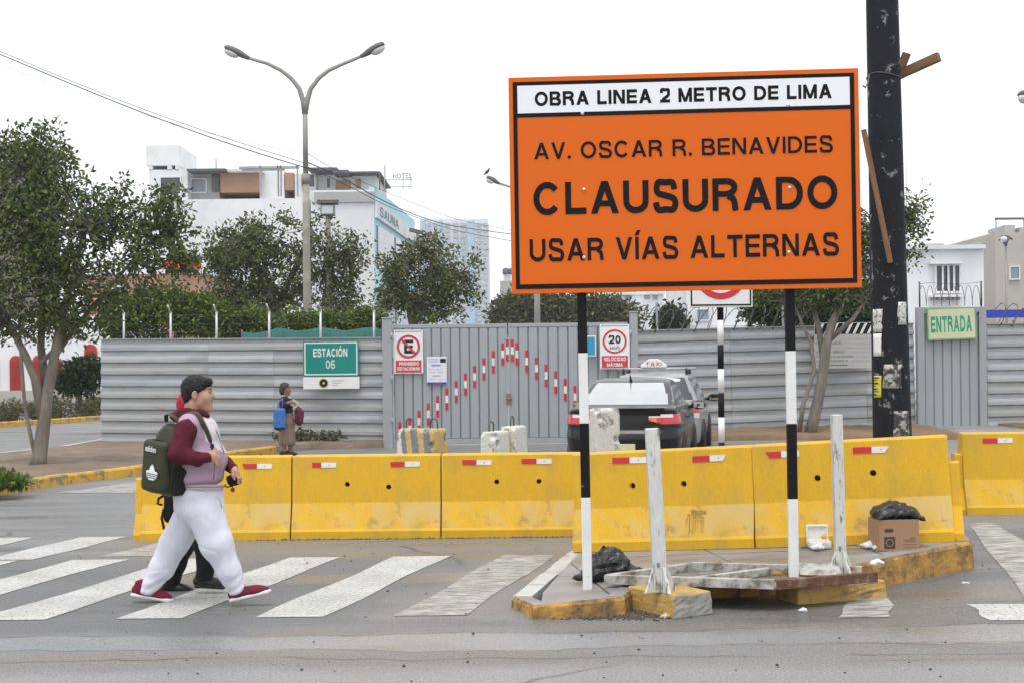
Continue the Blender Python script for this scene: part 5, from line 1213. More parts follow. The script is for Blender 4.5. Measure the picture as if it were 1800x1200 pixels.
def angle(nm, a, b, mt, hh=.062, inv=1, dz=0.0):
    a, b = local(fr, a) + Vector((0, 0, dz)), local(fr, b) + Vector((0, 0, dz)); d = b - a; M = d.to_track_quat('X', 'Z').to_matrix()
    m = MB().prism([(-.003, -hh / 2), (.003, -hh / 2), (.003, hh / 2 - .006), (.055 * inv, hh / 2 - .006), (.055 * inv, hh / 2), (-.003, hh / 2)], 'x', 0, d.length)
    m.build(nm, mt, fr, .0015, loc=a, rot=M.to_euler())
angle('angle_bar', fa, fb_, RUSTW); angle('rusty_angle_bar', fb_ + Vector((.02, .01, -.005)), fc, RUST); angle('angle_bar', fd, fc + Vector((-.05, .25, 0)), RUSTW, dz=.002); angle('angle_bar', fa.lerp(fd, .08), fd, RUSTW, dz=-.004)
angle('cross_bar', fa.lerp(fb_, .52) + Vector((0, .03, -.004)), fd.lerp(fc, .45), RUSTW, .05)
q4 = [local(fr, v) for v in (fa.lerp(fd, .05), fb_ + Vector((.0, .03, 0)), fc, fd)]
MB().add([(v.x, v.y, v.z - .033) for v in q4] + [(v.x, v.y, v.z - .037) for v in q4], [(0, 1, 2, 3), (7, 6, 5, 4)] + [(i, (i + 1) % 4, 4 + (i + 1) % 4, 4 + i) for i in range(4)], False).build('sheet_panel', mat('stained_sheet', (.17, .15, .125), .8, .3, 5, .1, dirt=(.3, .28, .25), damt=.6, dscale=6), fr)
p = at(1440, 1000, 10.02); MB().box((0, 0, 0), (.31, .16, .006), (.42, .05, .1)).build('loose_sheet', RUSTW, fr, loc=local(fr, p))

# loose grit on the road and swept dirt by the kerb
STONE = mat('road_grit', (.06, .057, .053), .9, .5, 40, 0); rg = np.random.default_rng(21)
def grit(name, label, pts, smin, smax, mt):
    V, Fq = [], []; octa = np.array([(1, 0, 0), (0, 1, 0), (-1, 0, 0), (0, -1, 0), (0, 0, .8), (0, 0, -.5)]); fc_ = [(0, 1, 4), (1, 2, 4), (2, 3, 4), (3, 0, 4), (1, 0, 5), (2, 1, 5), (3, 2, 5), (0, 3, 5)]
    for i, (x, y) in enumerate(pts):
        s_ = rg.uniform(smin, smax) * rg.uniform(.5, 1); a = rg.uniform(0, 6.28); o_ = octa * s_ * rg.uniform(.6, 1.3, (6, 3)); R_ = np.array([[math.cos(a), -math.sin(a), 0], [math.sin(a), math.cos(a), 0], [0, 0, 1]])
        V.append(o_ @ R_.T + np.array([x, y, gz(x, y) + s_ * .3])); Fq += [tuple(6 * i + q for q in f) for f in fc_]
    tag(link(name, mesh_np(name, np.concatenate(V), np.array(Fq), mt)), label, kind='stuff')
pts = [(rg.uniform(-4, 4), 6.8 + 7.2 * rg.random() ** 1.3) for _ in range(230)]; grit('road_grit', 'scattered dark grit on the asphalt', pts, .004, .016, STONE)
c0 = gnd(1075, 1082); pts = [(c0.x + rg.normal(0, .17), c0.y + rg.normal(0, .07)) for _ in range(900)]; grit('swept_dirt', 'swept dirt beside the left concrete base', pts, .004, .02, mat('swept_dirt', (.1, .085, .07), .95, .4, 30, 0))
pts = [(-2.6 + 3.3 * t + rg.normal(0, .05), Yb - .03 + rg.normal(0, .02)) for t in rg.random(500)]; grit('swept_dirt', 'line of grit along the foot of the barriers', pts, .004, .016, mat('swept_dirt', (.1, .085, .07)))
# ================================================================== PEOPLE
SKIN = mat('skin', (.44, .25, .175), .55, .08, 14, .03, 90, spec=.35); LIP = mat('lips', (.36, .13, .11), .5, .05, 9, 0); DARK = mat('brow_eye', (.025, .018, .015), .6, 0, 1, 0)
HAIR = mat('black_hair', (.012, .011, .012), .5, .4, 18, .35, 70, stretch=(1, 1, 3))
MAR = mat('maroon_fleece', (.085, .012, .022), .9, .2, 5, .12, 60, spec=.2); LIL = mat('lilac_fleece', (.42, .30, .385), .9, .1, 4, .1, 60, spec=.2); LILW = mat('white_fleece', (.62, .57, .62), .9, .06, 4, .1, 60, spec=.2)
TROUS = mat('white_cotton', (.66, .67, .75), .9, .06, 5, .3, 13, spec=.15, stretch=(1.6, 1, .6)); SHOE = mat('maroon_knit', (.16, .014, .032), .8, .2, 12, .12, 90, spec=.25); SOLE = mat('white_sole', (.68, .68, .68), .6, .06, 9, .03)
OLIVE = mat('olive_nylon', (.034, .036, .017), .6, .2, 5, .1, 50, spec=.35); BLK = mat('black_cloth', (.011, .011, .013), .85, .25, 5, .12, 40, spec=.25)
BLKL = mat('black_leather', (.012, .012, .013), .35, .2, 9, .05, 50); STRAP = mat('olive_strap', (.06, .055, .032), .75, .15, 8, .1, 70); CORD = mat('dark_cord', (.02, .012, .02), .8, .1, 9, 0)
REDH = mat('red_hood_cloth', (.38, .012, .03), .85, .15, 7, .1)
def ribbon(name, pts, wdir, w_, th, mt, parent):
    pts = [Vector(p) for p in pts]; vs = []
    for i, p in enumerate(pts):
        t = (pts[min(i + 1, len(pts) - 1)] - pts[max(i - 1, 0)]).normalized(); d = Vector(wdir[i] if isinstance(wdir, list) else wdir); d = (d - t * d.dot(t)).normalized()
        vs += [p - d * w_ / 2, p, p + d * w_ / 2]
    m = MB().add(vs, [(3 * i + k, 3 * i + k + 1, 3 * i + k + 4, 3 * i + k + 3) for i in range(len(pts) - 1) for k in (0, 1)], True)
    o = m.build(name, mt, parent); s_ = o.modifiers.new('t', 'SOLIDIFY'); s_.thickness = th; s_.offset = 0
    sb = o.modifiers.new('s', 'SUBSURF'); sb.levels = 1; sb.render_levels = 1; return o
# ---------------------------------------------------------------- the walking man
MY = 10.25; mroot = Vector((at(350, 1057, MY).x, MY, 0))
man = thing('person', 'young man in lilac and maroon hoodie, white trousers and maroon shoes walking right', 'person', mroot)
def H(px, py, dy=0.0): return at(px, py, MY + dy) - mroot
def hr(px, py, r, dy=0, **k): return ell(H(px, py, dy), r, **k)
head = [hr(344.5, 684, (.093, .074, .093)), hr(355, 697, (.07, .066, .085)), ell(H(352, 707), (.075, .072, .06)), hr(366, 712.5, (.026, .032, .024), k=.035), hr(363, 719, (.045, .04, .022), k=.03),
        cone(H(370.5, 686), H(374.2, 695.8), .0085, .0145, .014), ell(H(372.5, 697.3, -.011), (.009, .008, .008), k=.008), ell(H(372.5, 697.3, .011), (.009, .008, .008), k=.008),
        ell(H(367.5, 682.5), (.02, .052, .012), k=.02), ell(H(371.6, 703.2), (.0115, .022, .0065), k=.008), ell(H(371.0, 706.4), (.0115, .02, .0068), k=.008),
        ell(H(361, 698, -.042), (.032, .026, .032), k=.03), ell(H(361, 698, .042), (.032, .026, .032), k=.03),
        ell(H(369.6, 688.3, -.034), (.012, .013, .0095), k=.012, sub=True), ell(H(369.6, 688.3, .034), (.012, .013, .0095), k=.012, sub=True),
        ell(H(366.8, 688.4, -.032), (.0135, .0135, .0125), k=.004), ell(H(366.8, 688.4, .032), (.0135, .0135, .0125), k=.004)]
for s_ in (-1, 1):
    head += [ell(H(341.5, 693.5, s_ * .083), (.021, .013, .031), (0, .25, s_ * .35), k=.008), ell(H(342.3, 693, s_ * .097), (.011, .007, .018), (0, .25, 0), k=.006, sub=True), ell(H(343.5, 699.5, s_ * .083), (.011, .009, .011), k=.008)]
neck = [cone(H(341, 712), H(341, 745), .066, .08, .03, (1, 1.05, 1))]
inner = [ell(H(347, 770), (.13, .17, .16)), ell(H(350, 815), (.15, .19, .16)), ell(H(350, 870), (.14, .17, .12)), cone(H(335, 748, -.15), H(335, 748, .15), .06)]
inner += chain([H(326, 755, -.2), H(312, 797, -.26), H(362, 804.5, -.258)], [.055, .048, .03]) + chain([H(330, 755, .19), H(345, 805, .24), H(388, 806, .16), H(411, 824, .03)], [.055, .048, .034, .03])
inner += chain([H(362, 900, -.1), H(385, 962, -.11), H(418, 1030, -.1), H(424, 1046, -.1)], [.09, .06, .04, .035]) + chain([H(340, 900, .1), H(307, 958, .1), H(262, 1030, .1), H(250, 1042, .1)], [.09, .06, .04, .035])
handR = [ell(H(372.5, 802.5, -.262), (.045, .02, .037), (0, .25, -.1), k=.02)]
for i in range(4):
    k0_, k1_, k2_ = H(380.2 - .9 * i, 797.5 + 3.7 * i, -.268), H(385.6 - 1.4 * i, 803.5 + 4.1 * i, -.265), H(387.6 - 2.0 * i, 811.5 + 3.5 * i, -.25)
    handR += chain([k0_, k1_, k2_], [.0095, .0088, .0075], .006)
handR += chain([H(368, 796, -.255), H(375, 792.5, -.25), H(382.5, 794.5, -.24)], [.013, .011, .009], .01)
handL = [ell(H(413.5, 830.5, .0), (.03, .022, .036), (0, -.5, 0), k=.02)]
for i in range(4):
    a_ = H(415 + 1.2 * i, 834.5 - .5 * i, -.028 + .02 * i); handL += chain([a_, H(419.5 + 1.3 * i, 840 - .2 * i, -.034 + .022 * i), H(418.5 + 1.5 * i, 848 + .2 * i, -.03 + .022 * i)], [.0092, .0088, .0078], .006)
handL += chain([H(410, 827, -.03), H(409.5, 835, -.045), H(412.5, 841.5, -.045)], [.012, .0105, .009], .008)
he, hb, hl = H(369.6, 688.3), H(369, 683.2), H(372.5, 704.8)
def facemat(C):
    mi = np.zeros(len(C), int); fr_ = (np.abs(C[:, 1]) < .062)
    mi[fr_ & (np.abs(C[:, 1]) > .014) & (C[:, 0] > he.x - .008) & (np.abs(C[:, 1]) < .043) & (np.abs(C[:, 2] - he.z) < .0034)] = 2
    mi[fr_ & (np.abs(C[:, 1]) > .01) & (C[:, 0] > hb.x - .016) & (np.abs(C[:, 1]) < .05) & (np.abs(C[:, 2] - hb.z - .002 + .12 * np.maximum(np.abs(C[:, 1]) - .04, 0)) < .003)] = 2
    mi[(np.abs(C[:, 1]) < .024) & (C[:, 0] > hl.x - .012) & (np.abs(C[:, 2] - hl.z) < .0085)] = 1
    return mi
solid_obj('body', inner + neck + head + handR + handL, .0048, [SKIN, LIP, DARK], man, .025, None, facemat)
hair_o = solid_obj('hair', [ell(H(343.3, 681.5), (.107, .0865, .098)), ell(H(332.5, 694), (.051, .072, .077)), ell(H(361.5, 671), (.049, .066, .036)), ell(H(373, 711.5), (.112, .2, .122), k=.008, sub=True), rbox(H(340, 730), (.2, .2, .062), .02, k=.01, sub=True), ell(H(342, 694.5, -.09), (.022, .03, .033), k=.006, sub=True), ell(H(342, 694.5, .09), (.022, .03, .033), k=.006, sub=True)], .005, HAIR, man, .02, crumple(120, .009, 4))
def strands(parent, src, n, L, mt, seed, bias):
    rng = np.random.default_rng(seed); me = src.data; k = len(me.vertices); V = np.empty(k * 3, np.float32); me.vertices.foreach_get('co', V); V = V.reshape(-1, 3); N = np.empty(k * 3, np.float32); me.vertices.foreach_get('normal', N); N = N.reshape(-1, 3)
    ids = rng.integers(0, k, n); p, nn = V[ids], N[ids]; d = nn * .5 + np.array(bias) + rng.normal(size=(n, 3)) * .35; d /= np.linalg.norm(d, axis=1)[:, None]; u = np.cross(d, nn) + rng.normal(size=(n, 3)) * .1; u /= np.linalg.norm(u, axis=1)[:, None]
    ln = L * rng.uniform(.5, 1.2, n)[:, None]; p = p - nn * .004; W = np.stack([p - u * .0028, p + u * .0028, p + d * ln], 1).reshape(-1, 3)
    return link('hair_strands', mesh_np('strands', W, np.arange(3 * n).reshape(-1, 3), mt), src)
strands(man, hair_o, 3200, .015, HAIR, 3, (.4, 0, -.3))
# hoodie
tor = [ell(H(347, 768), (.162, .205, .17)), ell(H(352.5, 806), (.192, .232, .165)), ell(H(348, 838), (.182, .222, .082)), cone(H(333, 746, -.15), H(333, 746, .15), .085, k=.06), cone(H(340, 736), H(345, 750), .085, .12, .05), rbox(H(349, 886), (.4, .4, .116), .01, k=.008, sub=True), ell(H(345, 722), (.078, .075, .05), k=.02, sub=True)]
cz = H(362, 730)
solid_obj('hoodie', tor, .007, [LIL, LILW], man, .05, crumple(15, .008, 8), lambda C: np.where((C[:, 2] > H(0, 772).z - .9 * (C[:, 0] - .08)) & (C[:, 0] > .02) & (C[:, 1] > -.165), 1, 0))
def fold(a, b, n, amp):
    a, b = np.array(a), np.array(b); d = b - a; L = np.linalg.norm(d); d = d / L
    return lambda X, Y, Z: amp * np.sin(((X - a[0]) * d[0] + (Y - a[1]) * d[1] + (Z - a[2]) * d[2]) / L * n * 6.283 + 2.0 * np.sin(X * 21 + Z * 17))
cr1 = crumple(20, .014, 3)
sl1 = solid_obj('sleeve', chain([H(327, 755, -.19), H(313, 797, -.265), H(345, 806, -.272), H(361, 804.5, -.262)], [.086, .073, .052, .043], .03) + [cone(H(361.5, 804.5, -.262), H(366.5, 803.5, -.262), .041, .039, .012)], .0065, MAR, man, .03, cr1)
solid_obj('sleeve', chain([H(330, 755, .19), H(345, 803, .25), H(388, 806, .17), H(407, 821, .05)], [.086, .07, .052, .045], .03) + [cone(H(407, 821, .05), H(411, 826, .03), .042, .038, .012)], .0065, MAR, man, .03, crumple(20, .012, 9))
hood = [ell(H(316, 731), (.072, .12, .045)), cone(H(320, 726, -.09), H(320, 726, .09), .042)] + chain([H(330, 722, -.085), H(350, 724, -.095), H(363, 731, -.045), H(365, 734, 0), H(363, 731, .045), H(350, 724, .095), H(330, 722, .085)], [.028, .026, .02, .02, .02, .026, .028], .02)
solid_obj('hood', hood, .006, MAR, man, .03, crumple(30, .012, 6))
PSEAM = mat('lilac_seam', (.2, .13, .18), .9, 0, 1, 0)
for dy in (-.03, .015): MB().tube([H(366, 731, dy), H(374, 745, dy - .02), H(383, 762, dy - .03), H(389, 780, dy - .035), H(394.5, 797, dy - .035)], .003, 6).build('drawcord', CORD, man)
MB().tube([H(377, 812, -.232), H(377, 826, -.23), H(375.5, 842, -.215)], .004, 6).build('pocket_seam', PSEAM, man)
MB().tube([H(389, 812, -.165), H(387, 826, -.18), H(381, 842, -.19)], .003, 6).build('pocket_seam', PSEAM, man)
MB().tube([H(349 + 43 * math.cos(a), 853.5, .215 * math.sin(a)) for a in [2 * math.pi * i / 40 for i in range(41)]], .012, 8).build('hem_band', LIL, man)
MB().tube([H(349 + 42 * math.cos(a), 857.5, .205 * math.sin(a)) for a in [2 * math.pi * i / 40 for i in range(41)]], .009, 8).build('shirt_hem', mat('cream_shirt', (.6, .55, .46), .9, .05, 5, .1), man)
trs = [ell(H(349, 866), (.182, .21, .1)), ell(H(350, 888), (.182, .205, .14))] + chain([H(361, 900, -.09), H(381, 955, -.11), H(402, 1002, -.105), H(415.5, 1034, -.1)], [.134, .116, .085, .066], .04) + chain([H(338, 902, .1), H(306, 955, .1), H(284, 998, .1), H(262, 1034, .1)], [.13, .105, .088, .07], .04) + [rbox(H(349, 826), (.4, .4, .112), .01, k=.008, sub=True), ell(H(420, 1054, -.1), (.075, .075, .055), k=.006, sub=True), ell(H(254, 1053, .1), (.09, .075, .055), k=.006, sub=True)]
ct = crumple(11, .007, 12)
def ridge(ph): return (1 - np.abs(np.sin(ph))) ** 4
def tfold(X, Y, Z):
    wob = 1.6 * np.sin(X * 7 + Z * 5 + Y * 4) + .8 * np.sin(Z * 17 - X * 11); msk = np.clip(np.sin(X * 6.1 + 1.2) * np.sin(Z * 7.3 + Y * 5) + .35, 0, 1)
    cre = .0042 * msk * ridge(19 * (Z * .8 + X * .9) + wob) + .0034 * (1 - msk) * ridge(16 * (Z * .9 - X * .5) + wob * 1.3 + 1)
    return ct(X, Y, Z) + cre * np.clip((1.0 - Z) / .2, 0, 1) + .003 * np.sin(Z * 85 + 5 * np.sin(X * 13 + Y * 9)) * np.clip((.3 - Z) / .2, 0, 1)
solid_obj('trousers', trs, .0065, TROUS, man, .05, tfold)
MB().tube([H(381, 872, -.19), H(387, 880, -.175), H(390, 892, -.16)], .004, 6).build('pocket_seam', mat('seam_grey', (.4, .4, .46), .9, 0, 1, 0), man)
def shoe(parent, heel, toe, sole_w, mt, sole_mt, L, up, nm='shoe', high=.075):
    heel, toe = Vector(heel), Vector(toe); x = (toe - heel).normalized(); y = Vector((0, 1, 0)); z = x.cross(y); M = Matrix((x, y, z)).transposed(); L = (toe - heel).length
    def q(a, b, c): return heel + M @ Vector((a * L, b, c))
    e = M.to_euler()
    o = solid_obj(nm, [ell(q(.22, 0, .045), (.07, .04, .05), M), ell(q(.5, 0, .043), (.1, .043, .04), M), ell(q(.76, 0, .033), (.075, .043, .03), M), cone(q(.25, 0, .07), q(.2, 0, high + .03), .042, .044), ell(q(.17, 0, high + .06), (.042, .034, .03), M, k=.01, sub=True)], .005, mt, parent, .03)
    solid_obj('sole', [rbox(q(.5, 0, .012), (L / 2, .044, .014), .013, M), ell(q(.9, 0, .014), (.05, .038, .013), M)], .005, sole_mt, o, .01)
    return o
s1 = shoe(man, H(405, 1057, -.1), H(473, 1041, -.1), .09, SHOE, SOLE, .28, 0); s2 = shoe(man, H(231, 1046, .1), H(300, 1057, .1), .09, SHOE, SOLE, .28, 0)
for s_, (px, py, dy) in ((s1, (431, 1033, -.1)), (s2, (268, 1040, .1))):
    for i in range(3): MB().tube([H(px + i * 5, py + i * 2.2, dy - .04), H(px + i * 5 + 2, py + i * 2.2 - 2.5, dy), H(px + i * 5, py + i * 2.2, dy + .04)], .0045, 5).build('lace', CORD, s_)
# pouch in the far hand
po = H(408, 843, .0) + mroot; pch = thing('pouch', 'black pouch with dark red tassel held in front of the walking man', 'pouch', po)
solid_obj('pouch_body', [ell((0, .01, 0), (.048, .035, .045), (0, .5, 0)), ell((.03, .01, -.012), (.035, .03, .03))], .005, BLK, pch, .02, crumple(50, .01, 2))
MB().tube([(.0, .0, -.035), (.004, 0, -.055)], .003, 5).build('tassel_cord', CORD, pch); solid_obj('tassel', [ell((.004, 0, -.07), (.016, .016, .018))], .004, REDH, pch, .01)
MB().tube([(-.04, -.01, -.03), (-.055, -.01, -.04), (-.04, 0, -.05), (0, 0, -.045)], .005, 6).build('wrist_loop', BLK, pch)
# ---------------------------------------------------------------- backpack
bpw = H(291, 808, -.13) + mroot; pk = thing('backpack', 'olive green backpack with white logo on the walking man', 'backpack', bpw, rot=(0, R(7), R(-36)))
solid_obj('main_compartment', [rbox((0, .03, -.06), (.148, .085, .18), .06), ell((.01, .03, .13), (.12, .08, .14)), ell((0, .03, -.15), (.155, .09, .11)), ell((0, .02, .04), (.14, .085, .16))], .007, OLIVE, pk, .04, crumple(14, .012, 5))
fpk = solid_obj('front_pocket', [rbox((-.005, -.075, -.04), (.125, .045, .185), .04), ell((-.005, -.06, -.14), (.13, .058, .09))], .006, OLIVE, pk, .03, crumple(12, .006, 7))
def pocket_arc(off, y, mt, nm, rad=.0035):
    pts = [(-.118 + off, y, -.17), (-.12 + off, y, .07), (-.1, y, .125 - off), (-.05, y, .148 - off), (.04, y, .148 - off), (.09, y, .125 - off), (.11 - off, y, .07), (.108 - off, y, -.17)]; MB().tube(pts, rad, 6).build(nm, mt, pk)
pocket_arc(0, -.083, BLK, 'zip'); pocket_arc(.0, -.04, STRAP, 'piping', .005)
text('logo_lettering', 'adidas', SWH, pk, (-.018, -.1245, .085), .115, .042, .035)
def leaf(cx, cz_, an, L, W):
    pts = [(0, 0)] + [(W * math.sin(math.pi * t) ** .8 * .5, L * t) for t in (.15, .35, .55, .75, .9)] + [(0, L)] + [(-W * math.sin(math.pi * t) ** .8 * .5, L * t) for t in (.9, .75, .55, .35, .15)]
    return [(cx + x * math.cos(an) - z * math.sin(an), cz_ + x * math.sin(an) + z * math.cos(an)) for x, z in pts]
for an, L, W, dep in ((0, .098, .058, .1272), (.92, .075, .06, .1278), (-.92, .075, .06, .1284)):
    MB().prism(leaf(.012, -.118, an, L, W), 'y', -dep, -.1262).build('logo_leaf', SWH, pk)
MB().prism([(-.028, -.118), (-.033, -.095), (.057, -.095), (.052, -.118), (.037, -.132), (-.013, -.132)], 'y', -.129, -.1265).build('logo_leaf', SWH, pk)
for z in (-.088, -.102, -.116): MB().bb(-.06, .083, -.1302, -.1295, z - .0028, z + .0028).build('logo_gap', OLIVE, pk)
ribbon('carry_handle', [(-.06, .04, .262), (-.055, .02, .31), (-.02, .0, .335), (.03, .0, .33), (.06, .03, .3), (.065, .05, .26)], (0, 1, .2), .04, .006, STRAP, pk)
solid_obj('side_pocket', [rbox((.15, .03, -.13), (.035, .075, .1), .03)], .007, BLK, pk, .03, crumple(18, .008, 3))
MB().tube([(-.155, .0, -.12), (-.165, -.01, -.2)], .006, 6).build('zip_pull', STRAP, pk)
def onp(p): return local(pk, Vector(p) + mroot)
ribbon('shoulder_strap', [onp(H(312, 742, -.10)), onp(H(322, 727.5, -.125)), onp(H(333, 722.5, -.145)), onp(H(345, 727, -.165)), onp(H(356, 741, -.185)), onp(H(366, 761, -.2)), onp(H(371.5, 779, -.212))], [(.3, .9, 0)] * 2 + [(.5, .8, .2), (.75, .4, .3), (.85, -.1, .3), (.95, -.2, .1), (1, -.2, 0)], .062, .012, STRAP, pk)
ribbon('strap_webbing', [onp(H(371.5, 777, -.217)), onp(H(373.5, 787, -.225)), onp(H(372, 795, -.232))], (1, -.2, 0), .026, .005, BLK, pk)
MB().box((0, 0, 0), (.034, .012, .03)).build('buckle', PLAST, pk, .004, loc=onp(H(373, 783, -.225)))
# ---------------------------------------------------------------- second person, mostly hidden by the man
QY = 10.82; qroot = Vector((at(336, 1040, QY).x, QY, 0)); per = thing('person', 'person in black trousers and black shoes almost hidden behind the walking man', 'person', qroot)
def Q(px, py, dy=0.0): return at(px, py, QY + dy) - qroot
body2 = [ell(Q(341, 706), (.088, .072, .1)), ell(Q(347, 716), (.06, .058, .07)), cone(Q(355, 712), Q(359, 717), .01, .013, .01), ell(Q(342, 712, -.075), (.016, .01, .026), k=.006), ell(Q(342, 712, .075), (.016, .01, .026), k=.006), cone(Q(339, 728), Q(338, 750), .052, .06), ell(Q(338, 790), (.1, .15, .17)), ell(Q(338, 850), (.1, .14, .12)), cone(Q(337, 758, -.12), Q(337, 758, .12), .06)]
body2 += chain([Q(336, 765, -.17), Q(330, 820, -.2), Q(355, 845, -.2)], [.045, .038, .028]) + chain([Q(336, 765, .17), Q(332, 820, .2), Q(352, 850, .2)], [.045, .038, .028])
for s_ in (-1, 1):
    bx_, by_ = (358, 846) if s_ < 0 else (355, 852); body2.append(ell(Q(bx_, by_, s_ * .2), (.036, .018, .03), k=.015))
    for i in range(4): body2 += chain([Q(bx_ + 6, by_ - 3 + 3 * i, s_ * .2), Q(bx_ + 11, by_ - 1 + 3 * i, s_ * .2), Q(bx_ + 12, by_ + 4 + 3 * i, s_ * .195)], [.0085, .008, .007], .005)
    body2 += chain([Q(bx_ - 2, by_ - 5, s_ * .185), Q(bx_ + 5, by_ - 9, s_ * .175)], [.011, .009], .006)
body2 += chain([Q(352, 885, -.08), Q(362, 955, -.08), Q(360, 1016, -.08)], [.08, .052, .038]) + chain([Q(330, 885, .08), Q(322, 955, .08), Q(299, 1025, .08)], [.08, .052, .038])
solid_obj('body', body2, .007, SKIN, per, .025)
solid_obj('hood', [ell(Q(335, 706), (.1, .085, .105)), ell(Q(326, 714), (.065, .08, .08)), ell(Q(358, 716), (.075, .2, .1), k=.01, sub=True), rbox(Q(335, 754), (.2, .2, .1), .02, k=.01, sub=True)], .008, REDH, per, .03, crumple(24, .01, 3))
solid_obj('jacket', [ell(Q(338, 785), (.125, .175, .17)), ell(Q(338, 840), (.12, .17, .13)), cone(Q(337, 757, -.13), Q(337, 757, .13), .075)] + chain([Q(336, 765, -.17), Q(330, 820, -.2), Q(352, 844, -.2)], [.065, .055, .042]) + chain([Q(336, 765, .17), Q(332, 820, .2), Q(350, 849, .2)], [.065, .055, .042]), .01, BLK, per, .04, crumple(18, .012, 4))
solid_obj('trousers', [ell(Q(340, 880), (.125, .165, .12))] + chain([Q(350, 895, -.08), Q(361, 955, -.08), Q(362, 990, -.08), Q(360, 1014, -.08)], [.1, .078, .07, .068], .04) + chain([Q(332, 895, .08), Q(322, 955, .08), Q(309, 990, .08), Q(300, 1024, .08)], [.1, .085, .08, .075], .04) + [ell(Q(360, 1031, -.08), (.1, .1, .06), k=.005, sub=True), ell(Q(300, 1041, .08), (.1, .1, .06), k=.005, sub=True)], .008, BLK, per, .04, crumple(14, .014, 5))
shoe(per, Q(343, 1031, -.08), Q(396, 1034, -.08), .085, BLKL, BLKL, .26, 0); shoe(per, Q(279, 1041, .08), Q(336, 1043, .08), .085, BLKL, BLKL, .26, 0)
bb2 = thing('shoulder_bag', 'black bag with loose straps hanging behind the olive backpack', 'bag', Q(302, 880, -.1) + qroot)
solid_obj('bag_body', [rbox((0, 0, 0), (.05, .1, .16), .04), ell((-.01, 0, -.08), (.045, .09, .09))], .008, BLK, bb2, .03, crumple(18, .012, 8))
for pts in ([(-.04, -.08, .05), (-.075, -.09, .03), (-.085, -.09, -.01), (-.05, -.09, -.02)], [(-.04, -.09, -.05), (-.055, -.09, -.12), (-.04, -.09, -.19), (-.045, -.09, -.2)]): MB().tube(pts, .01, 6).build('strap', BLK, bb2)
# ---------------------------------------------------------------- the woman by the fence
WY = 27.2; wroot = Vector((at(505, 801, WY).x, WY, 0.0)); wom = thing('person', 'woman in black sweater and long tan skirt standing before the left fence', 'person', wroot)
SKIN2 = mat('skin_tan', (.3, .155, .1), .55, .08, 14, .02, spec=.35); GHAIR = mat('dark_grey_hair', (.035, .035, .037), .6, .4, 20, .2); TAN = mat('tan_skirt', (.24, .165, .125), .9, .12, 6, .1); BSW = mat('black_sweater', (.014, .015, .019), .9, .2, 8, .1)
def G(px, py, dy=0.0): return at(px, py, WY + dy) - wroot
wb = [ell(G(502, 682), (.082, .072, .1)), ell(G(505, 686), (.062, .06, .075)), cone(G(508.5, 684), G(510.8, 687), .01, .014, .01), ell(G(508, 692), (.03, .035, .022)), cone(G(502, 691), G(502, 701), .05, .055), ell(G(502, 712), (.1, .15, .15)), ell(G(504, 735), (.11, .15, .15)), cone(G(501, 702, -.1), G(501, 702, .1), .06)]
wb += chain([G(499, 703, -.16), G(497, 716, -.2), G(507, 707, -.22)], [.045, .04, .028]) + chain([G(503, 703, .14), G(507, 716, .12), G(516, 708, -.1)], [.045, .04, .028])
wb += [ell(G(510, 706.5, -.225), (.04, .017, .028), k=.015)]
for i in range(4): wb += chain([G(513, 705 + i * 1.2, -.226), G(517, 706 + i * 1.2, -.226), G(519.5, 708 + i * 1.2, -.215)], [.0085, .008, .007], .005)
wb += chain([G(511, 704.5, -.22), G(514, 702.5, -.215)], [.011, .009], .006)
wb += [ell(G(517, 706, -.12), (.035, .017, .028), k=.015)] + chain([G(499, 745, -.06), G(499, 775, -.06), G(499, 793, -.06)], [.08, .05, .042]) + chain([G(511, 745, .06), G(511, 775, .06), G(510, 793, .06)], [.08, .05, .042])
we = G(509, 681.5)
solid_obj('body', wb, .0065, [SKIN2, DARK], wom, .025, None, lambda C: ((C[:, 0] > we.x - .03) & (np.abs(C[:, 2] - we.z) < .008) & (np.abs(C[:, 1]) > .012) & (np.abs(C[:, 1]) < .05)).astype(int))
solid_obj('hair', [ell(G(500, 679.5), (.098, .086, .095)), ell(G(496, 686), (.06, .08, .09)), ell(G(510, 688), (.085, .2, .085), k=.01, sub=True)], .008, GHAIR, wom, .02, crumple(60, .004, 4))
solid_obj('sweater', [ell(G(502, 710), (.125, .175, .155)), ell(G(503.5, 722), (.13, .17, .09)), cone(G(501, 702, -.12), G(501, 702, .12), .075), ell(G(502, 693), (.08, .075, .06), k=.02, sub=True), rbox(G(503, 735), (.4, .4, .09), .01, k=.008, sub=True)] + chain([G(499, 703, -.16), G(497, 716, -.205), G(503, 710.5, -.222)], [.07, .055, .044]) + chain([G(503, 703, .14), G(507, 716, .12), G(515, 709, -.05)], [.07, .055, .044]), .0085, BSW, wom, .035, crumple(24, .012, 2))
solid_obj('collar', chain([G(497, 695.5, -.06), G(503, 697.5, -.085), G(508.5, 699, -.03), G(508.5, 699, .03), G(503, 697.5, .085), G(497, 695.5, .06)], .017, .01), .006, mat('pale_collar', (.6, .5, .46), .9, .1, 9, .05), wom, .01)
solid_obj('skirt', [cone(G(503.5, 729), G(504.5, 775), .135, .16, sc=(1, 1.1, 1)), ell(G(504, 742), (.155, .18, .15)), rbox(G(504, 793), (.4, .4, .13), .01, k=.006, sub=True)], .008, TAN, wom, .03, lambda X, Y, Z: .008 * np.sin(np.arctan2(Y, X) * 9 + Z * 3) * np.clip((.75 - Z) / .4, 0, 1))
shoe(wom, G(492.5, 800.5, -.06), G(513, 801.5, -.06), .08, BLKL, BLKL, .22, 0, high=.05); shoe(wom, G(502, 800, .06), G(522, 801, .06), .08, BLKL, BLKL, .22, 0, high=.05)
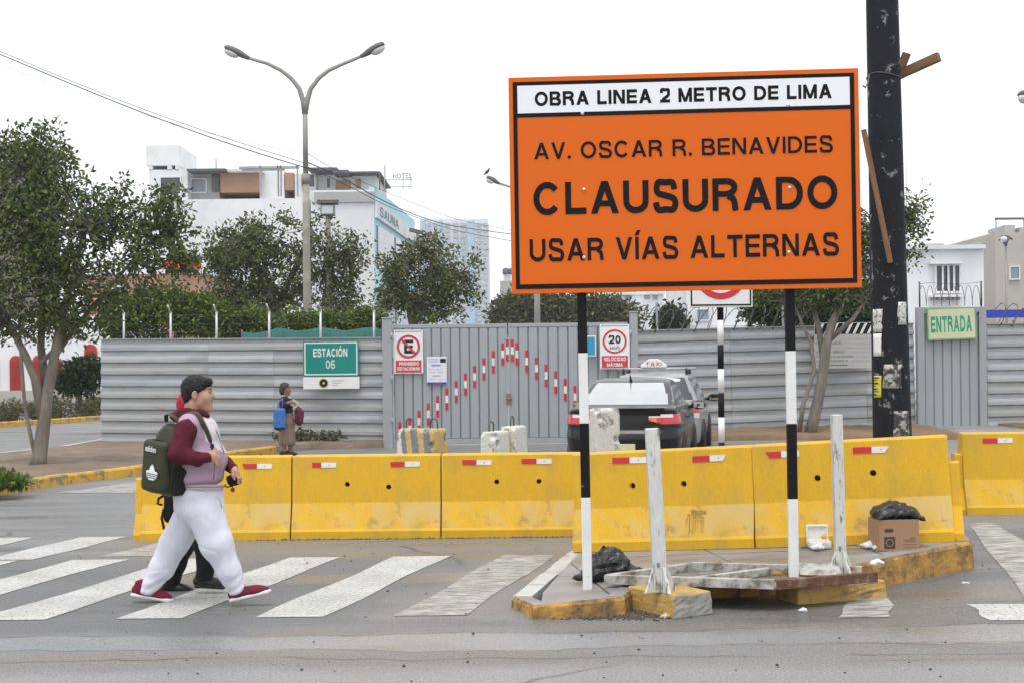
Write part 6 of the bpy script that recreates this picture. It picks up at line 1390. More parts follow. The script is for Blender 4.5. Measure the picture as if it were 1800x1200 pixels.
BLUEB = mat('blue_bag', (.04, .16, .45), .6, .2, 4, .1); MARB = mat('maroon_bag', (.12, .012, .04), .7, .2, 6, .1)
b1 = thing('tote_bag', 'bright blue bag hanging at the left side of the woman', 'bag', G(491.5, 756, -.28) + wroot)
solid_obj('bag_body', [rbox((0, 0, .22), (.115, .05, .21), .05), ell((0, 0, .16), (.122, .058, .17))], .009, [BLUEB, mat('navy_bag', (.02, .03, .07), .7, .1, 5, .05)], b1, .03, crumple(14, .012, 2), lambda C: (C[:, 2] < .06).astype(int))
for dx in (-.03, .05): MB().tube([(dx, 0, .42), (dx + .01, .02, .52), (.05, .06, .6), (.08, .12, .62)], .011, 6).build('handle', mat('blue_handle', (.1, .12, .35), .7, .1, 6, 0), b1)
b2_ = thing('handbag', 'maroon bag hanging from the arm of the woman, right side', 'bag', G(526, 748.5, -.05) + wroot)
solid_obj('bag_body', [ell((0, 0, .17), (.095, .07, .17)), ell((-.02, 0, .3), (.06, .05, .09)), cone((.03, 0, .3), (.1, -.02, .28), .03, .012)], .009, MARB, b2_, .04, crumple(20, .014, 3))
MB().tube([(-.04, 0, .34), (-.07, -.01, .42), (-.09, -.02, .47)], .012, 6).build('handle', MARB, b2_)
pp_ = thing('paper_sheet', 'cream paper held in the hands of the woman', 'paper', G(518, 709, -.2) + wroot)
MB().box((0, 0, 0), (.13, .006, .13), (.3, .5, .2)).build('paper_leaf', mat('cream_paper', (.68, .64, .52), .8, .05, 9, 0), pp_); MB().box((-.02, -.004, .02), (.12, .006, .1), (.3, .9, .1)).build('paper_leaf', mat('cream_paper', (.68, .64, .52)), pp_)
# ================================================================== TREES, BUILDINGS, CABLES
BARK = mat('bark', (.13, .11, .09), .95, .3, 5, .35, 22, stretch=(1, 1, .35)); BARKP = mat('bark_pale', (.2, .175, .145), .95, .4, 6, .5, 18, stretch=(1, 1, .35))
def leafmat(name, a, b, tr=.25):
    m = bpy.data.materials.new(name); m.use_nodes = True; n = m.node_tree.nodes; l = m.node_tree.links; p = n['Principled BSDF']
    g = n.new('ShaderNodeNewGeometry'); r_ = n.new('ShaderNodeValToRGB'); r_.color_ramp.elements[0].color = (*a, 1); r_.color_ramp.elements[1].color = (*b, 1); l.new(g.outputs['Random Per Island'], r_.inputs[0])
    l.new(r_.outputs[0], p.inputs['Base Color']); p.inputs['Roughness'].default_value = .6; p.inputs['Specular IOR Level'].default_value = .12
    t = n.new('ShaderNodeBsdfTranslucent'); l.new(r_.outputs[0], t.inputs['Color']); mx_ = n.new('ShaderNodeMixShader'); mx_.inputs[0].default_value = tr
    o = n['Material Output']; l.new(p.outputs[0], mx_.inputs[1]); l.new(t.outputs[0], mx_.inputs[2]); l.new(mx_.outputs[0], o.inputs['Surface']); return m
LF1 = leafmat('ficus_leaf', (.04, .06, .018), (.16, .2, .075)); LF2 = leafmat('olive_leaf', (.055, .07, .026), (.18, .2, .085)); LF3 = leafmat('bush_leaf', (.05, .09, .018), (.16, .22, .05)); LF4 = leafmat('dark_leaf', (.018, .035, .014), (.06, .085, .035)); LF5 = leafmat('hedge_leaf', (.05, .055, .025), (.14, .14, .06))
def leaves(name, cen, sig, per, size, mt, parent, rng, droop=.2):
    """cen (k,3) clump centres in local space, per leaves each"""
    k = len(cen); n = k * per; c = np.repeat(cen, per, 0); g = rng.normal(size=(n, 3)); g /= np.linalg.norm(g, axis=1)[:, None]
    s_ = np.repeat(sig if hasattr(sig, '__len__') else np.full(k, sig), per)
    pos = c + g * (s_ * rng.uniform(.15, 1.25, n) ** .7)[:, None] * np.array([1, 1, .75])
    d = g * .7 + rng.normal(size=(n, 3)) * .7; d[:, 2] -= droop; d /= np.linalg.norm(d, axis=1)[:, None]
    u = np.cross(d, rng.normal(size=(n, 3))); u /= np.linalg.norm(u, axis=1)[:, None] + 1e-9; w_ = np.cross(d, u)
    L = size * rng.uniform(.6, 1.35, n)[:, None]; W = L * .24
    a = pos; b = pos + d * L * .5 + u * W + w_ * L * .07; t = pos + d * L; e = pos + d * L * .5 - u * W + w_ * L * .07
    V = np.stack([a, b, t, e], 1).reshape(-1, 3); Fq = np.arange(4 * n).reshape(-1, 4)
    return link(name, mesh_np(name, V, Fq, mt), parent)
def tree(name, label, foot, Y, stems, blobs, nclump, per, size, mt, bark, seed, depth=1.0, sig=.3, group=None, cat='tree', twig=.5):
    """stems: list of [(px,py,r,dy)...]; blobs: (px,py,rx,ry,weight) in picture units at distance Y"""
    rng = np.random.default_rng(seed); root = Vector((at(foot[0], foot[1], Y).x, Y, foot[2])); r = thing(name, label, cat, root, group=group); s = F / Y
    tr = MB(); ends = []
    for st in stems:
        pts = [at(p[0], p[1], Y + (p[3] if len(p) > 3 else 0)) - root for p in st]
        tr.tube(pts, [p[2] for p in st], 9); ends += pts[len(pts) // 2:]
    ends = np.array([tuple(e) for e in ends]); W = np.array([b[4] if len(b) > 4 else b[2] * b[3] for b in blobs], float); W /= W.sum(); C = []
    for i in range(nclump):
        b = blobs[rng.choice(len(blobs), p=W)]; v = rng.normal(size=3); v /= np.linalg.norm(v); v *= rng.uniform(.1, 1.0) ** .45 * rng.uniform(.7, 1.22)
        p = at(b[0], b[1], Y) - root; C.append((p.x + v[0] * b[2] / s, p.y + v[1] * depth * (b[2] + b[3]) / 2 / s, p.z + v[2] * b[3] / s))
    C = np.array(C)
    for i, c in enumerate(C):
        if rng.random() > twig: continue
        e = ends[np.argmin(((ends - c) ** 2).sum(1) + rng.uniform(0, .3, len(ends)))]; mid = (e + c) / 2 + rng.normal(size=3) * .12 - np.array([0, 0, .06])
        tr.tube([e, mid, c], [.022 + .01 * np.linalg.norm(c - e) * .3, .013, .004], 5, caps=False)
    tr.build('trunk', bark, r)
    leaves('crown', C, rng.uniform(.45, 1.55, nclump) * sig, per, size, mt, r, rng)
    return r
tree('shade_tree', 'large many-stemmed tree with wide dark crown on the median', (66, 822, .1), 24.0,
     [[(66, 824, .16), (70, 800, .128), (78, 740, .11), (84, 690, .098), (97, 620, .08), (108, 560, .07), (130, 480, .05), (150, 400, .03)],
      [(77, 745, .09), (62, 665, .075), (45, 625, .065), (12, 560, .05), (-20, 480, .04), (-30, 380, .025)],
      [(62, 800, .035), (55, 770, .035), (44, 715, .03), (38, 640, .03), (34, 570, .02)],
      [(84, 695, .08, .1), (72, 610, .065, .3), (76, 520, .05, .5), (60, 420, .04, .5), (60, 300, .02, .4)],
      [(97, 625, .055), (125, 585, .045, .4), (180, 520, .035, .7), (240, 450, .025, .8), (300, 400, .015, .8)],
      [(70, 640, .045), (110, 600, .035, .5), (130, 540, .028, .9), (100, 460, .02, 1)]],
     [(55, 320, 95, 95, 5), (20, 275, 65, 45, 1.2), (68, 232, 24, 22, .35), (5, 255, 30, 25, .3), (105, 250, 14, 12, .06), (110, 400, 100, 95, 5), (15, 450, 90, 110, 5), (130, 500, 85, 70, 3.6), (205, 385, 66, 66, 2.4), (285, 395, 56, 66, 1.9), (300, 345, 45, 22, .35), (245, 470, 80, 66, 2.3), (60, 565, 95, 42, 2.2), (160, 560, 50, 40, .8), (335, 400, 18, 34, .25), (-40, 560, 60, 60, 1.5), (322, 462, 40, 26, .7)],
     900, 19, .1, LF1, BARKP, 3, .95, .16)
tree('shade_tree', 'dark round tree behind the fence around the street lamp', (487, 640, 0), 39.0,
     [[(487, 650, .24), (486, 590, .22), (484, 550, .2), (470, 505, .14), (440, 450, .08), (420, 420, .04)], [(485, 552, .14), (505, 500, .1, .5), (530, 450, .06, .6), (545, 400, .03)], [(484, 548, .12), (520, 510, .08, .5), (575, 470, .04, .6), (610, 440, .02)], [(478, 530, .1), (430, 510, .06, .4), (390, 480, .03, .5)]],
     [(415, 460, 62, 68, 3), (385, 440, 38, 42, 1), (460, 430, 55, 48, 2), (510, 470, 60, 70, 2.6), (470, 525, 80, 48, 2.6), (570, 440, 48, 55, 1.5), (600, 480, 45, 60, 1.5), (590, 540, 55, 45, 1.8), (390, 540, 45, 45, 1.4), (505, 385, 22, 26, .25), (440, 390, 28, 24, .5), (630, 440, 22, 30, .35), (565, 385, 22, 22, .22)],
     640, 20, .13, LF2, BARK, 5, .9, .24, 'trees behind the fence')
tree('shade_tree', 'rounded olive tree right of the street lamp behind the gate', (745, 640, 0), 43.0,
     [[(728, 650, .16), (726, 570, .14), (715, 520, .1), (690, 470, .05)], [(727, 575, .12), (742, 520, .1), (760, 465, .05), (765, 440, .03)], [(727, 560, .1), (770, 520, .07), (810, 480, .04)]],
     [(745, 480, 58, 58, 3), (700, 470, 38, 44, 1.2), (795, 490, 40, 46, 1.2), (755, 535, 70, 36, 2), (690, 525, 34, 36, 1), (760, 430, 34, 20, .6), (815, 500, 26, 30, .4), (838, 470, 16, 22, .12), (720, 430, 22, 14, .25), (830, 525, 20, 24, .2)],
     390, 19, .135, LF2, BARK, 8, .9, .25, 'trees behind the fence')
tree('bare_stemmed_tree', 'slanting bare-stemmed tree before the right fence with leaves behind the sign', (1428, 770, .28), 29.6,
     [[(1421, 772, .13), (1432, 730, .12), (1445, 670, .11), (1452, 610, .1), (1462, 570, .09), (1480, 530, .06), (1515, 480, .05), (1560, 420, .03), (1600, 380, .02)],
      [(1404, 765, .05), (1412, 710, .045), (1432, 650, .045), (1425, 600, .035), (1410, 570, .03), (1395, 530, .02)],
      [(1448, 640, .07), (1440, 580, .06, .2), (1430, 540, .05, .4), (1400, 500, .04, .5), (1360, 470, .02, .5)],
      [(1455, 600, .06), (1500, 560, .045, -.2), (1520, 530, .03, -.2)], [(1462, 570, .05), (1490, 500, .04, .4), (1520, 430, .03, .5)]],
     [(1420, 500, 90, 38, 2.2), (1350, 515, 38, 24, .6), (1490, 520, 45, 30, 1), (1530, 430, 50, 60, 1.6), (1585, 385, 34, 40, .7), (1605, 400, 26, 50, .55), (1610, 345, 16, 18, .15), (1430, 400, 90, 70, 2), (1620, 375, 22, 14, .12), (1600, 450, 14, 20, .12), (1528, 520, 16, 40, .5)],
     440, 20, .1, LF1, BARKP, 12, .7, .19)
tree('evergreen_tree', 'dark dense tree behind the right fence under the orange sign', (1430, 650, 0), 36.0, [[(1440, 655, .14), (1440, 560, .12), (1430, 500, .08)]],
     [(1400, 540, 70, 42, 2), (1480, 540, 55, 40, 1.6), (1340, 545, 30, 30, .5), (1520, 540, 20, 40, .5)], 230, 46, .16, LF4, BARK, 15, .5, .33)
tree('round_shrub', 'small round dark green tree by the far kerb left of the fence', (140, 715, .1), 38.0, [[(141, 712, .07), (140, 690, .06), (138, 660, .04)]], [(140, 660, 34, 30, 3), (160, 645, 22, 18, 1), (118, 668, 18, 20, 1)], 110, 50, .13, LF4, BARK, 16, .9, .24, cat='shrub', twig=.3)
# bushes behind the left fence
bush = [(205, 560, 30, 40), (250, 552, 36, 44), (305, 548, 36, 48), (355, 555, 34, 40), (405, 570, 34, 26), (455, 572, 30, 22), (530, 573, 34, 20), (590, 573, 30, 20), (645, 570, 26, 24)]
for i, (px, py, rx, ry) in enumerate(bush):
    tree('leafy_bush', ['bright green leafy bush at the left end behind the fence', 'bright green leafy bush second from the left behind the fence', 'bright green leafy bush third from the left behind the fence', 'bright green leafy bush fourth from the left behind the fence', 'low green bush left of the dark tree trunk', 'low green bush right before the dark tree trunk', 'low green bush left of the street lamp foot', 'low green bush right of the street lamp foot', 'low green bush beside the left gate post'][i],
         (px, 640, 0), 34.2, [[(px, 640, .04), (px + 3, 590, .03), (px, 560, .02)], [(px, 630, .03), (px - 12, 580, .02)], [(px, 630, .03), (px + 14, 575, .02)]], [(px, py, rx, ry, 3), (px - rx * .4, py - ry * .5, rx * .5, ry * .6, 1), (px + rx * .4, py + ry * .3, rx * .6, ry * .8, 1)], 62, 36, .12, LF3, BARK, 30 + i, .7, .24, 'bushes behind the left fence', 'bush', .2)
NET = mat('green_net', (.03, .13, .12), .8, .15, 4, .1)
nt_ = thing('shade_net', 'teal net screen above the left fence beside the lamp foot', 'net', at(550, 590, 32.8))
vs = []; o_ = at(550, 590, 32.8)
for i in range(25):
    px = 425 + 10.3 * i; tp_ = at(px, 579 + 2.5 * math.sin(i * .8) + (4 if i < 6 else 0) - i * .05, 32.8 + .08 * math.sin(i * 1.7)) - o_; vs += [tuple(tp_), (tp_.x, tp_.y, tp_.z - .6)]
m = MB().add(vs, [(2 * i, 2 * i + 1, 2 * i + 3, 2 * i + 2) for i in range(24)], True); o = m.build('net_cloth', NET, nt_); so = o.modifiers.new('t', 'SOLIDIFY'); so.thickness = .01
for i in (0, 8, 16, 24): MB().tube([(vs[2 * i][0], vs[2 * i][1] + .03, -.9), (vs[2 * i][0], vs[2 * i][1] + .03, vs[2 * i][2] + .05)], .025, 6).build('net_stake', WIRE, nt_)
# hedge along the far kerb, in clipped clumps
def hedge_row(name, label, pts, hgt, wid, mt, seed, size=.1, per=46, dens=26, kind=None, cat='hedge', sig=.2):
    rng = np.random.default_rng(seed); pts = [Vector(p) for p in pts]; r = thing(name, label, cat, pts[0]); C = []
    for a, b in zip(pts[:-1], pts[1:]):
        n = int((b - a).length * dens)
        for i in range(n):
            p = a.lerp(b, rng.random()) - pts[0]; v = rng.normal(size=3); v /= np.linalg.norm(v); C.append((p.x + v[0] * wid / 2, p.y + v[1] * wid / 2, p.z + hgt * .5 + v[2] * hgt * .5))
    leaves('foliage', np.array(C), sig, per, size, mt, r, rng)
    tr = MB()
    for i in range(0, len(C), 9): tr.tube([(C[i][0], C[i][1], 0), (C[i][0] * 1.0 + .05, C[i][1], C[i][2])], [.02, .008], 5, caps=False)
    tr.build('stems', BARK, r); return r
hp = [gnd(*p) for p in ((-150, 760), (0, 748), (100, 741), (186, 735))]; hp = [p + Vector((0, .9, .1)) for p in hp]
hedge_row('clipped_hedge', 'low olive hedge along the far yellow kerb at left', hp, .62, .8, LF5, 41, .1, 40, 22)
hedge_row('grass_tuft', 'green grass tuft on the median corner at the left edge', [gnd(-30, 862, .15) + Vector((0, .25, 0)), gnd(22, 853, .15) + Vector((0, .25, 0))], .16, .5, LF3, 42, .1, 30, 40, cat='grass', sig=.08)
hedge_row('weed_tuft', 'dry weeds along the foot of the left fence', [Vector((-5.2, 30.75, .13)), Vector((-3.8, 30.45, .13))], .25, .2, LF5, 43, .12, 18, 14, cat='weeds', sig=.12)
for i, (a, b, Y, h_, lb) in enumerate(((885, 1000, 85, 0, 'far green tree mass left of the left sign post, above the gate'), (985, 1105, 90, 0, 'far green tree mass right of the left sign post, above the gate'))):
    tree('far_tree', lb, ((a + b) / 2, 650, 0), Y, [[((a + b) / 2, 655, .2), ((a + b) / 2, 590, .18), ((a + b) / 2 + 4, 560, .1)]], [(a + (b - a) * t, 548 + 6 * math.sin(t * 9) + i * 4, (b - a) * .2, 30 - 6 * i, 1) for t in (.08, .28, .48, .68, .9)], 220, 40, .36, LF5, BARK, 50 + i, .6, .75, 'far trees above the gate', 'tree', .1)
tree('far_tree', 'slim dark tree behind the razor wire right of the gate', (1178, 650, 0), 60, [[(1180, 655, .12), (1180, 590, .1), (1178, 560, .05)]], [(1178, 560, 17, 20, 2), (1186, 575, 20, 14, 1), (1170, 575, 12, 12, .6)], 90, 40, .22, LF4, BARK, 55, .7, .4, 'far trees above the gate', 'tree', .1)

# ------------------------------------------------------------------ buildings
def wallmat(n, c, **k): return mat(n, c, k.pop('rough', .85), .06, .5, .06, 8, dirt=tuple(x * .72 for x in c), damt=.45, dscale=.35, **k)
BW = wallmat('white_render', (.8, .81, .82)); BW2 = wallmat('off_white_render', (.7, .72, .74)); CYAN = wallmat('turquoise_panel', (.46, .7, .74)); BRICK = wallmat('brick_infill', (.42, .25, .17)); GREYB = wallmat('grey_render', (.4, .4, .4)); DWIN = mat('dark_window', (.06, .065, .075), .15, .2, 1, 0, spec=.6); GWIN = mat('pale_window', (.24, .27, .31), .12, .15, .6, 0, spec=.6)
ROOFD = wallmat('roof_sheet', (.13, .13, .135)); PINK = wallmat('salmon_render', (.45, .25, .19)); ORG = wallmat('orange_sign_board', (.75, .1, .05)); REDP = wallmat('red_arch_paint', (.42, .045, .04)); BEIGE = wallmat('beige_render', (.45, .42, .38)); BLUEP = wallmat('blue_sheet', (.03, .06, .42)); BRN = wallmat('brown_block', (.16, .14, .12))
class Bld:
    def __init__(s, name, label, px, Y, cat='building'): s.Y = Y; s.o = Vector((at(px, 640, Y).x, Y, 0)); s.r = thing(name, label, cat, s.o)
    def X(s, px, dy=0): return unroll(px, 500)[0] * (s.Y + dy) / F - s.o.x
    def Z(s, px, py, dy=0): return at(px, py, s.Y + dy).z
    def box(s, nm, px0, px1, pt, pb=None, d0=0.0, d1=8.0, mt=None, parent=None):
        """picture rectangle on the plane Y+d0, extruded back to Y+d1"""
        a, b = at(px0, pt, s.Y + d0), at(px1, pb if pb else 650, s.Y + d0); z0 = b.z if pb else -.2
        return MB().bb(a.x - s.o.x, b.x - s.o.x, d0, d1, z0, a.z).build(nm, mt, parent or s.r)
    def win(s, px0, px1, pt, pb, mt=None, d=0.0, bars=0, frame=True, fm=None):
        f = s.box('window', px0, px1, pt, pb, d - .06, d + .02, mt or DWIN)
        if frame:
            a, b = at(px0, pt, s.Y + d), at(px1, pb, s.Y + d); x0, x1, z1, z0 = a.x - s.o.x, b.x - s.o.x, a.z, b.z; t = (x1 - x0) * .05 + .03
            m = MB()
            for q in ((x0 - t, x1 + t, z1, z1 + t), (x0 - t, x1 + t, z0 - t, z0), (x0 - t, x0, z0, z1), (x1, x1 + t, z0, z1)): m.bb(q[0], q[1], d - .1, d + .01, q[2], q[3])
            m.build('frame', fm or BW2, f)
            for i in range(bars):
                x = x0 + (x1 - x0) * (i + 1) / (bars + 1); MB().bb(x - .03, x + .03, d - .14, d - .105, z0, z1).build('bar', fm or WHITE, f)
        return f
# white hotel block
hb_ = Bld('hotel_building', 'large white block with turquoise end and brick penthouse behind the trees', 480, 88.0)
hb_.box('side_wall', 228, 545, 352, None, 0, 14, BW); hb_.box('side_wall', 546, 660, 335, None, -.4, 14, BW2)
hb_.box('name_band', 552, 659, 338, 355, -.55, -.41, GREYB)
# penthouse storey, set back
hb_.box('penthouse_wall', 262, 330, 299, 353, 1.0, 10, BW2); hb_.win(283, 317, 313, 341, DWIN, 1.0)
hb_.box('penthouse_wall', 331, 386, 300, 351, 2.0, 10, GREYB); hb_.win(337, 362, 316, 338, GWIN, 2.0); hb_.box('door_leaf', 372, 384, 304, 338, 1.9, 1.98, DWIN)
hb_.box('roof_sheet', 328, 396, 297, 300, .4, 10, ROOFD); hb_.box('brick_wall', 387, 455, 302, 338, 1.6, 9, BRICK); hb_.box('roof_sheet', 384, 460, 297.5, 301.5, 1.0, 9, BW2)
hb_.box('penthouse_wall', 456, 500, 300, 353, 2.2, 10, BW); hb_.box('brick_wall', 501, 517, 304, 334, 2.0, 9, BRICK); hb_.box('penthouse_wall', 518, 556, 306, 352, 1.8, 9, BW2); hb_.win(530, 553, 308, 329, DWIN, 1.8)
for x in (456, 487, 492, 521): hb_.box('roof_post', x, x + 2.5, 291, 345, .3, .6, GREYB)
hb_.box('roof_beam', 420, 525, 293, 296, .3, .6, GREYB); hb_.box('roof_beam', 425, 500, 297.5, 299.5, .35, .55, GREYB)
hb_.box('penthouse_wall', 557, 662, 302, 334, 2.4, 10, BW); hb_.win(575, 580, 314, 330, DWIN, 2.4, frame=False); hb_.box('brick_wall', 590, 616, 318, 334, 2.2, 2.39, BRICK); hb_.box('brick_wall', 626, 634, 316, 330, 2.2, 2.39, BRICK)
hb_.box('roof_sheet', 541, 592, 295, 299, .2, 9, ROOFD); hb_.box('roof_sheet', 585, 612, 299, 304, .2, 9, ROOFD); hb_.box('roof_sheet', 612, 668, 302, 304, 1, 9, ROOFD); hb_.box('roof_post', 666, 668, 303, 334, .2, .5, ROOFD)
hb_.box('water_tank_room', 256.5, 315, 256, 291, 1, 6, BW); hb_.box('water_tank_room', 262, 268, 291, 300, 1, 6, BW2); hb_.box('water_tank_room', 294, 302, 291, 300, 1, 6, BW2); hb_.box('water_tank_room', 308, 314, 291, 300, 1, 6, BW2); hb_.box('tank_shadow_wall', 268.5, 293.5, 290, 300, 1.6, 6, ROOFD)  # last box is dark to paint the shade below the tank room
for px, y0, y1 in ((379.5, 280, 298), (676, 290, 330)): hb_.box('vent_pipe', px - .9, px + .9, y0, y1, 1, 1.1, GREYB)
# turquoise front turning away at the right
fr0, fr1 = Vector((hb_.X(660.5), -.4, 0)), Vector((at(730, 500, 108).x - hb_.o.x, 20, 0))
fd_ = (fr1 - fr0); fl_ = fd_.length; ang = math.atan2(fd_.y, fd_.x); zt0 = hb_.Z(660, 330)
fro = bpy.data.objects.new('front_facade', None); COL.objects.link(fro); fro.parent = hb_.r; fro.location = fr0; fro.rotation_euler = (0, 0, ang)
def fbox(nm, u0, u1, z0, z1, d0, d1, mt): return MB().bb(u0 * fl_, u1 * fl_, d0, d1, z0, z1).build(nm, mt, fro)
fbox('facade_wall', 0, 1, -.2, zt0, .0, .3, CYAN); fbox('parapet_band', 0, 1, zt0 - 1.9, zt0 - .9, -.2, -.02, BW2)
text('facade_lettering', 'SAUNA', mat('faded_blue_letters', (.16, .25, .3), .8, 0, 1, 0), fro, (fl_ * .26, -.22, zt0 - 1.4), fl_ * .42, .62, .03)
for k in range(4):
    z1 = zt0 - 2.3 - k * 4.3
    for u0, u1 in ((.04, .40), (.44, .97)): fbox('window_band', u0, u1, max(0.2, z1 - 2.7), z1, -.1, -.02, GWIN)
    fbox('floor_band', 0, 1, z1 - 3.9, z1 - 2.8, -.18, -.02, CYAN if k % 2 == 0 else BW2)
# rooftop sign frame
sgn = thing('rooftop_sign', 'skeleton rooftop sign with letters on the corner of the white block', 'sign', Vector((at(700, 333, 96).x, 96, at(700, 333, 96).z)))
kk = 96 / F
for i, (x0, x1, z0, z1) in enumerate(((-22, -21, 0, 42), (8, 9, 0, 30), (22, 23, 0, 28), (-22, 24, 16, 17), (-22, 24, 4, 5))): MB().bb(x0 * kk, x1 * kk, 0, .1, z0 * kk, z1 * kk).build('frame_bar', GREYB, sgn)
text('lettering', 'HOTEL', mat('sign_grey_letters', (.3, .3, .33), .6, 0, 1, 0), sgn, (8 * kk, -.06, 23 * kk), 34 * kk, 10 * kk, .06); MB().bb(-27 * kk, -23 * kk, -.05, .05, 4 * kk, 18 * kk).build('red_letter', mat('sign_red_far', (.55, .05, .08), .6, 0, 1, 0), sgn)
# pale tower far behind, haze painted into its blue and window colours
tw = Bld('apartment_tower', 'pale hazy apartment tower far behind the third tree', 800, 260.0)
tw.box('tower_wall', 738, 860, 386, None, 0, 18, BW2); tw.box('roof_room', 782, 798, 378, 386, 2, 10, BW); tw.box('roof_room', 745, 775, 381, 386, 2, 10, BW2)
TWB = wallmat('tower_blue_hazed', (.42, .54, .7)); TWW = mat('tower_window_hazed', (.42, .48, .54), .2, .1, .2, 0)
for x0, x1 in ((741, 750), (772, 780), (822, 836)): tw.box('blue_strip', x0, x1, 388, 640, -.5, -.05, TWB)
for k in range(20):
    y = 392 + k * 10.5
    for x0, x1 in ((751.5, 757), (761, 769), (782, 791), (796, 805), (809, 819), (838, 846), (849, 857)): tw.box('window', x0, x1, y, y + 5.5, -.3, -.02, TWW)
# low buildings above the gate
lb1 = Bld('low_building', 'grey low building with water tanks left of the far trees', 900, 120.0); lb1.box('wall', 879, 960, 494, None, 0, 10, GREYB); lb1.box('roof_room', 885, 898, 484, 494, 1, 6, BW2)
lb1.win(905, 915, 510, 522, DWIN); lb1.win(925, 935, 510, 522, DWIN)
for px in (889.5, 899.5): 
    p = at(px, 483, 121) - lb1.o; MB().lathe([(.26, 0), (.3, .1), (.3, .42), (.2, .55), (.08, .58)], (p.x, 1, p.z), 14).build('water_tank', mat('dark_tank', (.12, .13, .15), .6, .1, 2, 0), lb1.r)
lb2 = Bld('low_building', 'white low building with small windows under the orange sign', 1110, 110.0); lb2.box('wall', 1058, 1168, 517, None, 0, 10, BW); lb2.box('wall', 1120, 1158, 530, None, -3, -.05, BW2); lb2.box('upper_room', 1066, 1118, 508, 517, 1, 8, BEIGE)
for x0, x1 in ((1080, 1092), (1098, 1108), (1132, 1142), (1147, 1156)): lb2.win(x0, x1, 519, 527, GWIN, 0 if x0 < 1120 else 0)
lb2.box('cornice', 1057, 1169, 514.5, 517.5, -.3, .0, BW2)
lb3 = Bld('white_wall_building', 'plain white building behind the razor wire and the banded pole', 1265, 60.0); lb3.box('wall', 1206, 1340, 470, None, 0, 8, BW); lb3.box('plinth', 1206, 1340, 572, None, -.1, -.02, BW2); lb3.win(1225, 1245, 545, 562, GWIN); lb3.box('cornice', 1205, 1341, 466, 470.5, -.2, 8.1, BW2)
# right: white house and beige building
rh = Bld('white_house', 'white house with one barred window above the entrance door', 1665, 46.0)
rh.box('wall', 1590, 1731, 436, None, 0, 7, BW); rh.box('cornice', 1588, 1733, 431.5, 437, -.25, 7.2, BW2); rh.win(1645, 1685, 468, 512, DWIN, 0, 3, True, WHITE); rh.box('hood_mould', 1636, 1692, 461, 463.5, -.3, -.02, WHITE); rh.box('sill_ledge', 1637, 1693, 518.5, 522, -.35, -.02, WHITE)
for i in range(6): rh.box('ledge_bracket', 1641 + i * 9, 1643 + i * 9, 522.5, 527, -.25, -.02, GREYB)
rh.box('roof_box', 1625, 1660, 428.5, 431, 1, 4, GREYB); rh.box('roof_box', 1716, 1728, 426, 431, 1, 4, GREYB)
rb = Bld('beige_building', 'beige building with rooftop tanks at the right edge', 1790, 55.0)
rb.box('wall', 1749, 1900, 409, None, 0, 8, BEIGE); rb.box('wall', 1735, 1748.6, 411, None, 1.2, 8, BW); rb.box('downpipe', 1741, 1746, 448, None, .9, 1.15, GREYB)
rb.box('roof_tank', 1766, 1784, 396, 409, 1, 3, GREYB); rb.box('roof_tank', 1792, 1806, 400, 409, 1, 3, GREYB); rb.box('roof_rail', 1750, 1900, 383, 385, 1, 1.1, ROOFD)
for x in (1751, 1800): rb.box('roof_post', x, x + 1.2, 385, 409, 1, 1.1, GREYB)
rb.box('blue_band', 1730, 1900, 545, 557, -12, -11.8, BLUEP); rb.win(1775, 1790, 470, 490, GWIN)
Y5 = 50.0; b5 = Vector((at(1770, 600, Y5).x, Y5, 0)); l5 = thing('street_lamp', 'short lamp with drooping head before the beige building', 'street lamp', b5); zt_ = at(1770, 432, Y5).z
MB().tube([(0, 0, 0), (0, 0, zt_)], [.06, .04], 8).build('lamp_post', GALV, l5); lamp_head(l5, (0, 0, zt_), (-.1, -.1, zt_ + .35)); m = MB()
for a in range(5): m.tube([(0, 0, zt_ + .2), (.12 * math.cos(a * 1.26), .12 * math.sin(a * 1.26), zt_ + .32), (.24 * math.cos(a * 1.26), .24 * math.sin(a * 1.26), zt_ + .2)], .025, 6)
m.build('lamp_bracket', LAMPH, l5)
Y6 = 30.0; b6 = Vector((at(1812, 600, Y6).x, Y6, 0)); l6 = thing('street_lamp', 'street lamp just entering the picture at the upper right edge', 'street lamp', b6); zt_ = at(1812, 180, Y6).z
MB().tube([(.5, 0, 0), (.5, 0, zt_ - .3), (.3, 0, zt_ - .05), (.12, 0, zt_)], [.09, .07, .05, .04], 8).build('lamp_post', GALV, l6); lamp_head(l6, (.12, 0, zt_), (-.22, -.15, zt_ + .16))
# left: building with red arches, salmon building, brown block, slim mast
ra = Bld('arched_building', 'white building with red painted arches behind the left tree', 80, 58.0)
ra.box('wall', -160, 200, 560, None, 0, 10, BW); ra.box('plinth', -160, 200, 688, None, -.25, -.02, BEIGE)
for i, (x0, x1) in enumerate(((-70, -45), (-28, -5), (17, 38), (57, 78), (97, 108), (148, 170))):
    a, b = ra.X(x0), ra.X(x1); zb_ = ra.Z(50, 686); zs_ = ra.Z(50, 636 if i != 5 else 618); c_ = (a + b) / 2; hw = (b - a) / 2
    if i == 5: zb_ = ra.Z(50, 630)
    pl = [(a, zb_), (b, zb_), (b, zs_)] + [(c_ + hw * math.cos(t * math.pi / 8), zs_ + hw * 1.1 * math.sin(t * math.pi / 8)) for t in range(1, 8)] + [(a, zs_)]
    f = MB().prism(pl, 'y', -.12, -.02).build('arch_panel', REDP, ra.r)
    for k in range(3): MB().bb(a + (k + .8) * hw * .5, a + (k + .8) * hw * .5 + .05, -.15, -.125, zb_ + .02, zs_).build('arch_slat', mat('arch_slat_red', (.3, .03, .03), .8, .1, 5, .05), f)
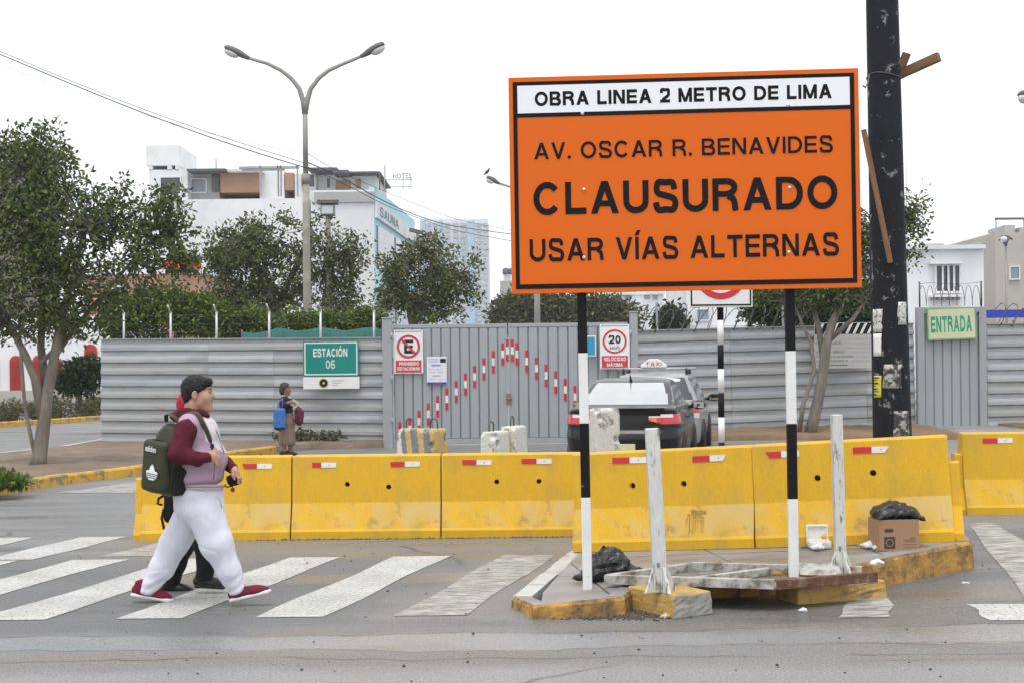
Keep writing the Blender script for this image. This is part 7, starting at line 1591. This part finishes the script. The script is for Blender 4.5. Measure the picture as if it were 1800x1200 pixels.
sb_ = Bld('salmon_building', 'salmon low building with an orange sign behind the left tree', 260, 66.0); sb_.box('wall', 150, 360, 480, None, 0, 8, PINK); sb_.box('orange_sign', 292, 348, 452, 480, -.3, 0.3, ORG); sb_.box('roof_edge', 148, 362, 476.5, 480.5, -.3, 8.2, BW2); sb_.win(200, 225, 505, 525, DWIN); sb_.win(250, 275, 505, 525, DWIN)
bk = Bld('brown_building', 'brown flat-topped block showing through the top of the left tree', 30, 70.0); bk.box('wall', -160, 93, 266, None, 0, 1.2, BRN); bk.box('parapet', -161, 94, 263, 266.5, -.2, 1.3, BRN); bk.win(5, 25, 275, 282, GWIN); bk.win(-40, -20, 275, 282, GWIN)
Y7 = 90.0; q_ = at(1596, 600, Y7); ms = thing('antenna_mast', 'thin pale antenna mast right of the black pole', 'mast', (q_.x, Y7, 0)); zt_ = at(1596, 172, Y7).z
MB().tube([(0, 0, 0), (0, 0, zt_)], [.06, .03], 6).build('mast', mat('mast_pale', (.6, .6, .6), .6, .05, 2, 0), ms)
for z in (.3, .6): MB().box((0, 0, zt_ * z), (.2, .06, .06)).build('guy_clamp', GALV, ms)
# overhead cables
CAB = mat('cable', (.03, .03, .032), .6, 0, 1, 0)
def cable(label, pts, rad):
    P = [at(x, y, Y) for x, y, Y in pts]; out = []
    for i in range(len(P) - 1):
        p0, p1, p2, p3 = [P[max(0, min(len(P) - 1, q))] for q in (i - 1, i, i + 1, i + 2)]
        for k in range(6):
            u = k / 6; out.append(.5 * ((2 * p1) + (p2 - p0) * u + (2 * p0 - 5 * p1 + 4 * p2 - p3) * u * u + (3 * p1 - p0 - 3 * p2 + p3) * u ** 3))
    tag(MB().tube(out + [P[-1]], rad, 5).build('overhead_cable', CAB), label, 'cable', 'overhead cables')
cable('thick dark overhead cable, lowest on the left side', [(-60, 72, 34), (0, 96, 34.2), (120, 146, 34.6), (260, 202, 35), (400, 252, 35.4), (530, 293, 35.8), (560, 298, 36.3)], .013)
cable('dark overhead cable just above the thickest one', [(-60, 68, 34.1), (0, 91, 34.3), (150, 153, 34.7), (300, 210, 35.2), (430, 254, 35.5), (535, 287, 35.8)], .008)
cable('thin pale overhead cable meeting the lamp post collar', [(-60, 95, 34), (0, 115, 34), (200, 185, 34.8), (380, 238, 35.3), (533, 270, 35.8)], .0035)
cable('dark overhead cable running right from the lamp post over the hotel', [(541, 286, 36.2), (600, 312, 40), (660, 346, 45), (720, 374, 50), (790, 396, 56), (900, 412, 62)], .016)
cable('thinner overhead cable below the one running right from the lamp post', [(541, 294, 36.2), (610, 326, 40), (680, 362, 46), (740, 385, 51), (800, 405, 56), (900, 424, 62)], .011)
cable('thin overhead cable falling from the lamp post collar to the right', [(540, 270, 36.2), (600, 304, 40), (700, 346, 47), (800, 385, 56), (900, 405, 62)], .007)

# ------------------------------------------------------------------ haze in the air
hm = bpy.data.materials.new('haze'); hm.use_nodes = True; hn = hm.node_tree.nodes; hn.remove(hn['Principled BSDF'])
pv = hn.new('ShaderNodeVolumePrincipled'); pv.inputs['Color'].default_value = (.93, .95, .97, 1); pv.inputs['Density'].default_value = .0006; pv.inputs['Anisotropy'].default_value = .2
hm.node_tree.links.new(pv.outputs[0], hn['Material Output'].inputs['Volume'])
tag(MB().bb(-3600, 3600, -60, 3700, -1.5, 36).build('haze', hm), 'thin pale haze filling the air', kind='stuff')
